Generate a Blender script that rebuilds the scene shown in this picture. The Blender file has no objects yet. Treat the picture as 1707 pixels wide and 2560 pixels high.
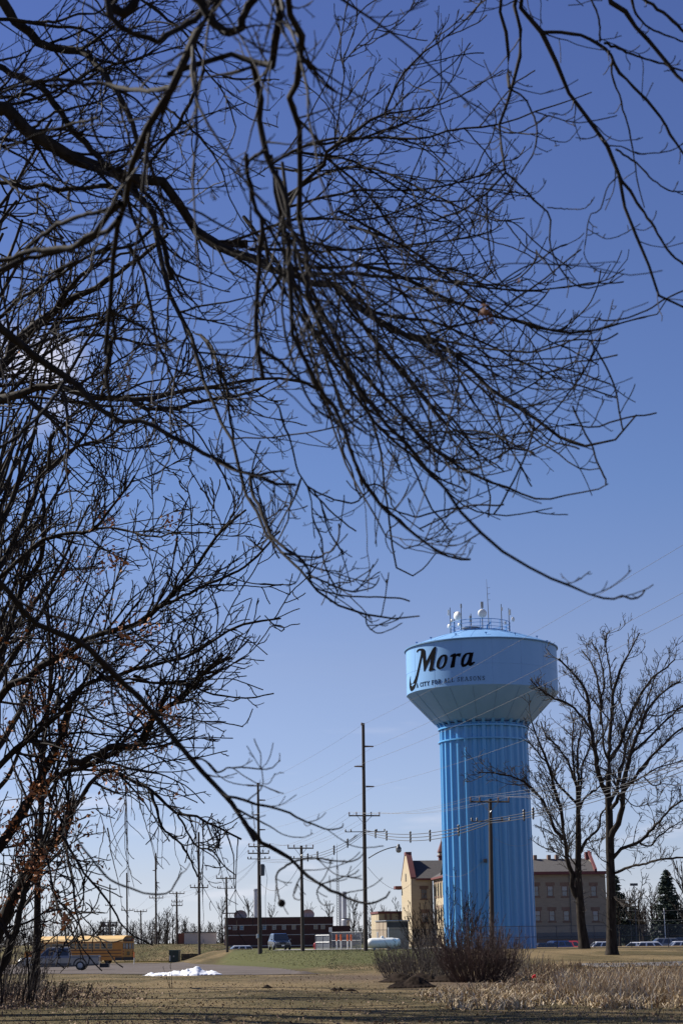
import bpy, math, random
import numpy as np
from mathutils import Vector, Matrix
from mathutils.geometry import tessellate_polygon

SC = bpy.context.scene
COL = SC.collection
PI = math.pi
R_ = math.radians
rng = np.random.default_rng(7)
random.seed(7)

# ------------------------------------------------------------------ camera
FPX, CXP, CYP = 4200.0, 853.5, 1280.0        # focal length and centre in pixels of the 1707 x 2560 photograph
EYE = np.array([0.0, 0.0, 2.0])
TH, RO = R_(14.32), 0.012                    # pitch up, slight roll
_f = np.array([0, math.cos(TH), math.sin(TH)])
_u0 = np.array([0, -math.sin(TH), math.cos(TH)])
_r0 = np.array([1.0, 0, 0])
_r = math.cos(RO) * _r0 - math.sin(RO) * _u0
_u = math.cos(RO) * _u0 + math.sin(RO) * _r0
cam = bpy.data.cameras.new('camera')
camo = bpy.data.objects.new('camera', cam)
COL.objects.link(camo)
camo.matrix_world = Matrix(((_r[0], _u[0], -_f[0], EYE[0]), (_r[1], _u[1], -_f[1], EYE[1]),
                            (_r[2], _u[2], -_f[2], EYE[2]), (0, 0, 0, 1)))
cam.sensor_fit = 'VERTICAL'
cam.sensor_height = 36.0
cam.sensor_width = 24.0
cam.lens = FPX / 2560 * 36.0
cam.clip_start = 0.3
cam.clip_end = 9000
cam.dof.use_dof = True
cam.dof.focus_distance = 120
cam.dof.aperture_fstop = 3.8
SC.camera = camo

# ------------------------------------------------------------------ light
SUN_EL = R_(39)
SDIR = np.array([-0.891 * math.cos(SUN_EL), 0.454 * math.cos(SUN_EL), math.sin(SUN_EL)])   # towards the sun
W = bpy.data.worlds.new("World")
SC.world = W
W.use_nodes = True
nt = W.node_tree
nt.nodes.clear()
sky = nt.nodes.new('ShaderNodeTexSky')
sky.sky_type = 'NISHITA'
sky.sun_disc = False
sky.sun_elevation = SUN_EL
sky.sun_rotation = math.atan2(SDIR[0], SDIR[1])
sky.altitude = 300
sky.air_density = 1.0
sky.dust_density = 0.0
sky.ozone_density = 3.0
bg = nt.nodes.new('ShaderNodeBackground')
bg.inputs['Strength'].default_value = 0.050
out = nt.nodes.new('ShaderNodeOutputWorld')
# thin fair-weather clouds: faint wisps low over the horizon and one small bright puff
tc = nt.nodes.new('ShaderNodeTexCoord')
L = nt.links.new
def nd(ty, **kw):
    n = nt.nodes.new(ty)
    for k, v in kw.items(): setattr(n, k, v)
    return n
def ramp_(src, p0, c0, p1, c1, ease=False):
    r = nd('ShaderNodeValToRGB')
    r.color_ramp.elements[0].position = p0; r.color_ramp.elements[0].color = c0 + (1,)
    r.color_ramp.elements[1].position = p1; r.color_ramp.elements[1].color = c1 + (1,)
    if ease: r.color_ramp.interpolation = 'EASE'
    L(src, r.inputs['Fac']); return r
def cloud_noise(scale, detail=7):
    mp = nd('ShaderNodeMapping'); mp.inputs['Scale'].default_value = scale
    nz = nd('ShaderNodeTexNoise'); nz.inputs['Scale'].default_value = 1; nz.inputs['Detail'].default_value = detail
    L(tc.outputs['Generated'], mp.inputs['Vector']); L(mp.outputs['Vector'], nz.inputs['Vector']); return nz
sep = nd('ShaderNodeSeparateXYZ'); L(tc.outputs['Generated'], sep.inputs['Vector'])
grade = ramp_(sep.outputs['Z'], 0.0, (0.94, 1.06, 1.62), 0.51, (.86, .84, 1.24))
for p_, c_ in ((.036, (1.00, .98, 1.33, 1)), (.157, (1.19, 1.03, 1.20, 1)), (.26, (.98, .98, 1.24, 1))):
    e = grade.color_ramp.elements.new(p_); e.color = c_
tint = nd('ShaderNodeMixRGB', blend_type='MULTIPLY'); tint.inputs['Fac'].default_value = 1.0
L(sky.outputs['Color'], tint.inputs['Color1']); L(grade.outputs['Color'], tint.inputs['Color2'])
w1 = ramp_(cloud_noise((11, 11, 60)).outputs['Fac'], .54, (0, 0, 0), .80, (.42, .42, .42), True)
band = ramp_(sep.outputs['Z'], .02, (1, 1, 1), .19, (0, 0, 0), True)
m1 = nd('ShaderNodeMixRGB', blend_type='MULTIPLY'); m1.inputs['Fac'].default_value = 1
L(w1.outputs['Color'], m1.inputs['Color1']); L(band.outputs['Color'], m1.inputs['Color2'])
_cd = [math.sin(R_(-11.2)) * math.cos(R_(19.0)), math.cos(R_(-11.2)) * math.cos(R_(19.0)), math.sin(R_(19.0))]
dt = nd('ShaderNodeVectorMath', operation='DISTANCE'); L(tc.outputs['Generated'], dt.inputs[0]); dt.inputs[1].default_value = _cd
w2 = ramp_(cloud_noise((17, 17, 34)).outputs['Fac'], .40, (0, 0, 0), .56, (.7, .7, .7), True)
pf = ramp_(dt.outputs['Value'], .010, (1, 1, 1), .048, (0, 0, 0), True)
m2 = nd('ShaderNodeMixRGB', blend_type='MULTIPLY'); m2.inputs['Fac'].default_value = 1
L(w2.outputs['Color'], m2.inputs['Color1']); L(pf.outputs['Color'], m2.inputs['Color2'])
addc = nd('ShaderNodeMixRGB', blend_type='ADD'); addc.inputs['Fac'].default_value = 1
L(m1.outputs['Color'], addc.inputs['Color1']); L(m2.outputs['Color'], addc.inputs['Color2'])
mixc = nd('ShaderNodeMixRGB'); mixc.inputs['Color2'].default_value = (12.0, 11.6, 12.4, 1)
L(tint.outputs['Color'], mixc.inputs['Color1'])
L(addc.outputs['Color'], mixc.inputs['Fac'])
L(mixc.outputs['Color'], bg.inputs['Color'])
L(bg.outputs['Background'], out.inputs['Surface'])

sl = bpy.data.lights.new('sun', 'SUN')
sl.energy = 5.0
sl.angle = R_(0.5)
sl.color = (1.0, 0.95, 0.87)
slo = bpy.data.objects.new('sun', sl)
slo.rotation_euler = Vector(-SDIR).to_track_quat('-Z', 'Y').to_euler()
COL.objects.link(slo)

vs = SC.view_settings
vs.view_transform = 'Standard'
vs.look = 'None'
vs.exposure = 0.76
vs.gamma = 1.0
vs.use_curve_mapping = False
SC.cycles.max_bounces = 5
SC.cycles.transparent_max_bounces = 12
SC.cycles.use_adaptive_sampling = True

# ------------------------------------------------------------------ measuring helpers
def at(px, py, Y):
    """World point at ground distance Y seen at photograph pixel (px, py)."""
    d = _f + _r * ((px - CXP) / FPX) + _u * ((CYP - py) / FPX)
    return EYE + d * (Y / d[1])

def at_z(px, py, z):
    d = _f + _r * ((px - CXP) / FPX) + _u * ((CYP - py) / FPX)
    return EYE + d * ((z - EYE[2]) / d[2])

# ------------------------------------------------------------------ materials
def mat(name, col, rough=0.7, noise=0.0, scale=4.0, col2=None, bump=0.0, metal=0.0, stretch=(1, 1, 1), detail=4, spec=0.5, coat=0.0):
    m = bpy.data.materials.new(name)
    m.use_nodes = True
    t = m.node_tree
    b = t.nodes['Principled BSDF']
    b.inputs['Roughness'].default_value = rough
    b.inputs['Metallic'].default_value = metal
    b.inputs['Specular IOR Level'].default_value = spec
    b.inputs['Coat Weight'].default_value = coat
    b.inputs['Coat Roughness'].default_value = 0.1
    c1 = tuple(col) + (1,)
    if col2 is None:
        col2 = tuple(c * (1 - noise) for c in col)
    if noise > 0 or bump > 0:
        g = t.nodes.new('ShaderNodeNewGeometry')
        mpp = t.nodes.new('ShaderNodeMapping')
        mpp.inputs['Scale'].default_value = stretch
        n = t.nodes.new('ShaderNodeTexNoise')
        n.inputs['Scale'].default_value = scale
        n.inputs['Detail'].default_value = detail
        r = t.nodes.new('ShaderNodeValToRGB')
        r.color_ramp.elements[0].position = 0.3
        r.color_ramp.elements[1].position = 0.7
        r.color_ramp.elements[0].color = tuple(col2) + (1,)
        r.color_ramp.elements[1].color = c1
        t.links.new(g.outputs['Position'], mpp.inputs['Vector'])
        t.links.new(mpp.outputs['Vector'], n.inputs['Vector'])
        t.links.new(n.outputs['Fac'], r.inputs['Fac'])
        t.links.new(r.outputs['Color'], b.inputs['Base Color'])
        if bump > 0:
            bp = t.nodes.new('ShaderNodeBump')
            bp.inputs['Strength'].default_value = 0.6
            bp.inputs['Distance'].default_value = bump
            t.links.new(n.outputs['Fac'], bp.inputs['Height'])
            t.links.new(bp.outputs['Normal'], b.inputs['Normal'])
    else:
        b.inputs['Base Color'].default_value = c1
    return m

M = {}
M['bark_dark'] = mat('bark_dark', (0.028, 0.022, 0.017), 0.85, 1, 14, (0.010, 0.008, 0.007), 0.01, stretch=(1, 1, .4), spec=.12)
M['bark_oak'] = mat('bark_oak', (0.034, 0.026, 0.019), 0.88, 1, 9, (0.010, 0.008, 0.006), 0.02, stretch=(1, 1, .25), spec=.12)
M['bark_grey'] = mat('bark_grey', (0.046, 0.037, 0.029), 0.88, 1, 6, (0.013, 0.010, 0.008), 0.03, stretch=(1, 1, .3), spec=.12)
M['twig'] = mat('twig', (0.026, 0.019, 0.016), 0.8, 1, 3, (0.012, 0.009, 0.008), spec=.2)
M['twig_far'] = mat('twig_far', (0.060, 0.049, 0.040), 0.85, 1, 1, (0.032, 0.026, 0.022))
M['twig_red'] = mat('twig_red', (0.085, 0.046, 0.036), 0.75, 1, 2, (0.040, 0.025, 0.021))
M['twig_grey'] = mat('twig_grey', (0.115, 0.093, 0.076), 0.8, 1, 2, (0.055, 0.043, 0.035))
M['oak_leaf'] = mat('oak_leaf', (0.48, 0.19, 0.05), 0.7, 1, 4, (0.26, 0.09, 0.03))
M['dead_leaf'] = mat('dead_leaf', (0.30, 0.20, 0.12), 0.8, 1, 6, (0.13, 0.075, 0.045))
M['tank_paint'] = mat('tank_paint', (0.20, 0.39, 0.66), 0.42, 1, .35, (0.175, 0.355, 0.61), detail=5, spec=.4, stretch=(2, 2, .35))
M['column_paint'] = mat('column_paint', (0.095, 0.335, 0.63), 0.28, 1, .4, (0.072, 0.285, 0.57), detail=6, stretch=(3, 3, .12))
M['lettering'] = mat('lettering', (0.005, 0.005, 0.007), 0.9, spec=.05)
M['wall_seam'] = mat('wall_seam', (0.17, 0.335, 0.57), 0.5)
M['seam'] = mat('seam', (0.13, 0.26, 0.42), 0.6)
M['galv'] = mat('galvanised_steel', (0.42, 0.43, 0.44), 0.45, .3, 2, metal=.5)
M['dark_steel'] = mat('dark_steel', (0.06, 0.062, 0.068), 0.5)
M['rail_blue'] = mat('rail_blue', (0.07, 0.24, 0.50), 0.4)
M['white_plastic'] = mat('white_plastic', (0.74, 0.73, 0.68), 0.45, .1, 1)
M['grey_plastic'] = mat('grey_plastic', (0.28, 0.28, 0.27), 0.5)
M['pole_wood'] = mat('pole_wood', (0.070, 0.052, 0.038), 0.85, 1, 5, (0.034, 0.026, 0.02), 0.01, stretch=(3, 3, .15))
M['wire'] = mat('wire', (0.20, 0.195, 0.185), 0.5, metal=.4)
M['cable'] = mat('cable', (0.04, 0.04, 0.045), 0.6)
M['insulator'] = mat('insulator', (0.16, 0.11, 0.09), 0.3)
M['black'] = mat('black_rubber', (0.014, 0.014, 0.015), 0.6)
M['glass'] = mat('dark_glass', (0.018, 0.022, 0.028), 0.08, spec=.8)
M['window_glass'] = mat('window_glass', (0.10, 0.125, 0.16), 0.12, .5, .6, spec=.8)
M['chrome'] = mat('chrome', (0.5, 0.5, 0.52), 0.2, metal=1)
M['red_lamp'] = mat('red_lamp', (0.30, 0.01, 0.01), 0.25)
M['white_paint'] = mat('white_paint', (0.75, 0.76, 0.78), 0.3, coat=.4)
M['silver_paint'] = mat('silver_paint', (0.25, 0.25, 0.25), 0.3, .15, 1, metal=.3, coat=.4)
M['navy_paint'] = mat('navy_paint', (0.022, 0.035, 0.062), 0.2, coat=.8)
M['blue_paint'] = mat('blue_paint', (0.03, 0.07, 0.20), 0.25, coat=.6)
M['red_paint'] = mat('red_paint', (0.42, 0.03, 0.035), 0.3, coat=.5)
M['bus_yellow'] = mat('bus_yellow', (0.50, 0.19, 0.012), 0.38, .12, 1.5)
M['bus_roof'] = mat('bus_roof', (0.70, 0.46, 0.17), 0.4, .12, 1.2)
M['snow'] = mat('snow', (0.88, 0.90, 0.93), 0.6, 1, 3, (0.72, 0.73, 0.76), 0.04)
M['soil'] = mat('dark_soil', (0.034, 0.024, 0.018), 0.95, 1, 5, (0.010, 0.007, 0.005), 0.05, spec=.05)
M['asphalt'] = mat('asphalt', (0.125, 0.104, 0.092), 0.95, 1, .25, (0.085, 0.070, 0.062), 0.01, detail=10, spec=.1)
M['asphalt_dark'] = mat('asphalt_dark', (0.10, 0.092, 0.088), 0.95, 1, .5, (0.07, 0.063, 0.06), detail=8)
M['concrete'] = mat('concrete', (0.36, 0.34, 0.31), 0.9, .3, 1)
M['kerb_yellow'] = mat('kerb_yellow', (0.62, 0.45, 0.10), 0.8, .3, 1)
M['timber_dark'] = mat('timber_dark', (0.05, 0.036, 0.026), 0.9, .4, 3)
M['green_box'] = mat('green_box', (0.022, 0.045, 0.038), 0.5, .3, 2)
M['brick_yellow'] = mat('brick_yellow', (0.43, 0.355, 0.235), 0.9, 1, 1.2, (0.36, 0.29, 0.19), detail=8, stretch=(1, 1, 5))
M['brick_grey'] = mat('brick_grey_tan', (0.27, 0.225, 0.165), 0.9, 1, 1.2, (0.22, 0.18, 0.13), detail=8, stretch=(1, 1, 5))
M['dry_leaf'] = mat('dry_leaf', (0.20, 0.08, 0.03), 0.8, 1, 20, (0.08, 0.03, 0.015))
M['blind'] = mat('blind', (0.34, 0.33, 0.31), 0.8)
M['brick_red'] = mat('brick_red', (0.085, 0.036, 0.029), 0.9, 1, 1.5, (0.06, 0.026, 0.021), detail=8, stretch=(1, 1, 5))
M['brick_red_lit'] = mat('brick_red_sunlit', (0.22, 0.085, 0.055), 0.9, .2, 1.5)  # lighter copy of the red brick: sunlight on end walls put into colour
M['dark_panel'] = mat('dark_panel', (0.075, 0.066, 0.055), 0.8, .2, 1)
M['blue_glass'] = mat('blue_glass', (0.10, 0.22, 0.34), 0.2, .3, 3)
M['stone_brown'] = mat('stone_brown', (0.20, 0.125, 0.09), 0.9, .3, 2)
M['trim_red'] = mat('trim_red', (0.14, 0.035, 0.032), 0.7, .3, 1)
M['roof_slate'] = mat('roof_slate', (0.080, 0.072, 0.068), 0.9, 1, 4, (0.045, 0.04, 0.038), 0.02, stretch=(1, 1, 3))
M['pale_panel'] = mat('pale_panel', (0.46, 0.42, 0.38), 0.8, .1, 1)
M['tan_panel'] = mat('tan_panel', (0.34, 0.27, 0.19), 0.8, .15, 1)
M['stack_metal'] = mat('stack_metal', (0.55, 0.55, 0.58), 0.4, .2, 1, metal=.3)
M['orange'] = mat('orange_sleeve', (0.62, 0.13, 0.03), 0.6)
M['needle'] = mat('needle', (0.040, 0.062, 0.040), 0.85, 1, 2, (0.022, 0.035, 0.025))
M['reed'] = mat('reed', (0.56, 0.43, 0.26), 0.85, 1, 2, (0.36, 0.25, 0.13))
M['reed_pale'] = mat('reed_pale', (0.62, 0.53, 0.39), 0.85, 1, 2, (0.42, 0.33, 0.21))
M['reed_brown'] = mat('reed_brown', (0.25, 0.16, 0.09), 0.85, 1, 2, (0.14, 0.09, 0.055))
M['grass_olive'] = mat('grass_olive', (0.17, 0.15, 0.065), 0.9, 1, .5, (0.10, 0.095, 0.042))
M['grass_tan'] = mat('grass_tan', (0.34, 0.26, 0.14), 0.9, 1, .5, (0.22, 0.165, 0.09))

M['grass_green'] = mat('grass_green', (0.13, 0.14, 0.045), 0.9, 1, .5, (0.08, 0.09, 0.03))
M['red_scrap'] = mat('red_scrap', (0.6, 0.02, 0.02), 0.5)

def sheet_mat(name, alpha, col):
    """woven chain-link wire, too fine to resolve: mostly see-through"""
    m = bpy.data.materials.new(name)
    m.use_nodes = True
    t = m.node_tree
    t.nodes.clear()
    o = t.nodes.new('ShaderNodeOutputMaterial')
    mx = t.nodes.new('ShaderNodeMixShader')
    mx.inputs[0].default_value = alpha
    tr = t.nodes.new('ShaderNodeBsdfTransparent')
    pb = t.nodes.new('ShaderNodeBsdfPrincipled')
    pb.inputs['Base Color'].default_value = col + (1,)
    pb.inputs['Roughness'].default_value = .5
    t.links.new(tr.outputs[0], mx.inputs[1])
    t.links.new(pb.outputs[0], mx.inputs[2])
    t.links.new(mx.outputs[0], o.inputs['Surface'])
    return m
M['chain_link'] = sheet_mat('chain_link', 0.13, (0.30, 0.30, 0.31))
M['chain_link_slats'] = sheet_mat('chain_link_slats', 0.60, (0.17, 0.185, 0.21))

# ------------------------------------------------------------------ object helpers
def tag(o, label=None, cat=None, group=None, kind=None):
    if label: o['label'] = label
    if cat: o['category'] = cat
    if group: o['group'] = group
    if kind: o['kind'] = kind
    return o

def thing(name, label, cat, loc=(0, 0, 0), rz=0.0, group=None):
    o = bpy.data.objects.new(name, None)
    COL.objects.link(o)
    o.location = tuple(float(v) for v in loc)
    o.rotation_euler = (0, 0, rz)
    o.empty_display_size = 0.2
    return tag(o, label, cat, group)

def _link(name, me, material, parent, world):
    if parent is not None and world:
        p = parent
        off = np.zeros(3)
        while p is not None:
            off += np.array(p.location)
            p = p.parent
        n = len(me.vertices)
        co = np.empty(n * 3)
        me.vertices.foreach_get('co', co)
        me.vertices.foreach_set('co', (co.reshape(-1, 3) - off).ravel())
        me.update()
    if isinstance(material, (list, tuple)):
        for mm in material: me.materials.append(mm)
    else:
        me.materials.append(material)
    o = bpy.data.objects.new(name, me)
    COL.objects.link(o)
    if parent is not None: o.parent = parent
    return o

class MB:
    def __init__(s): s.v = []; s.f = []
    def add(s, vs_, fs):
        b = len(s.v)
        s.v += [tuple(map(float, p)) for p in vs_]
        s.f += [tuple(b + i for i in f) for f in fs]
        return s
    def box(s, x0, x1, y0, y1, z0, z1):
        return s.hexa([(x0, y0, z0), (x1, y0, z0), (x1, y1, z0), (x0, y1, z0), (x0, y0, z1), (x1, y0, z1), (x1, y1, z1), (x0, y1, z1)])
    def cbox(s, c, sx, sy, sz, rz=0.0, tilt=0.0):
        pts = []
        for dz in (-.5, .5):
            for dx, dy in ((-.5, -.5), (.5, -.5), (.5, .5), (-.5, .5)):
                x, y = dx * sx, dy * sy
                X = x * math.cos(rz) - y * math.sin(rz); Y = x * math.sin(rz) + y * math.cos(rz)
                pts.append((c[0] + X, c[1] + Y, c[2] + dz * sz + x * tilt))
        return s.hexa(pts)
    def hexa(s, p):
        return s.add(p, [(0, 3, 2, 1), (4, 5, 6, 7), (0, 1, 5, 4), (1, 2, 6, 5), (2, 3, 7, 6), (3, 0, 4, 7)])
    def tube(s, pts, rad, n=8, cap=True):
        pts = np.array(pts, float)
        if np.isscalar(rad): rad = [rad] * len(pts)
        V, F = tube_arrays(pts[None], np.array(rad, float)[None], n)
        b = len(s.v)
        s.v += [tuple(p) for p in V]
        s.f += [tuple(b + int(i) for i in f) for f in F]
        if cap:
            s.f.append(tuple(b + i for i in range(n))[::-1])
            s.f.append(tuple(b + (len(pts) - 1) * n + i for i in range(n)))
        return s
    def lathe(s, prof, c=(0, 0, 0), n=24, axis='z', a0=0, a1=2 * PI):
        b = len(s.v); full = abs(a1 - a0 - 2 * PI) < 1e-6
        m = n if full else n + 1
        for (r, z) in prof:
            for k in range(m):
                a = a0 + (a1 - a0) * k / n
                if axis == 'z': p = (c[0] + r * math.cos(a), c[1] + r * math.sin(a), c[2] + z)
                elif axis == 'x': p = (c[0] + z, c[1] + r * math.cos(a), c[2] + r * math.sin(a))
                else: p = (c[0] + r * math.cos(a), c[1] + z, c[2] + r * math.sin(a))
                s.v.append(p)
        for i in range(len(prof) - 1):
            for k in range(n):
                k2 = (k + 1) % m
                s.f.append((b + i * m + k, b + i * m + k2, b + (i + 1) * m + k2, b + (i + 1) * m + k))
        return s
    def prism(s, poly, y0, y1, inset=0.0):
        """profile polygon in x,z swept from y0 to y1"""
        n = len(poly)
        b = len(s.v)
        for y in (y0, y1):
            for (x, z) in poly: s.v.append((x, y, z))
        s.f.append(tuple(b + i for i in range(n)))
        s.f.append(tuple(b + n + i for i in range(n))[::-1])
        for i in range(n):
            j = (i + 1) % n
            s.f.append((b + j, b + i, b + n + i, b + n + j))
        return s
    def mesh(s, name, smooth=False):
        me = bpy.data.meshes.new(name)
        me.from_pydata(s.v, [], s.f)
        if smooth: me.shade_smooth()
        me.update()
        return me
    def build(s, name, material, parent=None, world=True, smooth=False):
        return _link(name, s.mesh(name, smooth), material, parent, world)

def tube_arrays(P, Rd, ns):
    """(N,n,3) polylines and (N,n) radii -> vertices and quads"""
    N, n, _ = P.shape
    T = np.gradient(P, axis=1)
    T /= np.linalg.norm(T, axis=2, keepdims=True) + 1e-12
    main = T.mean(axis=1)
    ref = np.where(np.abs(main[:, 2:3]) > 0.8, np.array([[1.0, 0.2, 0]]), np.array([[0, 0.1, 1.0]]))[:, None, :]
    U = np.cross(T, ref)
    U /= np.linalg.norm(U, axis=2, keepdims=True) + 1e-12
    V = np.cross(T, U)
    a = np.arange(ns) * 2 * PI / ns
    vv = P[:, :, None, :] + Rd[:, :, None, None] * (np.cos(a)[None, None, :, None] * U[:, :, None, :] + np.sin(a)[None, None, :, None] * V[:, :, None, :])
    base = (np.arange(N) * n * ns)[:, None, None] + (np.arange(n - 1) * ns)[None, :, None]
    k = np.arange(ns)[None, None, :]
    k2 = (np.arange(ns) + 1)[None, None, :] % ns
    F = np.stack([base + k, base + k2, base + ns + k2, base + ns + k], axis=-1).reshape(-1, 4)
    return vv.reshape(-1, 3), F

def fast_mesh(name, V, F, smooth=False, matidx=None):
    me = bpy.data.meshes.new(name)
    V = np.ascontiguousarray(V, dtype=np.float32); F = np.ascontiguousarray(F, dtype=np.int32)
    k = F.shape[1]
    me.vertices.add(len(V)); me.vertices.foreach_set('co', V.ravel())
    me.loops.add(F.size); me.loops.foreach_set('vertex_index', F.ravel())
    me.polygons.add(len(F)); me.polygons.foreach_set('loop_start', np.arange(len(F), dtype=np.int32) * k)
    if smooth: me.polygons.foreach_set('use_smooth', np.ones(len(F), dtype=bool))
    me.update(calc_edges=True)
    if matidx is not None: me.polygons.foreach_set('material_index', np.ascontiguousarray(matidx, dtype=np.int32))
    return me

def tubes_obj(name, groups, ns, material, parent, smooth=False):
    Vs, Fs, b = [], [], 0
    for (P, Rd) in groups:
        V, F = tube_arrays(P, Rd, ns)
        Vs.append(V); Fs.append(F + b); b += len(V)
    return _link(name, fast_mesh(name, np.concatenate(Vs), np.concatenate(Fs), smooth), material, parent, True)

# ------------------------------------------------------------------ terrain
def sm(t):
    t = np.clip(t, 0, 1)
    return t * t * (3 - 2 * t)

def ground_h(X, Y):
    X = np.asarray(X, float); Y = np.asarray(Y, float)
    w_left = 1 - sm((X + 20) / 5.0)                  # 1 on the far left
    w_right = sm((X - 1) / 8.0)
    y0 = 114 - 27 * w_right + 70 * np.clip((-1 - X) / 13, 0, 1); y1 = y0 + 44 + 24 * w_right - 26 * np.clip((-1 - X) / 13, 0, 1)
    mound = 1.08 * sm((Y - y0) / (y1 - y0))
    bank = 2.0 * sm((Y - 216) / 24)
    h = -0.2 * sm((Y - 120) / 50) * (1 - sm((X + 14) / 12)) * (1 - sm((Y - y0) / (y1 - y0)) * (1 - w_left)) + mound * (1 - w_left) + bank * w_left
    h = h - 0.45 * sm((Y - 185) / 40) * (1 - w_left) * sm((X - 14) / 8)
    h = h + 0.05 * np.sin(X * 0.55 + Y * 0.09) * np.cos(Y * 0.13) * sm((150 - Y) / 60)
    far = sm((Y - 330) / 200)
    return h * (1 - far) + 0.9 * far

def gh(x, y): return float(ground_h(x, y))
# ------------------------------------------------------------------ the ground
def grid_sheet(name, xs, ys, zoff, material, mask=None):
    XX, YY = np.meshgrid(xs, ys)
    ZZ = ground_h(XX, YY) + zoff
    V = np.stack([XX, YY, ZZ], -1).reshape(-1, 3)
    nx, ny = len(xs), len(ys)
    i = np.arange(nx - 1)[None, :] + (np.arange(ny - 1) * nx)[:, None]
    F = np.stack([i, i + 1, i + nx + 1, i + nx], -1).reshape(-1, 4)
    if mask is not None:
        cx = V[F].mean(axis=1)
        F = F[mask(cx[:, 0], cx[:, 1])]
    me = fast_mesh(name, V, F, True)
    me.materials.append(material)
    o = bpy.data.objects.new(name, me)
    COL.objects.link(o)
    return o

def ground_material():
    m = bpy.data.materials.new('lawn')
    m.use_nodes = True
    t = m.node_tree; b = t.nodes['Principled BSDF']
    b.inputs['Roughness'].default_value = 0.95
    b.inputs['Specular IOR Level'].default_value = 0.1
    g = t.nodes.new('ShaderNodeNewGeometry')
    def noise(scale, detail, stretch=(1, 1, 1), rough=.6):
        mp_ = t.nodes.new('ShaderNodeMapping'); mp_.inputs['Scale'].default_value = stretch
        n = t.nodes.new('ShaderNodeTexNoise'); n.inputs['Scale'].default_value = scale
        n.inputs['Detail'].default_value = detail; n.inputs['Roughness'].default_value = rough
        t.links.new(g.outputs['Position'], mp_.inputs['Vector']); t.links.new(mp_.outputs['Vector'], n.inputs['Vector'])
        return n
    def ramp(src, p0, c0, p1, c1):
        r = t.nodes.new('ShaderNodeValToRGB')
        r.color_ramp.elements[0].position = p0; r.color_ramp.elements[0].color = c0 + (1,)
        r.color_ramp.elements[1].position = p1; r.color_ramp.elements[1].color = c1 + (1,)
        t.links.new(src, r.inputs['Fac']); return r
    def mix(fac, a, c, bt='MIX'):
        x = t.nodes.new('ShaderNodeMixRGB'); x.blend_type = bt
        if isinstance(fac, float): x.inputs['Fac'].default_value = fac
        else: t.links.new(fac, x.inputs['Fac'])
        t.links.new(a, x.inputs['Color1']); t.links.new(c, x.inputs['Color2']); return x
    n1 = noise(.16, 6, (1, .55, 1)); n2 = noise(1.3, 8); n3 = noise(11, 5, rough=.75); n4 = noise(.45, 7, (1, .4, 1))
    olive = ramp(n3.outputs['Fac'], .35, (0.040, 0.034, 0.017), .65, (0.118, 0.090, 0.038))
    tan = ramp(n3.outputs['Fac'], .35, (0.095, 0.070, 0.036), .65, (0.25, 0.18, 0.09))
    soil = ramp(n3.outputs['Fac'], .3, (0.05, 0.035, 0.025), .7, (0.16, 0.115, 0.08))
    green = ramp(n3.outputs['Fac'], .3, (0.050, 0.055, 0.018), .7, (0.11, 0.108, 0.042))
    f1 = ramp(n1.outputs['Fac'], .46, (0, 0, 0), .60, (1, 1, 1))
    m1 = mix(f1.outputs['Color'], olive.outputs['Color'], tan.outputs['Color'])
    at_ = t.nodes.new('ShaderNodeVertexColor'); at_.layer_name = 'cover'
    sp = t.nodes.new('ShaderNodeSeparateColor')
    t.links.new(at_.outputs['Color'], sp.inputs['Color'])
    def edge(chan, nn, w=.9):
        a = t.nodes.new('ShaderNodeMath'); a.operation = 'MULTIPLY_ADD'
        t.links.new(nn.outputs['Fac'], a.inputs[0]); a.inputs[1].default_value = w
        t.links.new(sp.outputs[chan], a.inputs[2])
        r = ramp(a.outputs[0], .62, (0, 0, 0), 1.0, (1, 1, 1)); return r
    m2 = mix(edge('Red', n4).outputs['Color'], m1.outputs['Color'], tan.outputs['Color'])
    m3 = mix(edge('Blue', n4).outputs['Color'], m2.outputs['Color'], green.outputs['Color'])
    m4 = mix(edge('Green', n2).outputs['Color'], m3.outputs['Color'], soil.outputs['Color'])
    t.links.new(m4.outputs['Color'], b.inputs['Base Color'])
    bp = t.nodes.new('ShaderNodeBump'); bp.inputs['Strength'].default_value = 1; bp.inputs['Distance'].default_value = .05
    t.links.new(n3.outputs['Fac'], bp.inputs['Height']); t.links.new(bp.outputs['Normal'], b.inputs['Normal'])
    return m
M['lawn'] = ground_material()
M['rim_paint'] = mat('rim_paint', (0.10, 0.22, 0.38), 0.5)
ys = np.concatenate([np.linspace(-20, 30, 12), np.linspace(32, 125, 100), np.linspace(126, 260, 130), np.geomspace(262, 6000, 60)])
xs = np.concatenate([-np.geomspace(2500, 62, 24), np.linspace(-60, 60, 120), np.geomspace(62, 2500, 24)])
g = grid_sheet('ground', xs, ys, 0.0, M['lawn'])
tag(g, kind='structure')
me = g.data
co = np.empty(len(me.vertices) * 3); me.vertices.foreach_get('co', co); co = co.reshape(-1, 3)
gx, gy = co[:, 0], co[:, 1]
def blob(x, y, cx, cy, rx, ry): return np.clip(1.25 - np.sqrt(((x - cx) / rx) ** 2 + ((y - cy) / ry) ** 2), 0, 1)
red = np.maximum(blob(gx, gy, -6, 84, 10, 14) * .55, sm((gy - 165) / 10) * sm((gx - 8) / 5) * .45)
red = np.maximum(red, blob(gx, gy, 12, 140, 16, 30) * .4)
grn = np.maximum.reduce([blob(gx, gy, 1.5, 97, 9, 17) * .50, blob(gx, gy, 8, 85, 8, 22) * .6, blob(gx, gy, -15, 66, 5.5, 20) * .55])
blu = sm((gy - 122) / 12) * (1 - sm((gx - 6) / 5)) * sm((gx + 15) / 3) * .62
blu = np.maximum(blu, sm((gy - 216) / 6) * (1 - sm((gx + 12) / 5)) * .3)
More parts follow.
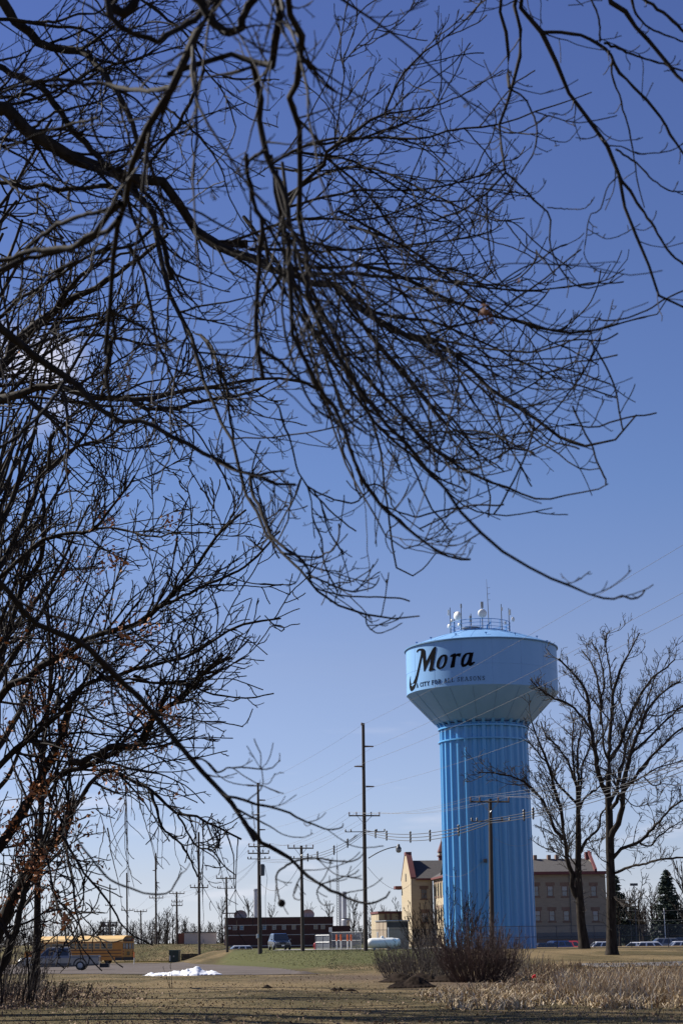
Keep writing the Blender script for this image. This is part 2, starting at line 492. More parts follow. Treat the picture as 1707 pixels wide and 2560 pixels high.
ca = me.color_attributes.new('cover', 'FLOAT_COLOR', 'POINT')
ca.data.foreach_set('color', np.stack([red, grn, blu, np.ones_like(red)], -1).astype(np.float32).ravel())

def path_mask(poly):
    poly = [tuple(p) for p in poly]
    def f(x, y):
        ins = np.zeros(len(x), bool)
        j = len(poly) - 1
        for i in range(len(poly)):
            xi, yi = poly[i]; xj, yj = poly[j]
            c = ((yi > y) != (yj > y)) & (x < (xj - xi) * (y - yi) / (yj - yi + 1e-9) + xi)
            ins ^= c; j = i
        return ins
    return f
# gravelled lot on the left, its road, and the path on the right
lot = [(-60, 124), (-17, 120), (-9.5, 109), (-4.2, 108), (-2.6, 111), (-2.9, 117), (-4.8, 131), (-8.3, 151), (-10.8, 164), (-13.5, 176), (-18, 190), (-24, 197), (-60, 199)]
o = grid_sheet('gravel_lot', np.linspace(-60, 0, 150), np.linspace(108, 208, 160), 0.03, M['asphalt'], path_mask(lot)); tag(o, kind='structure')
pth = [(17.0, 108), (17.5, 114), (60, 121), (60, 108)]
o = grid_sheet('path', np.linspace(14, 60, 160), np.linspace(98, 124, 90), 0.03, M['asphalt_dark'], lambda x, y: (y > 107 + .15 * (x - 14)) & (y < 113.5 + .18 * (x - 14)) & (x > 15 + .3 * np.sin(y))); tag(o, kind='structure')
o = grid_sheet('road', np.linspace(-8, 14, 60), np.linspace(184, 207, 30), 0.03, M['concrete'], lambda x, y: y > 187); tag(o, kind='structure')
o = grid_sheet('parking_lot', np.linspace(24, 90, 50), np.linspace(204, 250, 40), 0.03, M['asphalt_dark']); tag(o, kind='structure')
o = grid_sheet('pavement', np.linspace(-45, -13.2, 90), np.linspace(207.6, 209.6, 6), 0.06, M['concrete']); tag(o, kind='structure')
b = MB()
for k in range(40):
    x = -45 + k * .72
    b.box(x, x + .70, 207.2, 207.5, gh(x, 207.4) - .2, gh(x, 207.4) + .13)
o = b.build('kerb', M['kerb_yellow']); tag(o, kind='structure')

# ------------------------------------------------------------------ water tower
TY = 169.0
tc_ = at(1202, 1625, TY); tcb = at(1227, 2370, TY)
TXc = float((at(1201.5, 1680, TY)[0] + at(1227, 2370, TY)[0]) / 2)
TC = np.array([TXc, TY])
def zat(py, px=1206, Y=TY): return float(at(px, py, Y)[2])
z_rim = zat(1625); z_low = zat(1738); z_con = zat(1810); z_gr = gh(TXc, TY - 4) - .1
TR, CR = 7.62, 4.42
z_top = z_rim + 2.0
def roof_z(r): return z_rim + .05 + 2.0 * (1 - (r / TR) ** 1.6)
tower = thing('water_tower', 'sky blue fluted column water tower with black town lettering on its round tank', 'water tower', (TXc, TY, z_gr))
b = MB()
prof = [(TR, z_low), (TR, z_rim - .02)]
b.lathe(prof, (TXc, TY, 0), 192)
b.build('tank_wall', M['tank_paint'], tower, smooth=True)
b = MB().lathe([(TR + .02, z_rim - .12), (TR + .15, z_rim - .11), (TR + .15, z_rim), (TR + .05, z_rim + .05)], (TXc, TY, 0), 192)
b.build('rim', M['rim_paint'], tower)
b = MB().lathe([(TR + .06, z_rim + .04)] + [(r_q, roof_z(r_q)) for r_q in np.linspace(TR - .05, .02, 22)], (TXc, TY, 0), 128)
b.build('tank_roof', M['tank_paint'], tower, smooth=True)
b = MB().lathe([(TR, z_low), (TR - .16, z_low - .14), (CR + .42, z_con + .05), (CR - .5, z_con - .25), (CR - .9, z_con - .1)], (TXc, TY, 0), 192)
b.build('tank_cone', M['tank_paint'], tower, smooth=False).data.shade_smooth()
b = MB()
for k in range(16):
    a = 2 * PI * (k + .15) / 16
    b.tube([(TXc + (TR - .006) * math.cos(a), TY + (TR - .006) * math.sin(a), z_low + .02), (TXc + (TR - .006) * math.cos(a), TY + (TR - .006) * math.sin(a), z_rim - .15)], .02, 4)
pts = [(TXc + (TR - .006) * math.cos(a), TY + (TR - .006) * math.sin(a), (z_low + z_rim) / 2 - .25) for a in np.linspace(0, 2 * PI, 193)]
b.tube(pts, .02, 4, False)
b.build('wall_seams', M['wall_seam'], tower)['kind'] = 'stuff'
# seams of the cone plates and roof plates, welded ridges
b = MB()
for k in range(20):
    a = 2 * PI * (k + .37) / 20
    for s_ in (-.012, .012):
        pass
    p0 = np.array([TXc + (TR - .14) * math.cos(a), TY + (TR - .14) * math.sin(a), z_low - .155])
    p1 = np.array([TXc + (CR + .44) * math.cos(a), TY + (CR + .44) * math.sin(a), z_con + .04])
    b.tube([p0, p1], .016, 4)
b.build('cone_seams', M['seam'], tower)['kind'] = 'stuff'
b = MB()
for k in range(24):
    a = 2 * PI * (k + .2) / 24
    pts = [(TXc + e * math.cos(a), TY + e * math.sin(a), roof_z(e) + .005) for e in np.linspace(TR - .1, 3.2, 8)]
    b.tube(pts, .012, 4)
b.build('roof_seams', M['rail_blue'], tower)['kind'] = 'stuff'
b = MB()
for k in range(14):
    a = 2 * PI * (k + .5) / 14
    x, y = TXc + (TR - .9) * math.cos(a), TY + (TR - .9) * math.sin(a)
    b.box(x - .03, x + .03, y - .03, y + .03, roof_z(TR - .9) - .1, roof_z(TR - .9) + .22)
    b.box(x - .12, x + .12, y - .03, y + .03, roof_z(TR - .9) + .16, roof_z(TR - .9) + .24)
    b.build('roof_lug', M['rail_blue'], tower); b = MB()
# fluted column: 30 trapezoid flutes
NF, SUB = 30, 12
def flute(t):
    t = t % 1.0
    if t < .26: return 1.0
    if t < .50: return 1 - (t - .26) / .24
    if t < .76: return 0.0
    return (t - .76) / .24
zs = np.linspace(z_gr, z_con - .22, 60)
angs = np.arange(NF * SUB) / (NF * SUB) * 2 * PI
fl = np.array([flute(a / (2 * PI) * NF) for a in angs])
V = []
for z in zs:
    grow_ = 1 + .012 * (1 - (z - z_gr) / (z_con - z_gr))
    r = (CR - .27 + .27 * fl) * grow_
    V.append(np.stack([TXc + r * np.cos(angs), TY + r * np.sin(angs), np.full_like(angs, z)], -1))
V = np.concatenate(V); n = len(angs)
i = np.arange(n)[None, :] + (np.arange(len(zs) - 1) * n)[:, None]
j = (np.arange(n) + 1)[None, :] % n + (np.arange(len(zs) - 1) * n)[:, None]
F = np.stack([i, j, j + n, i + n], -1).reshape(-1, 4)
_link('column', fast_mesh('column', V, F), M['column_paint'], tower, True)
b = MB().lathe([(CR - .02, z_con - .6), (CR + .42, z_con + .03)], (TXc, TY, 0), 96)
# scalloped brackets under the cone: one per flute
for k in range(NF):
    a = 2 * PI * (k + .13) / NF
    bb = MB()
    da = 2 * PI / NF * .16
    P_ = []
    for r_, z_ in ((CR + .01, z_con - .45), (CR + .01, z_con + .02), (CR + .38, z_con + .03)):
        for s_ in (-1, 1):
            P_.append((TXc + r_ * math.cos(a + s_ * da), TY + r_ * math.sin(a + s_ * da), z_))
    bb.add(P_, [(0, 1, 3, 2), (2, 3, 5, 4), (0, 4, 5, 1), (0, 2, 4), (1, 5, 3)])
    bb.build('bracket', M['column_paint'], tower)
for (py, rr) in ((1826, .075), (1858, .075)):
    zz = zat(py - 2)
    b = MB().lathe([(CR + .0, zz - rr), (CR + .14, zz - rr), (CR + .14, zz + rr), (CR + .0, zz + rr)], (TXc, TY, 0), 96)
    b.build('stiffener_ring', M['column_paint'], tower)
b = MB()
b.cbox((TXc - .6, TY - CR - .05, zat(2157)), .35, .2, .35)
b.build('vent', M['dark_steel'], tower)
# lightning cable/ladder line on the left of the front
# railing on the roof
RR = 3.05; zr0 = roof_z(RR)
rail = []
for h_, rr in ((.05, .05), (.38, .025), (.75, .025), (1.1, .035)):
    pts = [(TXc + RR * math.cos(a), TY + RR * math.sin(a), zr0 + h_) for a in np.linspace(0, 2 * PI, 65)]
    MB().tube(pts, rr, 5, False).build('rail', M['rail_blue'], tower)
for k in range(18):
    a = 2 * PI * (k + .3) / 18
    x, y = TXc + RR * math.cos(a), TY + RR * math.sin(a)
    MB().tube([(x, y, zr0 - .25), (x, y, zr0 + 1.12)], .035, 5).build('railing_post', M['rail_blue'], tower)
b = MB().lathe([(.55, zr0 - .1), (.6, zr0 + .3), (1.0, zr0 + .34), (1.0, zr0 + .42), (.65, zr0 + .5), (.65, zr0 + .6), (1.15, zr0 + .66), (1.15, zr0 + .74), (.3, zr0 + .95), (0.01, zr0 + 1.0)], (TXc - .9, TY + .3, 0), 20)
b.build('roof_vent', M['stack_metal'], tower)
b = MB().tube([(TXc + .55, TY - 1.2, zr0), (TXc + .65, TY - 1.2, zr0 + .75), (TXc + 1.0, TY - 1.2, zr0 + 1.05)], .09, 6)
b.build('hatch_pipe', M['rail_blue'], tower)

# masts and antennas stand on the railing: each a thing of its own
def t_at(px, dY): # point above the roof at photograph column px, dY metres from the tower axis
    return at(px, 1560, TY + dY)[0]
def antenna(px, dY, ytop, ybot, label, parts):
    x = t_at(px, dY); Y = TY + dY
    zt, zb = float(at(px, ytop, Y)[2]), float(at(px, ybot, Y)[2])
    t = thing('antenna_mast', label, 'antenna', (x, Y, zb - .3), 0, 'masts and antennas on the tank roof')
    MB().tube([(x, Y, zb - .3), (x, Y, zt)], [.05, .035], 6).build('mast', M['dark_steel'], t)
    for kind, dx, py0, py1 in parts:
        z0, z1 = float(at(px, py1, Y)[2]), float(at(px, py0, Y)[2]); zc, hh = (z0 + z1) / 2, (z1 - z0)
        if kind == 'panel':
            MB().cbox((x + dx, Y - .08, zc), hh * .22 + .05, .12, hh).build('panel', M['white_plastic'], t)
        elif kind == 'grid':
            MB().cbox((x + dx, Y - .08, zc), hh * .42, .22, hh).build('radome', M['grey_plastic'], t)
        elif kind in ('dish', 'dish_side', 'dish_small'):
            r = hh / 2
            az = {'dish': -PI / 2, 'dish_side': -PI / 2 - .85, 'dish_small': -PI / 2 - 1.0 if dx <= 0 else -PI / 2 + 1.1}[kind]
            prof_ = [(r * .98, 0.0), (r, .05), (r * .92, .09 + r * .18), (r * .6, .09 + r * .36), (0.01, .09 + r * .45)]
            m_ = MB().lathe(prof_, (0, 0, 0), 20, axis='x')
            m_.lathe([(r * .98, 0), (r * .6, -r * .22), (.01, -r * .3)], (0, 0, 0), 20, axis='x')
            m_.v = [(x + dx + p[0] * math.cos(az) - p[1] * math.sin(az), Y - .1 + p[0] * math.sin(az) + p[1] * math.cos(az), zc + p[2]) for p in m_.v]
            m_.build('dish', M['white_plastic'], t, smooth=True)
antenna(1125.5, -1.0, 1519, 1578, 'thin mast with a narrow white panel at the left end of the tank railing', [('panel', -.17, 1525, 1539), ('dish_small', -.1, 1561, 1572)])
antenna(1135.5, -.4, 1530, 1575, 'plain short whip mast second from the left on the tank roof', [('dish_small', -.25, 1548, 1558)])
antenna(1153, -2.2, 1509, 1573, 'mast with a tilted oval white dish left of the tank roof centre', [('dish_side', -.35, 1529, 1552), ('grid', 0, 1511, 1520), ('dish_small', -.2, 1558, 1567)])
antenna(1177, 0.2, 1534, 1560, 'stubby antenna box above the roof vent of the tank', [('grid', -.05, 1540, 1554)])
antenna(1205.5, -2.9, 1505, 1573, 'mast with a round white dish under a grey cylinder at the tank roof centre', [('dish', 0, 1523, 1545), ('grid', 0, 1505, 1520)])
antenna(1253.5, -2.3, 1510, 1572, 'mast with a small white fitting right of centre on the tank roof', [('panel', .08, 1519, 1527), ('dish_small', .3, 1554, 1562)])
antenna(1272, -.8, 1520, 1577, 'mast with a small side dish at the right end of the tank railing', [('panel', .12, 1524, 1538), ('dish_small', .35, 1543, 1555)])
x = t_at(1221.5, -1.8); Y = TY - 1.8
t = thing('whip_antenna', 'tallest thin whip antenna rising from the tank railing', 'antenna', (x, Y, zr0), 0, 'masts and antennas on the tank roof')
MB().tube([(x, Y, zr0), (x - .05, Y, float(at(1221, 1500, Y)[2])), (x - .1, Y, float(at(1219.5, 1448, Y)[2]))], [.045, .035, .015], 5).build('mast', M['dark_steel'], t)
for py in (1485, 1500, 1470):
    z = float(at(1221, py, Y)[2]); MB().tube([(x - .08, Y, z), (x + .22, Y, z + .04)], .02, 4).build('cross_rod', M['dark_steel'], t)

# lettering: outlines measured on the photograph, carried by rays onto the curved wall
def on_tank(px, py, off=.035):
    d = _f + _r * ((px - CXP) / FPX) + _u * ((CYP - py) / FPX)
    ox, oy = EYE[0] - TXc, EYE[1] - TY
    R = TR + off
    a = d[0] ** 2 + d[1] ** 2; bq = 2 * (ox * d[0] + oy * d[1]); c = ox * ox + oy * oy - R * R
    disc = bq * bq - 4 * a * c
    s = (-bq - math.sqrt(max(disc, 0))) / (2 * a)
    p = EYE + d * s
    return math.atan2(p[1] - TY, p[0] - TXc), p[2]
def cyl(phi, z, off): return (TXc + (TR + off) * math.cos(phi), TY + (TR + off) * math.sin(phi), z)
def letter_mesh(polys, name, parent, off0=-.01, off1=.035):
    """polys: list of [outer, hole, ...] loops in (phi, z)"""
    mb = MB()
    for loops in polys:
        L3 = [[Vector((p[0] * TR, p[1], 0)) for p in lp] for lp in loops]
        tris = tessellate_polygon(L3)
        flat = [p for lp in loops for p in lp]
        bse = len(mb.v)
        for p in flat: mb.v.append(cyl(p[0], p[1], off1))
        for p in flat: mb.v.append(cyl(p[0], p[1], off0))
        nfl = len(flat)
        for tr_ in tris: mb.f.append((bse + tr_[0], bse + tr_[1], bse + tr_[2]))
        k = 0
        for lp in loops:
            m_ = len(lp)
            for q in range(m_):
                mb.f.append((bse + k + q, bse + k + (q + 1) % m_, bse + nfl + k + (q + 1) % m_, bse + nfl + k + q))
            k += m_
    return mb.build(name, M['lettering'], parent)
def dens(lp, n=3):
    o_ = []
    for i_ in range(len(lp)):
        a_, b_ = lp[i_], lp[(i_ + 1) % len(lp)]
        for q in range(n): o_.append((a_[0] + (b_[0] - a_[0]) * q / n, a_[1] + (b_[1] - a_[1]) * q / n))
    return o_
S7 = 240 / 1568
def T7(lp, n=2): return [on_tank(1000 + x * S7, 1580 + y * S7) for x, y in dens(lp, n)]
letters_big = [
 [[[(338, 300), (352, 288), (372, 300), (370, 345), (350, 430), (322, 560), (292, 700), (262, 830), (226, 925), (200, 955), (178, 967), (162, 950), (151, 905), (149, 850), (155, 780), (166, 720), (164, 790), (170, 832), (184, 848), (206, 835), (236, 770), (260, 700), (286, 590), (312, 470), (334, 370)]],
  [[(268, 332), (266, 318), (276, 292), (310, 272), (360, 269), (386, 279), (402, 302), (404, 330), (352, 330), (340, 306), (318, 299), (294, 307), (282, 322), (276, 334)]],
  [[(345, 300), (404, 300), (411, 380), (418, 487), (408, 560), (398, 634), (384, 642), (379, 560), (368, 430)]],
  [[(384, 642), (392, 580), (418, 487), (470, 385), (530, 270), (560, 243), (578, 240), (583, 262), (560, 310), (500, 425), (440, 545), (400, 634)]],
  [[(583, 262), (574, 330), (556, 450), (529, 594), (557, 597), (563, 612), (540, 622), (474, 641), (463, 626), (474, 590), (488, 520), (500, 420), (530, 340), (565, 265)]]],
 [[[(742, 368), (764, 388), (771, 430), (757, 500), (727, 560), (684, 598), (632, 608), (602, 592), (587, 552), (594, 490), (620, 430), (660, 385), (704, 366)],
   [(704, 398), (682, 412), (652, 470), (636, 530), (634, 566), (648, 582), (674, 570), (702, 526), (720, 466), (723, 418), (715, 400)]]],
 [[[(810, 397), (826, 375), (872, 351), (902, 347), (912, 362), (905, 410), (892, 500), (884, 572), (858, 579), (820, 586), (816, 572), (834, 490), (852, 412), (838, 402), (822, 410)]],
  [[(906, 368), (932, 350), (992, 345), (986, 368), (976, 400), (962, 406), (944, 393), (916, 394), (903, 412)]]],
 [[[(1102, 337), (1132, 333), (1160, 336), (1197, 334), (1190, 362), (1172, 440), (1164, 492), (1176, 498), (1192, 486), (1213, 484), (1218, 496), (1192, 530), (1152, 553), (1122, 551), (1110, 532), (1070, 560), (1026, 574), (1000, 561), (987, 520), (994, 450), (1020, 388), (1060, 350)],
   [(1108, 362), (1084, 374), (1056, 422), (1038, 482), (1036, 518), (1048, 530), (1078, 506), (1104, 460), (1122, 392), (1124, 366)]]]]
for lt in letters_big:
    letter_mesh([[T7(lp) for lp in loops] for loops in lt], 'letter', tower)
# the slogan in slab capitals
GL = {
 'A': (1.0, [((.12, 0), (.48, 1), .07), ((.88, 0), (.5, 1), .16), ((.27, .36), (.74, .36), .07), ((.0, .03), (.28, .03), .06), ((.70, .03), (1.0, .03), .06)]),
 'C': (.86, [((.82, .72), (.62, .95), .09), ((.62, .95), (.35, .95), .09), ((.35, .95), (.12, .68), .15), ((.12, .68), (.12, .32), .16), ((.12, .32), (.35, .05), .15), ((.35, .05), (.62, .05), .09), ((.62, .05), (.84, .26), .08), ((.84, .7), (.84, .98), .06)]),
 'I': (.42, [((.21, 0), (.21, 1), .16), ((.02, .03), (.40, .03), .06), ((.02, .97), (.40, .97), .06)]),
 'T': (.88, [((.44, 0), (.44, 1), .16), ((.02, .96), (.86, .96), .07), ((.04, .72), (.04, .96), .06), ((.84, .72), (.84, .96), .06), ((.24, .03), (.64, .03), .06)]),
 'Y': (.95, [((.10, 1), (.48, .48), .15), ((.86, 1), (.5, .48), .07), ((.49, 0), (.49, .5), .16), ((0, .97), (.28, .97), .06), ((.68, .97), (.98, .97), .06), ((.30, .03), (.68, .03), .06)]),
 'F': (.80, [((.18, 0), (.18, 1), .16), ((.02, .97), (.78, .97), .07), ((.76, .74), (.76, .97), .06), ((.2, .52), (.58, .52), .07), ((.57, .40), (.57, .64), .06), ((.02, .03), (.38, .03), .06)]),
 'O': (.94, [((.14, .32), (.14, .68), .16), ((.14, .68), (.34, .95), .13), ((.34, .95), (.60, .95), .08), ((.60, .95), (.80, .68), .13), ((.80, .68), (.80, .32), .16), ((.80, .32), (.60, .05), .13), ((.60, .05), (.34, .05), .08), ((.34, .05), (.14, .32), .13)]),
 'R': (.98, [((.18, 0), (.18, 1), .16), ((.02, .97), (.56, .97), .07), ((.56, .96), (.74, .86), .12), ((.74, .86), (.74, .62), .15), ((.74, .62), (.56, .51), .11), ((.2, .51), (.56, .51), .07), ((.50, .5), (.80, .04), .15), ((.02, .03), (.38, .03), .06), ((.76, .03), (.98, .03), .06)]),
 'L': (.80, [((.18, 0), (.18, 1), .16), ((.02, .97), (.38, .97), .06), ((.02, .03), (.76, .03), .07), ((.74, .03), (.76, .30), .06)]),
 'S': (.74, [((.62, .72), (.62, .98), .06), ((.60, .80), (.44, .95), .08), ((.44, .95), (.22, .93), .09), ((.22, .93), (.12, .74), .13), ((.12, .74), (.24, .57), .14), ((.24, .57), (.50, .45), .16), ((.50, .45), (.62, .26), .14), ((.62, .26), (.50, .07), .12), ((.50, .07), (.26, .05), .09), ((.26, .05), (.10, .22), .08), ((.08, .02), (.08, .30), .06)]),
 'E': (.86, [((.18, 0), (.18, 1), .16), ((.02, .97), (.78, .97), .07), ((.77, .74), (.77, .97), .06), ((.2, .52), (.56, .52), .07), ((.56, .40), (.56, .64), .06), ((.02, .03), (.80, .03), .07), ((.80, .03), (.80, .28), .06)]),
 'N': (1.02, [((.16, 0), (.16, 1), .07), ((.16, .98), (.82, .02), .17), ((.84, 0), (.84, 1), .07), ((0, .97), (.26, .97), .06), ((.02, .03), (.32, .03), .06), ((.70, .97), (1.0, .97), .06)]),
}
txt = 'A CITY FOR ALL SEASONS'
pA, zA0 = on_tank(1000 + 262 * S7, 1580 + 912 * S7); _, zA1 = on_tank(1000 + 266 * S7, 1580 + 842 * S7)
pB, zB0 = on_tank(1000 + 1383 * S7, 1580 + 784 * S7); _, zB1 = on_tank(1000 + 1380 * S7, 1580 + 714 * S7)
LS, WS = .26, .62
total = sum(WS if c == ' ' else GL[c][0] + LS for c in txt) - LS
unit = (pB - pA) / total
cur = 0
for c in txt:
    if c == ' ': cur += WS; continue
    wd, strokes = GL[c]
    f_ = (cur / total)
    z0 = zA0 + (zB0 - zA0) * f_; hgt = ((zA1 - zA0) + (zB1 - zB0)) / 2
    polys = []
    for (a_, b_, w_) in strokes:
        dx, dy = b_[0] - a_[0], b_[1] - a_[1]; ln = math.hypot(dx, dy)
        nx_, ny_ = -dy / ln * w_ * .35, dx / ln * w_ * .35
        ex, ey = dx / ln * .02, dy / ln * .02
        q = [(a_[0] + nx_ - ex, a_[1] + ny_ - ey), (a_[0] - nx_ - ex, a_[1] - ny_ - ey), (b_[0] - nx_ + ex, b_[1] - ny_ + ey), (b_[0] + nx_ + ex, b_[1] + ny_ + ey)]
        polys.append([[(pA + unit * (cur + p[0]), z0 + hgt * p[1]) for p in q]])
    letter_mesh(polys, 'letter', tower)
    cur += wd + LS
# ------------------------------------------------------------------ trees
CR_ = {'A': (0, 0, .3827), 'B': (500, 0, .3827), 'C': (1000, 0, .4509), 'D': (0, 600, .3827), 'E': (500, 500, .3827), 'F': (1000, 600, .4509),
       'G': (600, 1000, .3827), 'H': (200, 1500, .4464), 'I': (0, 1260, .4464), 'J': (0, 2100, .3827), 'K': (540, 1760, .3571),
       'L': (1300, 1560, .357), 'S': (0, 0, 1), 'V': (700, 600, .3189), 'U': (0, 200, .3189), 'M': (960, 1780, .4764)}

def smooth_poly(P, n):
    """Catmull-Rom through the points, resampled to n points by length"""
    P = np.array(P, float)
    if len(P) == 2: P = np.stack([P[0], (P[0] + P[1]) / 2, P[1]])
    Q = np.concatenate([[2 * P[0] - P[1]], P, [2 * P[-1] - P[-2]]])
    o = []
    for i_ in range(1, len(Q) - 2):
        t = np.linspace(0, 1, 8, endpoint=False)[:, None]
        p0, p1, p2, p3 = Q[i_ - 1], Q[i_], Q[i_ + 1], Q[i_ + 2]
        o.append(.5 * ((2 * p1) + (-p0 + p2) * t + (2 * p0 - 5 * p1 + 4 * p2 - p3) * t ** 2 + (-p0 + 3 * p1 - 3 * p2 + p3) * t ** 3))
    o.append(P[-1:])
    o = np.concatenate(o)
    s = np.concatenate([[0], np.cumsum(np.linalg.norm(np.diff(o[:, :3], axis=0), axis=1))])
    u = np.linspace(0, s[-1], n)
    return np.stack([np.interp(u, s, o[:, k]) for k in range(o.shape[1])], -1)

NG = 22
def guide(crop, pts, w0, w1, Y0, Y1, pre=None, jitter=0.5):
    """A limb seen at pixel positions, given distances Y0..Y1; widths in photograph pixels. -> (points, radii)"""
    ox, oy, s = CR_[crop]
    pts = [(ox + x * s, oy + y * s) for x, y in pts]
    ox, oy, s = 0, 0, 1
    if pre is None and (pts[0][0] < 30 or pts[0][1] < 20):
        (xa, ya), (xb, yb) = pts[0], pts[1]
        dl = math.hypot(xb - xa, yb - ya) + 1e-6
        pts = [(xa - (xb - xa) / dl * 110, ya - (yb - ya) / dl * 110)] + pts
    n = len(pts)
    W3 = []
    ph = rng.uniform(0, 6.28)
    for k, (x, y) in enumerate(pts):
        t = k / max(n - 1, 1)
        Y = Y0 + (Y1 - Y0) * t + jitter * math.sin(ph + 4.2 * t)
        W3.append(np.append(at(ox + x * s, oy + y * s, Y), (w0 + (w1 - w0) * t ** .8) * Y / FPX / 2))
    if pre is not None:
        for p in pre[::-1]: W3.insert(0, np.append(np.array(p[:3]), p[3]))
    q = smooth_poly(W3, NG)
    P, Rr = q[:, :3].copy(), np.maximum(q[:, 3], .0025)
    sg = np.linalg.norm(np.diff(P, axis=0), axis=1).mean()
    kn = rng.normal(0, 1, P.shape) * np.minimum(Rr * .35, sg * .10)[:, None]
    kn[0] = 0
    P += kn
    Rr = Rr * (1 + rng.normal(0, .07, len(Rr)))
    return P, Rr

def grow(P, Rd, dens=None, nper=None, t0=.12, t1=1.0, lenr=.45, lmin=0, lmax=99, ang=(35, 65), steps=6, wig=.14, trop=.06, rr=.55, rmax=9, rmin=.002, up=0.0, out_from=None, tip=.25, bias=None):
    """children along each polyline of P (N,n,3): alternating, curving, tapering"""
    N, n, _ = P.shape
    seg = np.linalg.norm(np.diff(P, axis=1), axis=2)
    Ls = seg.sum(1)
    cnt = (Ls * dens * rng.uniform(.75, 1.25, N)) if dens is not None else np.full(N, nper) * rng.uniform(.7, 1.3, N)
    cnt = np.floor(cnt + rng.random(N)).astype(int)
    idx = np.repeat(np.arange(N), cnt)
    m = len(idx)
    if m == 0: return np.zeros((0, steps + 1, 3)), np.zeros((0, steps + 1))
    t = t0 + (t1 - t0) * rng.random(m) ** .85
    f = t * (n - 1); i0 = np.minimum(f.astype(int), n - 2); fr = (f - i0)[:, None]
    p = P[idx, i0] * (1 - fr) + P[idx, i0 + 1] * fr
    r = Rd[idx, i0] * (1 - fr[:, 0]) + Rd[idx, i0 + 1] * fr[:, 0]
    tg = P[idx, i0 + 1] - P[idx, i0]; tg /= np.linalg.norm(tg, axis=1, keepdims=True) + 1e-9
    v = rng.normal(0, 1, (m, 3)); v[:, 2] += up
    if bias is not None: v += np.array(bias)
    v -= (v * tg).sum(1, keepdims=True) * tg
    v /= np.linalg.norm(v, axis=1, keepdims=True) + 1e-9
    a = np.radians(rng.uniform(ang[0], ang[1], m))[:, None]
    d = tg * np.cos(a) + v * np.sin(a)
    ln = np.clip(Ls[idx] * lenr * (1 - (1 - tip) * t) * rng.uniform(.5, 1.15, m), lmin, lmax)
    r0 = np.minimum(np.minimum(r * rr, rmax), np.maximum(ln * .022, rmin))
    pts = [p]
    for k in range(steps):
        d = d + rng.normal(0, wig, (m, 3)); d[:, 2] += trop
        d /= np.linalg.norm(d, axis=1, keepdims=True)
        p = p + d * (ln / steps)[:, None]
        pts.append(p)
    tt = np.linspace(0, 1, steps + 1)[None, :]
    return np.stack(pts, 1), np.maximum(r0[:, None] * (1 - tt * .8), rmin)

def in_view(P, Rd, mx=.215):
    """keep the twigs that stand anywhere near what the camera can see"""
    c = P[:, P.shape[1] // 2] - EYE
    y = np.maximum(c[:, 1], .1)
    k = (np.abs(c[:, 0]) < y * mx + .8) & (c[:, 2] < y * .63 + 1.0)
    return P[k], Rd[k]

def connect(limbs, trunk=None):
    """let every limb spring from the limb or trunk it appears to fork from"""
    segs = [l[0] for l in limbs]
    if trunk is not None:
        segs.append(smooth_poly([list(p)[:3] for p in trunk], 40))
    o = []
    for i_, (P, Rr) in enumerate(limbs):
        r0_ = P[0] - EYE; dd_ = r0_ @ _f
        if not (0 < CXP + FPX * (r0_ @ _r) / dd_ < 1707 and 0 < CYP - FPX * (r0_ @ _u) / dd_ < 2560):
            o.append((P, Rr)); continue
        d0 = P[0] - EYE; d0n = d0 / np.linalg.norm(d0)
        best = (9, None)
        for j_, Q in enumerate(segs):
            if j_ == i_: continue
            if j_ > i_ and j_ < len(limbs) and i_ > 0: 
                if j_ > i_ + 6: continue
            dq = Q - EYE; dn = dq / np.linalg.norm(dq, axis=1, keepdims=True)
            a = np.linalg.norm(dn - d0n, axis=1); k = int(a[1:].argmin()) + 1
            if a[k] < best[0]: best = (a[k], Q[k])
        if best[0] < .020 and np.linalg.norm(best[1] - P[0]) < .12 * np.linalg.norm(d0):
            w = np.linspace(1, 0, len(P))[:, None] ** 1.5
            P = P + (best[1] - P[0]) * w
        else:
            Rr = Rr * np.clip(.25 + np.linspace(0, 5, len(P)), 0, 1)
        o.append((P, Rr))
    return o

def crown(g, poly, soft=28, prob=1.0, extra=None):
    """trim a crown to the outline it has: keep twigs that lie inside (soft edge)"""
    P, Rd = g
    def pj(q):
        rel = q - EYE; dd = np.maximum(rel @ _f, .1)
        return CXP + FPX * (rel @ _r) / dd, CYP - FPX * (rel @ _u) / dd
    n_ = len(P); k = np.ones(n_, bool)
    f = path_mask(poly)
    jx, jy = rng.normal(0, soft, n_), rng.normal(0, soft, n_)
    for q in (P[:, P.shape[1] // 2], P[:, -1]):
        x, y = pj(q); k &= f(x + jx, y + jy)
    if extra is not None:
        x, y = pj(P[:, -1]); k &= rng.random(n_) < extra(x, y)
    return P[k], Rd[k]
PCN = [(-400, -400), (1240, -400), (1250, 80), (1300, 190), (1490, 215), (1400, 330), (1370, 480), (1440, 600), (1600, 655), (1690, 760), (1560, 840), (1540, 960), (1620, 1020), (1590, 1110), (1480, 1200), (1530, 1240), (1400, 1300), (1180, 1345), (1000, 1350), (960, 1270), (890, 1230), (840, 1110), (790, 1140), (820, 1290), (960, 1400), (1070, 1550), (900, 1590), (720, 1480), (630, 1400), (560, 1300), (700, 1235), (400, 1260), (150, 1250), (-400, 1400)]
PTIP = [(1050, 1180), (1300, 1250), (1560, 1400), (1640, 1440), (1640, 1520), (1430, 1510), (1200, 1420), (1050, 1360)]
PLOW = [(-400, 1300), (300, 1300), (420, 1700), (700, 1880), (900, 2040), (1000, 2150), (1000, 2260), (850, 2290), (640, 2280), (430, 2200), (150, 1900), (-400, 1900)]
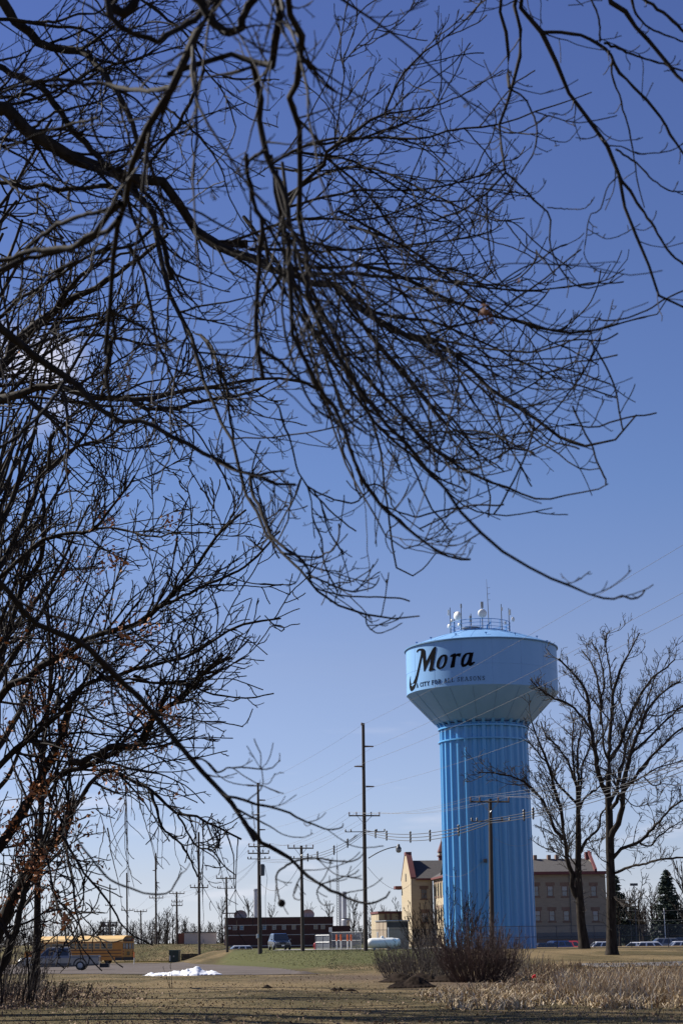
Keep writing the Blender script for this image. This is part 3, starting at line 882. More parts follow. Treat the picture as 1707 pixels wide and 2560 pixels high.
PO = [(-400, 500), (300, 560), (480, 720), (560, 900), (720, 940), (800, 990), (640, 1060), (700, 1150), (770, 1330), (760, 1530), (690, 1640), (690, 1740), (600, 1850), (560, 1950), (640, 2060), (540, 2180), (480, 2260), (420, 2370), (200, 2440), (-400, 2600)]
def xO(x, y): return np.where(y > 2170, np.clip(1.0 - (x - 60) / 330, .42, 1) , 1.0) * np.where(x < 30, .8, 1) * np.clip(1.1 - np.clip((x - 200) / 500, 0, 1) * .42, 0, 1)
def xC(x, y): return np.clip(1.12 - np.clip((x - 820) / 780, 0, 1) * .62, 0, 1)
def cN(g): 
    a, b = crown(g, PCN, 45, extra=xC), crown(g, PLOW, 20, extra=lambda x, y: .8 + 0 * x)
    return cat(cat(a, b), crown(g, PTIP, 12, extra=lambda x, y: .8 + 0 * x))

def make_tree(label, limbs, trunk, twigs, mats=('bark_oak', 'twig'), group=None, base=None, ns=7, twig_ns=3, name='bare_tree', clip=None):
    t = thing(name, label, 'tree', base, 0, group)
    if trunk is not None:
        q = smooth_poly([list(p) for p in trunk], 26)
        rad = q[:, 3] * (1 + rng.normal(0, .03, 26))
        tubes_obj('trunk', [(q[None, :, :3], rad[None])], 14, M[mats[0]], t, True)
    for (P, Rr) in limbs:
        tubes_obj('branch', [(P[None], Rr[None])], ns, M[mats[0]], t, True)
    if twigs:
        o_ = tubes_obj('twigs', twigs, twig_ns, M[mats[1]], t)
        o_['kind'] = 'stuff'
    return t

def cat(a, b):
    return np.concatenate([a[0], b[0]]), np.concatenate([a[1], b[1]])

def stack(limbs):
    return np.stack([l[0] for l in limbs]), np.stack([l[1] for l in limbs])

def leaf_cluster(name, centres, nper, size, spread, material, parent):
    m = len(centres) * nper
    c = np.repeat(centres, nper, 0) + rng.normal(0, spread, (m, 3))
    a = rng.normal(0, 1, (m, 3)); a /= np.linalg.norm(a, axis=1, keepdims=True)
    b_ = np.cross(a, rng.normal(0, 1, (m, 3))); b_ /= np.linalg.norm(b_, axis=1, keepdims=True)
    n_ = np.cross(a, b_)
    s = (size * rng.uniform(.6, 1.3, m))[:, None]
    # lobed leaf: six-sided outline bent along its midrib, two quads
    V = np.stack([c - a * s, c - a * s * .1 + b_ * s * .55 + n_ * s * .2, c + a * s * .8 + b_ * s * .25, c + a * s, c + a * s * .3 - b_ * s * .5 + n_ * s * .25, c - a * s * .5 - b_ * s * .35], 1).reshape(-1, 3)
    k = np.arange(m)[:, None] * 6
    F = np.concatenate([k + np.array([[0, 1, 2, 3]]), k + np.array([[0, 3, 4, 5]])])
    o_ = _link(name, fast_mesh(name, V, F), material, parent, True)
    o_['kind'] = 'stuff'
    return o_

# ---- N: the nearest tree, its trunk just outside the frame on the left; limbs hang down blurred
N_base = (-3.4, 5.6, 0.0)
def G(*a, **k): return guide(*a, **k)
hub = [(-3.0, 6.0, 6.3, .12), (-2.2, 6.7, 7.6, .085)]
N = []
N.append(G('S', [(536, -20), (509, 50), (486, 84), (459, 126), (440, 191), (413, 245), (383, 291), (352, 344), (329, 390), (318, 440), (318, 482), (306, 524), (291, 574), (279, 600), (281, 646), (287, 715), (275, 772), (273, 837), (264, 890)], 30, 11, 8, 8.8, pre=[(-3.0, 6.0, 6.2, .12), (-1.6, 7.4, 7.3, .05)]))
N.append(G('S', [(413, 226), (329, 230), (268, 214), (214, 210), (115, 203), (0, 233), (-40, 250)], 14, 8, 8.2, 9))
N.append(G('S', [(699, -30), (687, 31), (691, 96), (691, 134), (684, 165), (653, 161), (626, 145), (611, 126), (592, 130), (538, 149), (482, 168), (420, 185)], 24, 15, 8.2, 8.4, pre=[(-2.4, 6.6, 7.2, .08), (-1.0, 7.9, 7.3, .04)], jitter=.15))
N.append(G('S', [(648, 160), (661, 210), (668, 268), (668, 325), (672, 364), (684, 406), (703, 444), (718, 490), (728, 540), (726, 596), (730, 730), (737, 837), (760, 898), (779, 932), (806, 982), (833, 1013)], 19, 11, 8.3, 9.5))
N.append(G('S', [(833, 1013), (868, 1096), (883, 1142), (898, 1187), (925, 1230), (963, 1272), (1002, 1306), (1040, 1337), (1078, 1367), (1128, 1394), (1174, 1398)], 11, 5, 9.5, 10.5))
N.append(G('S', [(705, -40), (718, 10), (730, 46), (753, 88), (754, 126), (751, 165), (745, 214), (726, 233), (733, 275), (745, 325), (749, 383), (753, 440), (751, 497), (749, 574), (764, 634), (768, 730), (783, 768), (806, 825)], 22, 14, 8.0, 9.2, pre=[(-2.2, 6.8, 7.4, .08), (-.9, 7.8, 7.3, .045)]))
N.append(G('S', [(806, 825), (850, 900), (900, 970), (950, 1040), (1010, 1100), (1060, 1160), (1110, 1220), (1147, 1275), (1200, 1329), (1260, 1378), (1336, 1420), (1379, 1441), (1436, 1465), (1484, 1487), (1522, 1495), (1551, 1487), (1579, 1496), (1598, 1491), (1610, 1475)], 13, 4, 9.2, 11))
N.append(G('S', [(757, 120), (791, 165), (814, 203), (837, 230)], 11, 5, 8.4, 8.6, jitter=0))
N.append(G('B', [(640, 490), (720, 390), (790, 300), (860, 190), (910, 105)], 5, 3, 8.5, 8.2, jitter=0))
N.append(G('S', [(550, 385), (610, 385), (668, 378)], 8, 11, 8.6, 8.5, jitter=0))
N.append(G('S', [(618, 385), (622, 430), (634, 500), (656, 560), (652, 610), (646, 690), (640, 770), (645, 860), (655, 950)], 12, 13, 8.6, 9.0, jitter=0))
N.append(G('D', [(0, 200), (130, 140), (270, 110), (420, 60), (560, 10), (700, -60), (790, -140)], 12, 16, 9, 8.6, jitter=.2))
N.append(G('D', [(130, 100), (220, 20), (330, -60), (480, -140), (640, -180), (760, -200)], 10, 14, 9, 8.6, jitter=.2))
N.append(G('U', [(0, 1420), (150, 1390), (300, 1330), (450, 1330), (600, 1290), (760, 1180), (900, 1010), (960, 980)], 13, 18, 9, 8.5, jitter=.2))
N.append(G('S', [(0, 233), (90, 300), (150, 420), (110, 500)], 6, 3, 8.8, 9, jitter=.2))
N.append(G('S', [(560, -20), (470, 60), (380, 100), (300, 60), (250, -20)], 16, 18, 8.5, 8, jitter=.2))
N.append(G('A', [(760, -40), (720, 20), (800, 90), (870, 40), (900, -20)], 30, 26, 8.1, 8.1, jitter=0))
N.append(G('S', [(500, 10), (560, 80), (600, 75), (608, 40), (640, -10)], 26, 24, 8.2, 8.1, jitter=0))
# lower hanging sprays, blurred, crossing the oak on the left
N.append(G('I', [(-60, 380), (30, 450), (130, 610), (250, 680), (380, 740), (470, 790), (560, 880), (650, 960), (720, 1040), (820, 1120), (900, 1230), (1000, 1340), (1060, 1420), (1150, 1530), (1230, 1590), (1300, 1680), (1370, 1780), (1430, 1880)], 19, 12, 11, 12))
N.append(G('K', [(200, 900), (290, 990), (340, 1030), (440, 1080), (500, 1110), (590, 1190), (700, 1270), (850, 1340), (960, 1380), (1060, 1400), (1130, 1390), (1190, 1350), (1215, 1310)], 13, 4, 12, 12.6))
N.append(G('K', [(0, 480), (80, 560), (180, 590), (310, 640), (420, 670), (520, 720), (620, 790), (700, 830), (790, 870), (880, 860), (890, 840)], 9, 3, 12, 12.6))
N.append(G('K', [(500, 1110), (580, 1080), (700, 1075), (900, 1105), (1000, 1080), (1035, 1040)], 6, 3, 12.2, 12.6, jitter=.1))
N.append(G('K', [(470, 1140), (400, 1190), (400, 1260), (430, 1350), (455, 1390)], 6, 4, 12.2, 12, jitter=.1))
N.append(G('K', [(620, 1220), (570, 1290), (550, 1360), (570, 1370)], 4, 2.5, 12.2, 12, jitter=.1))
N.append(G('K', [(720, 1270), (760, 1240), (870, 1210), (960, 1190), (1000, 1160)], 4, 2.5, 12.4, 12.2, jitter=.1))
N.append(G('K', [(720, 1275), (700, 1340), (740, 1410), (820, 1400)], 4, 2, 12.4, 12.2, jitter=.1))
N.append(G('K', [(890, 1345), (950, 1320), (1040, 1300), (1095, 1270)], 4, 2, 12.5, 12.2, jitter=.1))
N.append(G('H', [(380, 760), (440, 800), (520, 850), (600, 890), (690, 900), (770, 965)], 6, 5, 11.5, 12, jitter=.1))
N.append(G('H', [(770, 965), (840, 940), (950, 940), (1060, 945), (1120, 900)], 5, 3, 12, 12, jitter=.1))
N.append(G('J', [(480, -60), (530, 30), (600, 120), (720, 260), (850, 310), (950, 350), (1050, 355), (1110, 340), (1150, 280), (1187, 210)], 6, 4, 11.5, 11.5, jitter=.1))
N.append(G('S', [(-30, 790), (38, 845), (84, 883), (126, 914), (172, 948), (214, 990), (245, 1017), (298, 1052), (344, 1052), (398, 1071), (471, 1113), (536, 1147), (600, 1180), (657, 1195), (696, 1210), (741, 1212)], 26, 7, 12, 13))
N.append(G('S', [(660, 1197), (685, 1183), (712, 1176)], 9, 5, 12.9, 13, jitter=0))
N.append(G('S', [(172, 948), (130, 1010), (60, 1080), (0, 1120)], 12, 9, 12, 12.4, jitter=.1))
# the dense fan of blurred twiggy branches crossing the middle
fan = []
for k in range(15):
    a0 = rng.uniform(0, 1)
    sx, sy = 745 + rng.normal(0, 60), 540 + rng.normal(0, 70) + 160 * a0
    ex = 1520 - 480 * a0 ** 1.1 + rng.normal(0, 40)
    ey = 830 + 560 * a0 + rng.normal(0, 35)
    mx_, my_ = sx + (ex - sx) * .45 + rng.normal(0, 30), sy + (ey - sy) * (.52 + .10 * a0) + rng.normal(0, 30)
    qx, qy = sx + (ex - sx) * .8, sy + (ey - sy) * 1.0
    curl = rng.uniform(20, 70)
    Yd = rng.choice([9.5, 11, 13, 16], p=[.3, .3, .2, .2])
    fan.append(G('S', [(sx, sy), ((sx + mx_) / 2 + rng.normal(0, 10), (sy + my_) / 2 + rng.normal(0, 10)), (mx_, my_), ((mx_ + qx) / 2, (my_ + qy) / 2 + 10), (qx, qy + 12), (ex, ey + 10), (ex + 35, ey - curl)], rng.uniform(5, 9), 3, Yd, Yd + 1.2, jitter=1.0))
N += fan
for k in range(8):
    sx, sy = 700 + rng.normal(0, 30), 330 + rng.uniform(0, 260)
    ex, ey = 850 + rng.normal(0, 70), 1000 + rng.normal(0, 60)
    N.append(G('S', [(sx, sy), (sx + 25, sy + (ey - sy) * .3), (ex - 60, sy + (ey - sy) * .65), (ex, ey), (ex + 60, ey + 60)], 9, 5, 9.5, 10.5))
for (cr_, pts_, w0_, w1_) in (
    ('D', [(620, 650), (640, 900), (700, 1060), (760, 1200)], 14, 8), ('D', [(700, 320), (740, 560), (700, 820), (640, 900)], 12, 8),
    ('D', [(770, 460), (900, 540), (1000, 600), (1100, 700), (1150, 800)], 13, 5), ('E', [(410, 950), (520, 1040), (640, 1160), (800, 1260)], 12, 8),
    ('E', [(1050, 640), (1150, 800), (1160, 1000), (1190, 1180), (1220, 1400)], 9, 5), ('A', [(620, 740), (470, 790), (280, 860), (120, 930), (0, 1010)], 9, 4),
    ('A', [(640, 740), (640, 840), (700, 980), (740, 1080), (800, 1200)], 9, 5)):
    N.append(G(cr_, pts_, w0_, w1_, 9.0, 9.6, jitter=.1))
N = connect(N)
Np, Nr = stack(N)
g0 = cN(in_view(*grow(Np, Nr, dens=1.0, t0=.1, lenr=.55, lmin=.5, lmax=2.4, steps=14, wig=.085, trop=.015, rr=.62, rmin=.0045, rmax=.012, bias=(.5, 0, -.5), ang=(18, 50))))
g1 = cN(in_view(*grow(Np, Nr, dens=3.4, t0=.15, lenr=.30, lmin=.12, lmax=1.2, steps=7, wig=.065, trop=.085, rr=.45, rmin=.0040, rmax=.008, bias=(.5, 0, -.3), ang=(25, 60))))
g1b = cN(in_view(*grow(*g0, dens=3.0, t0=.15, lenr=.4, lmin=.12, lmax=.9, steps=7, wig=.10, trop=.085, rr=.5, rmin=.0037, rmax=.007, ang=(25, 60))))
g2 = cN(in_view(*grow(*cat(g1, g1b), dens=4.5, t0=.2, lenr=.42, lmin=.05, lmax=.4, steps=4, wig=.10, trop=.12, rmin=.0031, ang=(25, 55))))
g3 = cN(in_view(*grow(*g2, dens=4, t0=.3, lenr=.35, lmin=.03, steps=2, wig=.10, trop=.12, rmin=.0028, ang=(30, 60))))
near = make_tree('nearest dark bare tree, its thick blurred limbs hanging from the top left', N,
                 [(-3.4, 5.6, 0, .215), (-3.3, 5.7, 2, .20), (-3.1, 5.9, 4.4, .17), (-3.0, 6.0, 6.3, .13), (-2.4, 6.6, 7.2, .085)],
                 [g0, g1, g1b, g2, g3], ('bark_dark', 'twig'), base=N_base)
# the last dry leaves and a hanging seed ball on it
ball = at(704, 2258, 12.0)
MB().lathe([(.001, -.028), (.02, -.02), (.028, 0), (.02, .02), (.001, .028)], tuple(ball), 10).build('seed_ball', M['bark_dark'], near, smooth=True)
bl2 = at(1697, 136, 13)
lv = np.array([at(1212, 770, 9), at(1222, 785, 9.02), at(1228, 812, 9.0), at(1230, 800, 9), at(1208, 782, 9)])
leaf_cluster('leaf', lv, 2, .030, .014, M['dry_leaf'], near)
leaf_cluster('leaf', np.array([at(1297, 703, 9)]), 1, .026, .002, M['dry_leaf'], near)

# ---- C: the big limb tree in the upper half, in focus, trunk outside on the left
C = []
pre = [(-6.6, 17.4, 9.2, .30), (-5.2, 17.7, 11.2, .13)]
C.append(G('S', [(-20, 275), (38, 302), (88, 348), (126, 375), (184, 410), (230, 417), (287, 432), (329, 448), (383, 448), (421, 471), (459, 520), (482, 566), (509, 600), (560, 612), (620, 610)], 46, 20, 18, 18.5, pre=pre, jitter=.2))
C.append(G('S', [(470, 545), (540, 590), (600, 618), (664, 645), (720, 660), (760, 690), (825, 700), (883, 750), (940, 787), (1017, 829), (1080, 850), (1113, 866), (1167, 907), (1216, 961), (1270, 997), (1334, 1042), (1392, 1087), (1433, 1107), (1487, 1114), (1532, 1100), (1564, 1078), (1590, 1037)], 26, 4, 18, 14, jitter=.2))
C.append(G('S', [(-15, -20), (38, 50), (77, 84), (115, 119), (165, 122), (214, 134), (249, 165), (276, 207), (291, 226), (330, 300), (345, 380)], 32, 12, 18, 18))
C.append(G('S', [(0, 165), (31, 188), (77, 207), (115, 230), (126, 245), (161, 291), (191, 337), (230, 375), (275, 418)], 18, 18, 18.5, 18, jitter=.1))
C.append(G('U', [(-40, 810), (60, 800), (150, 820), (240, 850), (330, 820), (450, 860), (600, 850), (730, 840), (880, 830)], 12, 14, 19, 18, jitter=.1))
C.append(G('U', [(300, 440), (180, 380), (60, 260), (-60, 250)], 10, 14, 18, 19, jitter=.1))
C.append(G('U', [(-60, 130), (120, 140), (220, 110), (330, 150), (450, 130), (560, 40), (700, -60), (900, -100)], 10, 7, 19, 19, jitter=.2))
C.append(G('U', [(1000, 760), (1060, 900), (1170, 1020), (1230, 1180), (1290, 1330), (1320, 1450), (1340, 1568)], 20, 14, 18, 18, jitter=.1))
C.append(G('S', [(394, 560), (413, 640), (425, 715), (452, 780), (478, 830), (498, 883), (513, 937), (532, 983), (551, 1040), (566, 1075), (590, 1110), (615, 1237), (638, 1253), (665, 1329), (684, 1364), (726, 1402), (768, 1444), (803, 1490), (845, 1517), (902, 1536), (956, 1543), (1013, 1551), (1048, 1540)], 14, 4, 17, 14, jitter=.2))
C.append(G('S', [(768, 1444), (823, 1467), (875, 1482), (908, 1478), (937, 1466), (948, 1444)], 6, 3, 14.5, 14, jitter=.1))
C.append(G('G', [(570, 1222), (640, 1200), (710, 1195), (790, 1150), (870, 1090), (900, 1035)], 4, 2.5, 14.5, 14, jitter=.1))
C.append(G('G', [(800, 1420), (820, 1480), (890, 1525), (980, 1500), (1060, 1455)], 4, 2.5, 14.5, 14, jitter=.1))
C.append(G('G', [(440, 1160), (420, 1080), (350, 1010), (280, 960), (220, 900), (180, 840), (130, 700), (90, 640), (60, 500)], 6, 10, 15, 16, jitter=.1))
C.append(G('G', [(190, -20), (250, 40), (280, 150), (320, 240), (350, 340), (370, 450), (430, 550), (470, 660), (475, 780), (540, 870), (600, 830)], 7, 3, 15, 15, jitter=.1))
C.append(G('G', [(440, 560), (500, 600), (580, 635), (660, 660), (740, 670), (790, 640), (830, 600), (830, 560)], 5, 4, 15, 14, jitter=.1))
C.append(G('G', [(690, 240), (740, 370), (780, 480), (830, 560), (950, 710), (1050, 790), (1150, 880), (1260, 970), (1380, 1030), (1500, 1045)], 9, 4, 14, 14, jitter=.1))
C.append(G('G', [(830, 560), (900, 555), (970, 620), (1000, 700), (1090, 780), (1200, 860)], 5, 3, 14, 14, jitter=.1))
C.append(G('G', [(1020, 780), (945, 870), (950, 940), (990, 1000), (1015, 985)], 4, 2, 14, 14, jitter=.1))
C.append(G('S', [(690, 520), (730, 470), (764, 436), (799, 409), (802, 383), (825, 364), (864, 344), (913, 302), (952, 283), (978, 222), (1020, 165), (1055, 130), (1099, 104), (1171, 41), (1203, 5), (1212, -20)], 13, 3, 19, 18, jitter=.2))
C.append(G('S', [(640, 440), (700, 400), (760, 367), (821, 348), (959, 344), (1045, 347), (1126, 325), (1248, 311), (1334, 280), (1406, 257), (1478, 230)], 11, 3, 19, 17, jitter=.2))
C.append(G('S', [(952, 283), (1028, 272), (1090, 261), (1158, 234), (1203, 207), (1257, 175)], 6, 3, 18.5, 18, jitter=.1))
C.append(G('S', [(680, 540), (764, 482), (825, 455), (883, 444), (959, 452), (1036, 482), (1100, 505), (1160, 530), (1240, 555), (1310, 545)], 11, 3, 18.5, 17, jitter=.1))
C.append(G('S', [(840, 350), (851, 275), (855, 230), (862, 190), (858, 150), (870, 120), (890, 60), (893, 20)], 5, 3, 19, 18.5, jitter=.1))
C.append(G('S', [(858, 150), (885, 120), (930, 75), (980, 60), (1020, 30), (1035, 5)], 4, 2.5, 19, 18.5, jitter=.1))
C.append(G('S', [(800, 660), (900, 660), (1000, 677), (1090, 686), (1203, 708), (1316, 722), (1406, 715), (1496, 708), (1559, 672)], 10, 3, 17, 15, jitter=.2))
C.append(G('S', [(900, 700), (1000, 720), (1120, 770), (1243, 807), (1316, 816), (1370, 832), (1451, 837), (1518, 821), (1586, 798), (1640, 785), (1665, 750)], 11, 3, 17, 15, jitter=.2))
C.append(G('S', [(1020, 832), (1135, 857), (1216, 870), (1316, 880), (1383, 870), (1428, 852), (1469, 825), (1500, 776)], 8, 3, 15, 14, jitter=.1))
C.append(G('S', [(830, 800), (900, 900), (1000, 988), (1068, 1051), (1122, 1073), (1144, 1100), (1180, 1114), (1234, 1105), (1316, 1087), (1383, 1069), (1473, 1055)], 9, 3, 16, 14, jitter=.1))
C.append(G('S', [(1000, 822), (1080, 880), (1158, 934), (1225, 997), (1284, 1028), (1338, 1100), (1383, 1127), (1451, 1173), (1500, 1170)], 8, 3, 15, 14, jitter=.1))
C.append(G('S', [(850, 880), (930, 960), (1000, 1033), (1068, 1109), (1122, 1150), (1180, 1186), (1239, 1209), (1316, 1240), (1361, 1249), (1428, 1236), (1496, 1222), (1519, 1209)], 12, 3, 14, 13, jitter=.1))
C.append(G('S', [(790, 850), (880, 980), (960, 1080), (1040, 1150), (1110, 1220), (1170, 1270), (1260, 1290), (1380, 1270)], 9, 3, 14, 14, jitter=.1))
for k in range(9):
    a0 = rng.uniform(0, 1)
    sx, sy = 560 + rng.uniform(0, 320), 330 + rng.uniform(0, 330)
    ex, ey = sx + rng.uniform(260, 620), sy - 120 + rng.uniform(-40, 420)
    C.append(G('S', [(sx, sy), (sx + (ex - sx) * .35, sy + (ey - sy) * .3 + rng.normal(0, 22)), (sx + (ex - sx) * .7, sy + (ey - sy) * .75 + 18), (ex, ey), (ex + 40, ey - 35)], 8, 3, 19, rng.uniform(17, 20)))
for (cr_, pts_, w0_, w1_) in (
    ('A', [(60, 130), (210, 145), (400, 175), (540, 190), (640, 250), (740, 360), (860, 470), (960, 560), (1060, 680)], 12, 5),
    ('A', [(150, 90), (370, 120), (500, 80), (620, 85), (720, 20)], 9, 5),
    ('A', [(640, 20), (700, 100), (830, 190), (960, 150), (1090, 150), (1190, 190)], 6, 5),
    ('A', [(960, 20), (1100, 130), (1190, 190), (1290, 330), (1350, 470), (1440, 570), (1500, 700), (1540, 830)], 10, 4),
    ('A', [(1200, 640), (1290, 800), (1380, 950), (1450, 1090), (1470, 1190)], 8, 4),
    ('A', [(0, 700), (150, 600), (270, 560), (500, 550), (700, 440), (900, 380), (1040, 340), (1200, 300)], 9, 5),
    ('A', [(200, 830), (330, 740), (470, 700), (640, 660), (800, 600), (1000, 590)], 9, 5),
    ('A', [(0, 960), (100, 940), (250, 900), (420, 880), (600, 840), (740, 760)], 9, 3),
    ('A', [(0, 1140), (130, 1250), (280, 1340), (320, 1450), (420, 1560)], 8, 6),
    ('A', [(880, 1110), (950, 1230), (1040, 1350), (1100, 1500)], 14, 8),
    ('A', [(340, 360), (430, 470), (540, 580), (640, 680), (760, 770), (800, 880), (830, 950)], 7, 3),
    ('A', [(1210, 500), (1180, 650), (1100, 850), (1010, 1000), (960, 1100)], 10, 9),
    ('A', [(0, 1380), (130, 1440), (260, 1500), (400, 1568)], 7, 5),
    ('A', [(760, 620), (790, 760), (840, 900), (860, 1020)], 8, 4),
    ('U', [(1100, 1160), (1010, 1290), (800, 1340), (600, 1420), (430, 1500), (300, 1568)], 10, 6),
    ('D', [(0, 500), (120, 390), (300, 290), (420, 210), (560, 120), (740, 30)], 12, 8),
    ('D', [(60, 560), (130, 350), (150, 150), (110, 0)], 7, 4),
    ('D', [(880, 100), (960, 250), (1000, 450), (1030, 650), (1110, 850), (1150, 950), (1240, 1080)], 10, 5),
    ('D', [(440, 140), (260, 300), (260, 560), (200, 700)], 7, 6),
    ('D', [(1250, 590), (1350, 660), (1420, 800), (1480, 960), (1500, 1150), (1530, 1300)], 10, 7),
    ('D', [(240, 720), (500, 600), (640, 560), (900, 420), (1000, 480)], 9, 4),
    ('E', [(0, 870), (80, 960), (120, 1100), (160, 1250), (230, 1400)], 9, 5),
    ('E', [(640, 560), (700, 720), (780, 900), (860, 1040), (960, 1130), (1060, 1300)], 10, 5),
    ('E', [(280, 130), (430, 330), (540, 480), (660, 620), (800, 760), (900, 900), (1060, 1060)], 12, 5)):
    C.append(G(cr_, pts_, w0_, w1_, 18.6, 18.2, jitter=.3))
C = connect(C)
Cp, Cr2 = stack(C)
c0 = crown(in_view(*grow(Cp, Cr2, dens=2.6, t0=.06, lenr=.55, lmin=.9, lmax=4.5, steps=16, wig=.10, trop=.01, rr=.62, rmin=.009, rmax=.026, bias=(.3, 0, 0), ang=(20, 60))), PCN, 45, extra=xC)
c1 = crown(in_view(*grow(Cp, Cr2, dens=3.6, t0=.12, lenr=.28, lmin=.3, lmax=2.2, steps=8, wig=.075, trop=.05, rr=.5, rmin=.0058, rmax=.014, bias=(.35, 0, 0), ang=(30, 62))), PCN, 45, extra=xC)
c1b = crown(in_view(*grow(*c0, dens=3.8, t0=.12, lenr=.35, lmin=.3, lmax=1.7, steps=8, wig=.075, trop=.05, rr=.5, rmin=.0055, rmax=.012, ang=(30, 62))), PCN, 45, extra=xC)
c2 = crown(in_view(*grow(*cat(c1, c1b), dens=3.6, t0=.12, lenr=.40, lmin=.10, lmax=.9, steps=6, wig=.075, trop=.13, rmin=.0046, ang=(24, 50))), PCN, 45, extra=xC)
c3 = crown(in_view(*grow(*c2, dens=4.2, t0=.15, lenr=.5, lmin=.10, steps=3, wig=.07, trop=.16, rmin=.0040, ang=(24, 48))), PCN, 45, extra=xC)

make_tree('large bare tree reaching in from the left with one thick sloping limb', C,
          [(-7.0, 17.2, 0, .42), (-6.9, 17.3, 4, .36), (-6.6, 17.4, 8, .32), (-6.0, 17.6, 11, .26), (-5.4, 17.8, 14.5, .2)], [c0, c1, c1b, c2, c3], ('bark_oak', 'twig'), base=(-7.0, 17.2, 0))

# ---- R: branches from a tree outside on the right
RT = []
rp = lambda x, z: [(3.9, 12.2, 8.4, .10), (x, 12.8, z, .045)]
RT.append(G('S', [(1257, -30), (1266, 90), (1271, 189), (1275, 221)], 11, 9, 13, 13, pre=[(3.4, 12.4, 10.6, .06), (1.9, 12.8, 11.1, .03)], jitter=.1))
RT.append(G('S', [(1295, -30), (1300, 59), (1300, 140), (1284, 198), (1270, 243), (1264, 280), (1248, 311), (1252, 361), (1262, 415), (1262, 433), (1207, 491), (1153, 528), (1090, 550)], 12, 5, 13, 13, pre=[(3.4, 12.4, 10.6, .06), (2.1, 12.8, 11.0, .03)], jitter=.1))
RT.append(G('S', [(1262, 415), (1298, 446), (1334, 491), (1370, 528), (1374, 609), (1397, 663), (1428, 703), (1464, 717), (1518, 708), (1559, 685)], 7, 3, 13, 13.4, jitter=.1))
RT.append(G('S', [(1210, 491), (1212, 564), (1225, 654), (1252, 708), (1307, 753), (1374, 775)], 6, 3, 13, 13.4, jitter=.1))
RT.append(G('S', [(1300, -30), (1343, 54), (1361, 104), (1388, 153), (1410, 212), (1437, 261), (1478, 307), (1510, 352), (1537, 401), (1550, 473), (1568, 541), (1586, 586), (1613, 640), (1631, 699), (1649, 744), (1690, 766), (1720, 775)], 15, 6, 12.5, 13, pre=[(3.4, 12.2, 9.9, .08), (2.2, 12.4, 10.6, .04)], jitter=.1))
RT.append(G('S', [(1555, 473), (1600, 532), (1636, 582), (1672, 636), (1707, 663), (1740, 690)], 9, 5, 12.8, 13, jitter=.1))
RT.append(G('S', [(1347, 54), (1406, 59), (1451, 72), (1510, 108), (1537, 158), (1577, 207), (1640, 275), (1676, 338), (1720, 400)], 11, 7, 12.5, 12.5, jitter=.1))
RT.append(G('S', [(1510, 108), (1604, 144), (1720, 182)], 8, 5, 12.5, 12.5, jitter=.1))
RT.append(G('S', [(1510, -30), (1564, 36), (1600, 77), (1631, 117), (1676, 171), (1720, 215)], 16, 9, 12, 12, pre=[(3.4, 11.9, 9.3, .07), (2.6, 12, 9.9, .04)], jitter=.1))
RT.append(G('S', [(1580, -20), (1645, 23), (1707, 77), (1730, 100)], 12, 8, 12, 12, jitter=.1))
RT.append(G('S', [(1284, 216), (1316, 239), (1334, 275), (1345, 325), (1334, 383), (1316, 410), (1298, 437)], 6, 4, 13, 13, jitter=.1))
RT.append(G('S', [(1532, 158), (1528, 189), (1546, 243), (1568, 316), (1582, 383), (1591, 451), (1610, 520)], 7, 3, 12.5, 12.8, jitter=.1))
RT.append(G('S', [(1537, 401), (1586, 424), (1631, 460), (1676, 482), (1720, 476)], 6, 4, 12.8, 13, jitter=.1))
RT.append(G('C', [(1205, 1030), (1140, 1090), (1105, 1200), (1050, 1220), (1025, 1350), (1020, 1430), (1080, 1500), (1160, 1515)], 4, 2.5, 12.8, 13, jitter=.1))
RT.append(G('C', [(1045, 1280), (1100, 1310), (1150, 1330), (1220, 1310), (1330, 1240)], 3, 2.5, 12.8, 13, jitter=.1))
RT.append(G('C', [(1170, 830), (1240, 830), (1330, 860), (1480, 845), (1580, 790)], 4, 3, 12.8, 13, jitter=.1))
RT.append(G('C', [(740, 620), (850, 650), (970, 680), (1100, 665), (1200, 640)], 4, 3, 12.8, 13, jitter=.1))
RT.append(G('C', [(765, 725), (850, 775), (930, 780), (1000, 700)], 3, 2.5, 12.8, 13, jitter=.1))
RT.append(G('C', [(830, 1165), (930, 1165), (1010, 1160), (1050, 1130)], 3.5, 2.5, 13, 13, jitter=.1))
RT.append(G('C', [(1280, -20), (1310, 80), (1350, 130), (1430, 180), (1580, 235)], 9, 5, 12, 12, jitter=.1))
RT.append(G('C', [(1050, -20), (1100, 110), (1105, 230)], 5, 6, 12, 12.4, jitter=.1))
RT.append(G('C', [(1100, 220), (1240, 280), (1340, 330), (1340, 560), (1400, 460)], 3, 2.5, 12, 12.4, jitter=.1))
RT = connect(RT)
Rp, Rr2 = stack(RT)
r1 = in_view(*grow(Rp, Rr2, dens=2.6, t0=.15, lenr=.22, lmin=.12, lmax=.8, steps=7, wig=.12, trop=.12, rr=.45, rmin=.0046, rmax=.008, ang=(30, 65)))
r2 = in_view(*grow(*r1, dens=3, t0=.25, lenr=.35, lmin=.05, steps=3, wig=.10, trop=.12, rmin=.004, ang=(30, 60)))
make_tree('bare tree beyond the right edge with sparse knobbly branches hanging into the top right corner', RT,
          [(4.6, 12.2, 0, .28), (4.5, 12.2, 4, .215), (4.1, 12.2, 8, .17), (3.4, 12.3, 10.2, .1)], [r1, r2], ('bark_dark', 'twig'), base=(4.6, 12.2, 0))

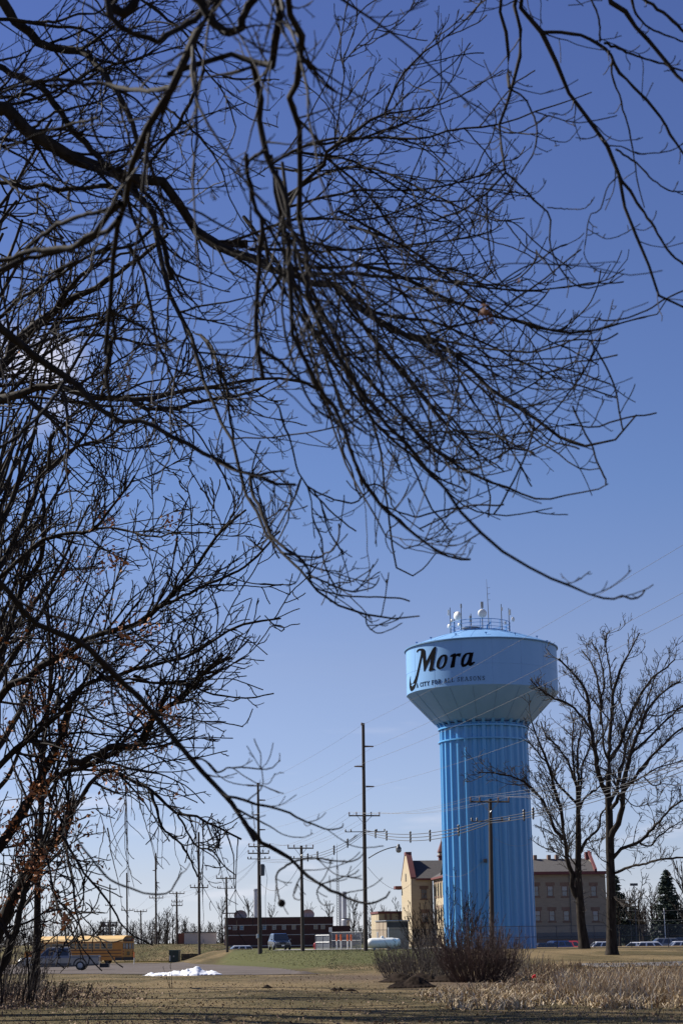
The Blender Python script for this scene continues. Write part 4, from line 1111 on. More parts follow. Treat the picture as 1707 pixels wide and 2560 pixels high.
# ---- O: the big oak on the left, with rusty leaves low down
O = []
o_base = (-13.4, 54.0, 0)
O.append(G('S', [(-30, 2390), (0, 2330), (23, 2265), (57, 2200), (96, 2138), (145, 2100), (170, 2050), (190, 2000)], 36, 22, 52, 52, jitter=.1))
O.append(G('S', [(20, 2380), (38, 2330), (61, 2245), (80, 2169), (110, 2110)], 20, 14, 50, 50, jitter=.1))
O.append(G('I', [(-40, 1960), (30, 1882), (80, 1790), (170, 1650), (250, 1500), (330, 1330), (370, 1200), (395, 1080)], 30, 17, 53, 53, jitter=.1))
O.append(G('I', [(110, 1560), (250, 1480), (420, 1430), (560, 1380), (700, 1330), (790, 1300), (830, 1200), (900, 1130), (1000, 1090), (1080, 990), (1200, 900), (1300, 860)], 17, 7, 52, 48))
O.append(G('I', [(-60, 1100), (0, 1070), (150, 980), (280, 880), (430, 800), (560, 730), (730, 690), (860, 610), (990, 470), (1080, 380), (1200, 200), (1380, 30)], 26, 6, 53, 48))
O.append(G('I', [(860, 610), (960, 560), (1090, 490), (1250, 420), (1400, 330), (1568, 150)], 10, 5, 50, 47))
O.append(G('I', [(-40, 1500), (100, 1380), (280, 1230), (400, 1100), (500, 1010), (680, 950), (850, 900), (1060, 850), (1200, 760), (1350, 680), (1568, 640)], 20, 5, 53, 48))
O.append(G('I', [(720, 960), (830, 1000), (980, 990), (1130, 960), (1250, 850)], 8, 5, 50, 48))
O.append(G('I', [(430, 800), (560, 900), (650, 980), (740, 960), (860, 990), (1080, 1010), (1200, 1060), (1400, 1085), (1530, 1060)], 8, 4, 51, 48))
O.append(G('H', [(-60, 860), (60, 850), (170, 790), (280, 800), (340, 760), (370, 680), (450, 600), (560, 560), (640, 470), (700, 400), (800, 300)], 18, 6, 52, 48))
O.append(G('H', [(0, 1270), (100, 1080), (200, 980), (330, 1040), (400, 1060), (540, 1190), (640, 1210), (760, 1270), (900, 1340)], 12, 5, 51, 48))
O.append(G('H', [(390, 1070), (440, 1190), (470, 1290), (560, 1360), (620, 1460), (660, 1550)], 8, 4, 49, 48))
O.append(G('H', [(550, 1195), (600, 1290), (660, 1380), (740, 1400), (800, 1480), (870, 1540)], 6, 3, 49, 47))
O.append(G('J', [(400, -60), (430, 150), (470, 280), (490, 430), (520, 560), (550, 650)], 9, 4, 47, 46, jitter=.1))
O.append(G('J', [(300, -40), (320, 50), (350, 250), (380, 420), (420, 540), (440, 680)], 8, 4, 47, 46, jitter=.1))
O.append(G('J', [(430, -40), (520, 120), (600, 250), (700, 370), (760, 470), (800, 560), (900, 640), (1000, 690)], 8, 3, 47, 46, jitter=.1))
O.append(G('J', [(540, 600), (490, 640), (440, 680)], 3, 2, 46, 46, jitter=0))
O.append(G('I', [(-40, 820), (20, 800), (100, 560), (130, 450), (230, 330), (240, 230), (250, 50), (240, -60)], 16, 10, 55, 56))
O.append(G('I', [(-60, 500), (0, 350), (60, 260), (130, 100), (180, -20), (230, -200)], 22, 12, 55, 56))
O.append(G('I', [(60, 360), (200, 240), (330, 170), (480, 160), (560, 110), (640, 0), (760, -160)], 14, 6, 54, 50))
O.append(G('I', [(480, 160), (600, 130), (730, 150), (830, 180), (950, 170), (1050, 80)], 7, 4, 52, 50))
O.append(G('D', [(-60, 900), (100, 700), (250, 560), (350, 460), (480, 380), (620, 320), (800, 200), (1000, 50), (1100, -40)], 36, 8, 40, 38))
O.append(G('D', [(380, 430), (430, 340), (480, 290), (560, 200), (700, 120), (900, 60), (1060, 10)], 16, 5, 40, 38))
O.append(G('D', [(-80, 1080), (0, 1050), (100, 1020), (300, 965), (450, 970), (600, 1020), (800, 1040), (1000, 1030), (1200, 980), (1400, 960), (1700, 900), (1960, 920)], 28, 7, 38, 34))
O.append(G('D', [(850, 1060), (930, 1110), (1100, 1110), (1300, 1060), (1568, 1010), (1720, 960)], 14, 6, 37, 34))
O.append(G('D', [(300, 1500), (320, 1300), (420, 1200), (500, 1130), (640, 1060)], 10, 6, 45, 44))
O.append(G('D', [(240, 1568), (370, 1450), (500, 1350), (680, 1300), (830, 1200), (1000, 1130)], 12, 5, 46, 44))
O.append(G('D', [(-40, 860), (60, 900), (200, 830), (330, 720), (470, 640), (620, 620), (800, 650), (1010, 690), (1150, 640)], 12, 6, 41, 39))
DRP = []
DL = np.array([(289, 1937), (340, 1950), (378, 1973), (441, 2031), (486, 2040), (539, 2067), (602, 2098)], float)
for k in range(30):      # fine drooping sprays under the lowest limbs
    if k % 3 == 0:
        sx, sy = rng.uniform(80, 330), rng.uniform(1960, 2080)
    else:
        u_ = rng.uniform(0, 5.99); i_ = int(u_); sx, sy = DL[i_] * (1 - u_ + i_) + DL[i_ + 1] * (u_ - i_)
    ln = rng.uniform(80, 300); dx = rng.uniform(-20, 80)
    DRP.append(G('S', [(sx, sy), (sx + dx * .25 + rng.normal(0, 5), sy + ln * .3), (sx + dx * .5 + rng.normal(0, 8), sy + ln * .65), (sx + dx + rng.normal(0, 8), sy + ln)], rng.uniform(2.5, 4.5), 1.2, 49, 48, jitter=.1))
O = connect(O)
Op, Or = stack(O)
o0 = crown(in_view(*grow(Op, Or, dens=2.2, t0=.06, lenr=.60, lmin=2.5, lmax=9, steps=18, wig=.085, trop=.012, rr=.62, rmin=.020, rmax=.050, bias=(.3, 0, .3), ang=(20, 58)), .215), PO, extra=xO)
o1 = crown(in_view(*grow(Op, Or, dens=2.2, t0=.08, lenr=.32, lmin=.8, lmax=4.5, steps=8, wig=.12, trop=.035, rr=.5, rmin=.018, rmax=.035, ang=(28, 60)), .215), PO, extra=xO)
o1b = crown(in_view(*grow(*o0, dens=1.9, t0=.08, lenr=.35, lmin=.7, lmax=3.5, steps=8, wig=.12, trop=.03, rr=.5, rmin=.018, rmax=.03, ang=(28, 60)), .215), PO, extra=xO)
dp1 = grow(*stack(DRP), dens=.9, t0=.1, lenr=.35, lmin=.4, lmax=1.6, steps=8, wig=.10, trop=.0, rmin=.0105, ang=(20, 50))
o2 = crown(in_view(*grow(*cat(o1, o1b), dens=2.0, t0=.1, lenr=.40, lmin=.3, lmax=1.8, steps=6, wig=.13, trop=.04, rmin=.0125, rmax=.022, ang=(28, 58)), .215), PO, extra=xO)
o3 = crown(in_view(*grow(*o2, dens=3.3, t0=.2, lenr=.45, lmin=.15, lmax=.8, steps=3, wig=.13, trop=.05, rmin=.0092, ang=(26, 55)), .215), PO, extra=xO)

oak = make_tree('left-hand oak with rusty brown leaves still on its low branches', O,
          [(-13.6, 54, -.2, .62), (-13.5, 54, 2, .50), (-13.3, 54, 4.6, .44), (-13.2, 54.4, 8, .40), (-12.8, 54.8, 12, .33), (-12.4, 55, 16, .25)], [stack(DRP), dp1, o0, o1, o1b, o2, o3], ('bark_oak', 'twig'), base=o_base)
# leaves where the photograph shows them: columns in px, thinning upwards
ends = np.concatenate([o2[0][:, 3], o3[0][:, 2]])
rel = ends - EYE
dep = rel @ _f
qx = CXP + FPX * (rel @ _r) / dep; qy = CYP - FPX * (rel @ _u) / dep
wgt = np.clip((1 - (qx - 20) / 460), 0, 1) ** 1.1 * np.clip((qy - 1380) / 560, .02, 1) * (qy < 2330)
patch = .5 + .5 * np.sin(qx * .035 + 1.3) * np.sin(qy * .028)
k = rng.random(len(ends)) < wgt * patch ** 1.3 * .9
leaf_cluster('leaves', rng.permutation(ends[k])[:3400], 4, .075, .11, M['oak_leaf'], oak)
extra = np.array([at(x, y, 48) for x, y in ((255, 1415), (270, 1400), (300, 1405), (340, 1775), (352, 1785), (400, 1775), (425, 1790), (380, 1570), (430, 1770), (300, 1560), (270, 1310), (425, 1307), (330, 1600))])
leaf_cluster('leaves', extra, 20, .075, .20, M['oak_leaf'], oak)

# ---- further trees of the left side, generic crowns
def free_tree(name, label, x, y, height, spread, seed, mats, group=None, trunk_r=None, lvl=(16, 1.0, .9), lean=0.0, trunk_split=.35, rmin=.01, fine=True, up=.8):
    global rng
    keep = rng; rng = np.random.default_rng(seed)
    z0 = gh(x, y) - .15
    tr = trunk_r or height * .018
    trunk = [(x + lean * height * t ** 1.5 + rng.normal(0, .01) * height * t, y + rng.normal(0, .01) * height * t, z0 + height * .78 * t, tr * (1.0 - .75 * t) * (1.25 if t == 0 else 1)) for t in np.linspace(0, 1, 8)]
    q = smooth_poly(trunk, NG)
    P, Rd = q[None, :, :3], q[None, :, 3]
    b1 = grow(P, Rd, nper=lvl[0], t0=trunk_split, lenr=.55 * spread, lmin=height * .15, steps=NG - 1, wig=.055, trop=.035 * up, rr=.62, ang=(25, 55), rmin=rmin * 1.5, up=.3, tip=.55)
    b2 = grow(*b1, dens=lvl[1], t0=.15, lenr=.40, lmin=height * .05, steps=8, wig=.10, trop=.04 * up, rr=.55, rmin=rmin, ang=(25, 55))
    b3 = grow(*b2, dens=lvl[2], t0=.15, lenr=.42, lmin=height * .03, steps=4, wig=.12, trop=.04 * up, rmin=rmin, ang=(28, 58))
    tw = [b2, b3]
    if fine: tw.append(grow(*b3, dens=lvl[2] * 1.3, t0=.2, lenr=.45, lmin=height * .015, steps=2, wig=.12, trop=.03, rmin=rmin * .9))
    t = make_tree(label, [(b1[0][k_], b1[1][k_]) for k_ in range(len(b1[0]))], trunk, tw, mats, group, (x, y, z0), 6, 3, name)
    rng = keep
    return t
free_tree('bare_tree', 'upright bare tree behind the left oak, its fine vertical branches before the small cloud', -13.6, 76, 24, .9, 11, ('bark_oak', 'twig'), lvl=(26, 1.0, 1.1), rmin=.013, trunk_split=.25, up=1.6, trunk_r=.18)
for (lb_, x_, y_, h_, sd_) in (('bare tree outside the left edge whose trunk shadow crosses the middle of the lawn', -15.0, 70, 28, 12), ('bare tree outside the left edge shading the lawn right at the bottom', -12.4, 50, 27, 13),
                               ('bare tree outside the left edge, furthest back of the trees shading the lawn', -18.5, 85, 28, 14), ('bare tree outside the left edge between two others, beside the undergrowth', -14.0, 60, 28, 15), ('bare tree outside the left edge, nearest of the trees shading the lawn', -12.0, 44, 26, 16)):
    free_tree('bare_tree', lb_, x_, y_, h_, 1.0, sd_, ('bark_oak', 'twig'), lvl=(22, .6, .5), rmin=.032, fine=False, trunk_r=.42)

# ---- the two tall trees right of the tower
E1 = []
yE = 130.0
def T1(pts, w0, w1, Y1=None, j=1.0): return G('L', pts, w0 * .43, w1 * .46, yE, Y1 or yE, jitter=j)
E1.append(T1([(620, 1210), (570, 1130), (540, 1000), (520, 850), (500, 720), (480, 600), (460, 480), (420, 400), (350, 330), (270, 240)], 34, 9, 128))
E1.append(T1([(500, 740), (430, 650), (350, 570), (230, 520), (150, 470), (70, 390)], 18, 7, 127))
E1.append(T1([(520, 700), (540, 560), (530, 450), (520, 350), (480, 250), (430, 190)], 16, 7, 131))
E1.append(T1([(600, 965), (570, 880), (560, 700), (550, 560), (580, 430), (560, 250), (500, 130)], 14, 7, 132))
E1.append(T1([(620, 960), (630, 700), (650, 500), (680, 380), (720, 280), (770, 180), (830, 60)], 26, 7, 131))
E1.append(T1([(640, 520), (620, 300), (590, 130), (620, 50)], 12, 6, 132))
E1.append(T1([(620, 965), (680, 880), (740, 720), (780, 620), (830, 520), (870, 450), (920, 380), (1000, 320), (1080, 250)], 26, 7, 129))
E1.append(T1([(650, 1510), (700, 1400), (730, 1250), (740, 1100), (770, 950), (800, 850), (840, 740), (880, 620), (940, 530), (1030, 450), (1120, 400)], 38, 8, 128))
E1.append(T1([(640, 1300), (730, 1180), (820, 1060), (900, 950), (1000, 850), (1100, 750), (1220, 700)], 24, 9, 126))
E1.append(T1([(780, 920), (900, 800), (1020, 680), (1140, 570), (1240, 540)], 16, 7, 127))
E1.append(T1([(800, 850), (880, 650), (980, 640), (1140, 580)], 12, 6, 132))
E1.append(T1([(660, 1660), (730, 1580), (830, 1540), (920, 1450), (1000, 1360), (1080, 1270), (1190, 1200)], 26, 8, 126))
E1.append(T1([(830, 1552), (900, 1570), (960, 1500), (1050, 1430), (1160, 1360)], 12, 5, 126))
E1.append(T1([(665, 1745), (760, 1700), (900, 1670), (1020, 1640), (1200, 1630)], 18, 9, 126))
E1.append(T1([(630, 1260), (690, 1120), (720, 960), (760, 800), (850, 640), (900, 480), (960, 340)], 22, 7, 133))
E1.append(T1([(700, 1160), (850, 1080), (960, 1010), (1060, 980), (1180, 940)], 12, 5, 127))
E1.append(T1([(860, 1075), (930, 1130), (1010, 1120), (1110, 1140)], 9, 4, 127))
E1.append(T1([(740, 1230), (800, 1280), (880, 1270), (970, 1230)], 7, 4, 128))
E1.append(T1([(650, 1900), (720, 1960), (790, 1950), (880, 1870)], 8, 4, 128))
E1.append(T1([(610, 1700), (540, 1640), (500, 1560), (470, 1480)], 7, 3, 128))
tr1 = [list(at(1300 + x * .357, 1560 + y * .357, yE)) + [w * .357 * yE / FPX / 2] for x, y, w in ((642, 2330, 104), (640, 2270, 80), (636, 2100, 68), (635, 1900, 64), (630, 1700, 60), (625, 1500, 56), (620, 1300, 48), (612, 1180, 42), (618, 1050, 30), (620, 960, 22))]
E1 = connect(E1, tr1)
Ep, Er = stack(E1)
e0 = grow(Ep, Er, dens=.42, t0=.1, lenr=.5, lmin=2, lmax=6, steps=12, wig=.09, trop=.05, rr=.6, rmin=.028, rmax=.08, ang=(20, 50))
e1 = grow(Ep, Er, dens=2.6, t0=.08, lenr=.30, lmin=.8, lmax=4.2, steps=8, wig=.12, trop=.06, rr=.5, rmin=.022, rmax=.05, ang=(25, 58))
e1b = grow(*e0, dens=2.2, t0=.1, lenr=.35, lmin=.7, lmax=3, steps=8, wig=.12, trop=.06, rr=.5, rmin=.022, rmax=.045, ang=(25, 58))
e2 = grow(*cat(e1, e1b), dens=2.2, t0=.12, lenr=.42, lmin=.4, lmax=2, steps=5, wig=.13, trop=.08, rmin=.019, ang=(28, 55))
e3 = grow(*e2, dens=2.6, t0=.15, lenr=.55, lmin=.35, steps=2, wig=.12, trop=.09, rmin=.016)
tq = smooth_poly(tr1, NG)
ep = grow(tq[None, :, :3], tq[None, :, 3], nper=46, t0=.12, t1=.75, lenr=.10, lmin=.7, lmax=2.2, steps=5, wig=.16, trop=.02, rmin=.017, ang=(50, 85), rmax=.025)
ep2 = grow(*ep, dens=2.2, lenr=.5, steps=3, rmin=.016, lmin=.2)
make_tree('taller of the two bare trees right of the water tower, thick trunk forking high', E1, tr1, [e0, e1, e1b, e2, e3, ep, ep2], ('bark_grey', 'twig_far'), group='bare trees right of the water tower', base=tuple(tr1[0][:3]))
E2 = []
yE = 146.0
E2.append(T1([(400, 1945), (350, 1850), (330, 1700), (310, 1600), (295, 1500), (285, 1350), (250, 1200), (210, 1050), (180, 950), (120, 800), (80, 680)], 34, 8, 143))
E2.append(T1([(295, 1515), (230, 1420), (180, 1300), (110, 1180), (40, 1120), (-40, 1075), (-150, 1050), (-290, 1040)], 24, 6, 142))
E2.append(T1([(390, 1270), (330, 1200), (250, 1110), (200, 1000), (120, 900), (60, 830)], 18, 7, 146))
E2.append(T1([(385, 1110), (330, 960), (270, 870), (180, 780), (140, 680)], 16, 7, 147))
E2.append(T1([(410, 1290), (425, 1150), (430, 1000), (470, 900), (500, 800)], 16, 7, 147))
E2.append(T1([(410, 1610), (470, 1500), (550, 1430), (560, 1340), (600, 1290)], 20, 8, 145))
E2.append(T1([(430, 1315), (470, 1220), (550, 1150), (600, 1060)], 16, 7, 145))
E2.append(T1([(385, 1110), (370, 1000), (360, 850), (370, 700), (350, 620)], 16, 6, 148))
E2.append(T1([(400, 1250), (400, 1050), (400, 900), (420, 760), (440, 660)], 20, 6, 146))
E2.append(T1([(385, 1700), (330, 1620), (310, 1560), (250, 1490), (180, 1440), (100, 1410)], 9, 4, 144))
E2.append(T1([(310, 1640), (240, 1600), (150, 1560), (90, 1520)], 7, 4, 144))
tr2 = [list(at(1300 + x * .357, 1560 + y * .357, yE)) + [w * .357 * yE / FPX / 2] for x, y, w in ((446, 2275, 92), (442, 2210, 70), (426, 2100, 60), (417, 1950, 56), (405, 1750, 44), (405, 1500, 40), (403, 1250, 28), (392, 1130, 15))]
E2 = connect(E2, tr2)
Ep, Er = stack(E2)
e0 = grow(Ep, Er, dens=.42, t0=.1, lenr=.5, lmin=2, lmax=6, steps=12, wig=.09, trop=.05, rr=.6, rmin=.028, rmax=.08, ang=(20, 50))
e1 = grow(Ep, Er, dens=2.7, t0=.08, lenr=.32, lmin=.8, lmax=4.0, steps=8, wig=.12, trop=.06, rr=.5, rmin=.024, rmax=.05, ang=(25, 58))
e1b = grow(*e0, dens=2.2, t0=.1, lenr=.35, lmin=.7, lmax=3, steps=8, wig=.12, trop=.06, rr=.5, rmin=.022, rmax=.045, ang=(25, 58))
e2 = grow(*cat(e1, e1b), dens=2.2, t0=.12, lenr=.42, lmin=.4, lmax=2, steps=5, wig=.13, trop=.08, rmin=.021, ang=(28, 55))
e3 = grow(*e2, dens=2.6, t0=.15, lenr=.55, lmin=.35, steps=2, wig=.12, trop=.09, rmin=.018)
tq = smooth_poly(tr2, NG)
ep = grow(tq[None, :, :3], tq[None, :, 3], nper=34, t0=.15, t1=.85, lenr=.10, lmin=.7, lmax=2.6, steps=5, wig=.16, trop=.02, rmin=.019, ang=(50, 85), rmax=.025)
ep2 = grow(*ep, dens=2.0, lenr=.5, steps=3, rmin=.017, lmin=.2)
make_tree('shorter bare tree between the water tower and its thicker-trunked neighbour', E2, tr2, [e0, e1, e1b, e2, e3, ep, ep2], ('bark_grey', 'twig_far'), group='bare trees right of the water tower', base=tuple(tr2[0][:3]))
# ------------------------------------------------------------------ buildings
def px_x(px, Y, py=2340): return float(at(px, py, Y)[0])
def px_z(py, Y, px=853): return float(at(px, py, Y)[2])

class Frame:
    """a wall-aligned frame: origin at (x0, y0), turned by rz; boxes are given in its own metres"""
    def __init__(s, x0, y0, rz): s.x0, s.y0, s.c, s.s = x0, y0, math.cos(rz), math.sin(rz)
    def w(s, x, y, z): return (s.x0 + x * s.c - y * s.s, s.y0 + x * s.s + y * s.c, z)
    def mb(s, m): 
        m.v = [s.w(*p) for p in m.v]; return m
    def u(s, px, v=0.0, py=2340):
        """distance along the wall (at depth v behind the front) seen at photograph column px"""
        d = _f + _r * ((px - CXP) / FPX) + _u * ((CYP - py) / FPX)
        k = d[0] / d[1]
        # x0 + u c - v s = k (y0 + u s + v c)
        return (k * (s.y0 + v * s.c) - s.x0 + v * s.s) / (s.c - k * s.s)

def window(fr, parent, u0, u1, z0, z1, v, glass='window_glass', frame='stone_brown', lintel=None, mull=1, name='window', fw=.09):
    m = MB()
    m.box(u0 - fw, u0, v - .05, v + .12, z0 - fw, z1 + fw); m.box(u1, u1 + fw, v - .05, v + .12, z0 - fw, z1 + fw)
    m.box(u0, u1, v - .05, v + .12, z1, z1 + fw); m.box(u0, u1, v - .05, v + .12, z0 - fw, z0)
    for k in range(1, mull + 1):
        x = u0 + (u1 - u0) * k / (mull + 1); m.box(x - .03, x + .03, v - .02, v + .08, z0, z1)
    m.box(u0, u1, v - .02, v + .08, (z0 + z1) / 2 - .03, (z0 + z1) / 2 + .03)
    w = fr.mb(m).build(name, M[frame], parent)
    g = fr.mb(MB().box(u0, u1, v + .03, v + .05, z0, z1)).build('pane', M[glass], w, True)
    g.data.transform(Matrix.Translation((0, 0, 0)))
    if lintel and rng.random() < .6:
        fr.mb(MB().box(u0, u1, v - .012, v + .02, z1 - (z1 - z0) * rng.uniform(.25, .55), z1)).build('blind', M['blind'], w)
    if lintel:
        fr.mb(MB().box(u0 - .32, u1 + .32, v - .09, v - .003, z1 + fw, z1 + fw + .48)).build('lintel', M[lintel], w)
        fr.mb(MB().box(u0 - .26, u1 + .26, v - .12, v - .003, z0 - fw - .2, z0 - fw)).build('sill', M[lintel], w)
    return w

def wall_with_holes(fr, v0, v1, u0, u1, z0, z1, holes):
    """wall slab between v0 (front) and v1 with rectangular openings, made of butted boxes"""
    m = MB()
    us = sorted({u0, u1, *[h[0] for h in holes], *[h[1] for h in holes]})
    for a_, b_ in zip(us[:-1], us[1:]):
        if b_ - a_ < 1e-4: continue
        cuts = sorted([(h[2], h[3]) for h in holes if h[0] <= a_ + 1e-5 and h[1] >= b_ - 1e-5])
        z = z0
        for c0, c1 in cuts:
            if c0 > z + 1e-4: m.box(a_, b_, v0, v1, z, c0)
            z = c1
        if z1 > z + 1e-4: m.box(a_, b_, v0, v1, z, z1)
    return fr.mb(m)

# -- red brick fire-hall like building in the middle distance
Yb = 255.0
A_ = at(562, 2340, Yb)
fr = Frame(float(A_[0]), Yb, R_(4.0))
ztop = px_z(2294, Yb, 700); zb = gh(A_[0], Yb) - 1.2
rb = thing('brick_building', 'long low dark red brick building with pale horizontal bands behind the parked dark car', 'building', (A_[0], Yb, zb), 0)
ue = fr.u(833)
zw1, zw0 = px_z(2312.5, Yb, 700), px_z(2324, Yb, 700)
wins = []
for cx in (228, 273, 421, 485, 549, 613, 756, 803):
    x = 500 + cx * .3827
    wins.append((fr.u(x - 5), fr.u(x + 5), zw0, zw1, cx))
wall_with_holes(fr, 0, .3, 0, ue, zb, ztop, [w[:4] for w in wins]).build('wall', M['brick_red'], rb)
for (u0, u1, z0, z1, cx) in wins:
    window(fr, rb, u0 + .06, u1 - .06, z0 + .06, z1 - .06, .02, 'blue_glass' if cx in (273, 421) else ('tan_panel' if cx in (613, 756, 803) else 'window_glass'), 'pale_panel', mull=0, fw=.06)
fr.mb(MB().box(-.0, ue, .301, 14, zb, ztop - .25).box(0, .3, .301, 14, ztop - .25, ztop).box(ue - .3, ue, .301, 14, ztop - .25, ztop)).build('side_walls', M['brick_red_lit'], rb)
for py in (2312, 2337, 2364):
    z = px_z(py, Yb, 700); fr.mb(MB().box(-.04, ue, -.04, -.003, z - .05, z + .05).box(-.04, -.003, -.003, 14, z - .05, z + .05)).build('band', M['pale_panel'], rb)
fr.mb(MB().box(-.06, ue + .06, -.06, .33, ztop, ztop + .08)).build('coping', M['dark_steel'], rb)
fr.mb(MB().box(-.05, -.003, 2.0, 11, zb, px_z(2338, Yb, 550))).build('garage_door', M['white_paint'], rb)
fr.mb(MB().box(-.05, -.003, 5.2, 7.4, px_z(2325, Yb, 550), px_z(2313, Yb, 550))).build('window', M['white_paint'], rb)
fr.mb(MB().box(fr.u(571), fr.u(578), -.05, -.003, px_z(2322, Yb, 700), px_z(2316, Yb, 700))).build('louvre', M['galv'], rb)
b = MB()
for (px, ) in ((700,),):
    pass
# lower wing at its right end
fr.mb(MB().box(ue + .002, ue + 2.6, .6, 12, zb, px_z(2314, Yb, 850))).build('wing', M['brick_red'], rb)
# what stands on its roof
def dish(px, lab):
    x = px_x(px, Yb + 6); z = ztop + .55
    t = thing('satellite_dish', lab, 'satellite dish', (x, Yb + 6, ztop - .25), 0, 'grey satellite dishes on the brick building')
    m = MB().lathe([(0.01, .35), (.55, .22), (.95, 0), (1.02, -.12), (.95, -.06), (.55, .12), (0.01, .26)], (0, 0, 0), 20, axis='x')
    ca_, sa_ = math.cos(R_(35)), math.sin(R_(35))
    m.v = [(x + p[1] * .98, Yb + 6 + p[0] * ca_ - p[2] * sa_ * 0, z + p[2] * .75 + p[0] * sa_) for p in m.v]
    m.build('bowl', M['grey_plastic'], t, smooth=True)
    MB().tube([(x, Yb + 6, ztop - .25), (x, Yb + 6.1, z)], .06, 6).build('stand', M['galv'], t)
dish(601, 'grey satellite dish near the left end of the brick roof')
dish(770, 'grey satellite dish at the right half of the brick roof')
x = px_x(576, Yb + 5)
t = thing('roof_platform', 'dark flat equipment platform on legs over the left end of the brick roof', 'roof platform', (x, Yb + 5, ztop - .25))
MB().box(x - 1.1, x + 1.0, Yb + 4, Yb + 6, ztop + .72, ztop + .86).build('deck', M['dark_steel'], t)
for dx in (-.1, .9): MB().tube([(x + dx, Yb + 5, ztop - .25), (x + dx, Yb + 5, ztop + .72)], .05, 6).build('leg', M['dark_steel'], t)

# pale annex left of it
Yc = 262.0
A_ = at(461, 2340, Yc)
pa = thing('annex_building', 'low pale tan flat-roofed building left of the dark brick one', 'building', (A_[0], Yc, zb))
fr2 = Frame(float(A_[0]), Yc, R_(4.0))
zt2 = px_z(2332, Yc, 500)
fr2.mb(MB().box(0, fr2.u(541), 0, 9, zb, zt2)).build('wall', M['pale_panel'], pa)
fr2.mb(MB().box(-.1, fr2.u(541) + .02, -.12, 9, zt2, zt2 + .14)).build('roof', M['dark_steel'], pa)
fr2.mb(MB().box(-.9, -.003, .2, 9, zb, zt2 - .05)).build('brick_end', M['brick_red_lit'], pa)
fr2.mb(MB().box(-.62, -.35, .16, .197, zb, px_z(2358, Yc))).build('door', M['white_paint'], pa)
fr2.mb(MB().box(fr2.u(529), fr2.u(540), -.9, -.003, zb, px_z(2359, Yc))).build('bin_enclosure', M['galv'], pa)
fr2.mb(MB().box(fr2.u(508), fr2.u(511), -.06, -.003, px_z(2351, Yc), px_z(2344, Yc))).build('lamp', M['grey_plastic'], pa)

# chimneys and stacks beyond
def stack_(px, w, y0, y1, Y, label, capc=None):
    x = px_x(px, Y, (y0 + y1) / 2); r = w * Y / FPX / 2
    z0 = gh(x, Y) - 1; z1 = float(at(px, y0, Y)[2])
    t = thing('metal_stack', label, 'metal stack', (x, Y, z0), 0, 'pale metal stacks beyond the brick building')
    MB().lathe([(r, z0), (r, z1), (r * .8, z1), (r * .8, z1 - .5)], (x, Y, 0), 18).build('shaft', M['stack_metal'], t, smooth=False)
    zz = z1 - .35
    MB().lathe([(r, zz), (r + .05, zz), (r + .05, zz + .12), (r, zz + .12)], (x, Y, 0), 18).build('ring', M['galv'], t)
stack_(640.5, 13, 2222, 2360, 300, 'pale metal stack rising behind the pole with the transformer')
stack_(851, 6, 2232, 2360, 300, 'thinner of the paired pale stacks beside the lattice mast')
stack_(861, 11.5, 2229, 2360, 298, 'thicker of the paired pale stacks beside the lattice mast')
x = px_x(864.5, 292); zt = float(at(864, 2300, 292)[2])
t = thing('metal_silo', 'wide pale metal cylinder at the foot of the paired stacks', 'silo', (x, 292, 0.5))
MB().lathe([(.74, -1), (.74, zt), (.60, zt + .15), (.1, zt + .2)], (x, 292, 0), 22).build('shell', M['stack_metal'], t, smooth=False)
MB().lathe([(.62, zt + .14), (.64, zt + .3), (.5, zt + .3)], (x, 292, 0), 18).build('cap', M['dark_steel'], t)
# lattice mast
Ym = 290.0; x = px_x(844.5, Ym); zt = float(at(843.5, 2107, Ym)[2]); zl = float(at(844, 2165, Ym)[2]); z0 = gh(x, Ym) - .5
t = thing('lattice_mast', 'thin triangular lattice radio mast with a needle top left of the paired stacks', 'radio mast', (x, Ym, z0))
m = MB()
for k in range(3):
    a = k * 2.094
    m.tube([(x + .34 * math.cos(a), Ym + .34 * math.sin(a), z0), (x + .2 * math.cos(a), Ym + .2 * math.sin(a), zl)], .04, 4)
m.build('legs', M['dark_steel'], t)['kind'] = 'stuff'
m = MB(); n = 34
for q in range(n):
    za, zc = z0 + (zl - z0) * q / n, z0 + (zl - z0) * (q + 1) / n
    for k in range(3):
        a, a2 = k * 2.094, (k + 1) * 2.094
        ra = .34 - .14 * q / n
        m.tube([(x + ra * math.cos(a), Ym + ra * math.sin(a), za), (x + ra * math.cos(a2), Ym + ra * math.sin(a2), zc)], .03, 3, False)
m.build('bracing', M['dark_steel'], t)['kind'] = 'stuff'
MB().tube([(x, Ym, zl - .5), (x, Ym, (zl + zt) / 2), (x, Ym, zt)], [.06, .04, .015], 5).build('needle', M['dark_steel'], t)

# -- the yellow brick building behind the tower
Yy = 268.0
A_ = at(1037, 2340, Yy)
yb = thing('old_brick_building', 'big old yellow brick building with dark gabled roofs and red trim behind the tower', 'building', (A_[0], Yy, 0.5))
f3 = Frame(float(A_[0]), Yy, R_(6.0))
z_eave = px_z(2196, Yy, 1060); z_ridge = px_z(2147, Yy, 1060); z_peak = px_z(2134, Yy, 1030); z0 = 0.2
uW = f3.u(1084); DG = 11.0
hz = [(f3.u(1054), f3.u(1069.5), px_z(2247, Yy, 1060), px_z(2222, Yy, 1060)), (f3.u(1055), f3.u(1071), px_z(2306, Yy, 1060), px_z(2281, Yy, 1060))]
wall_with_holes(f3, 0, .4, 0, uW, z0, z_eave, hz).build('front_wall', M['brick_yellow'], yb)
for h in hz: window(f3, yb, h[0] + .1, h[1] - .1, h[2] + .1, h[3] - .1, .06, lintel='stone_brown', mull=2)
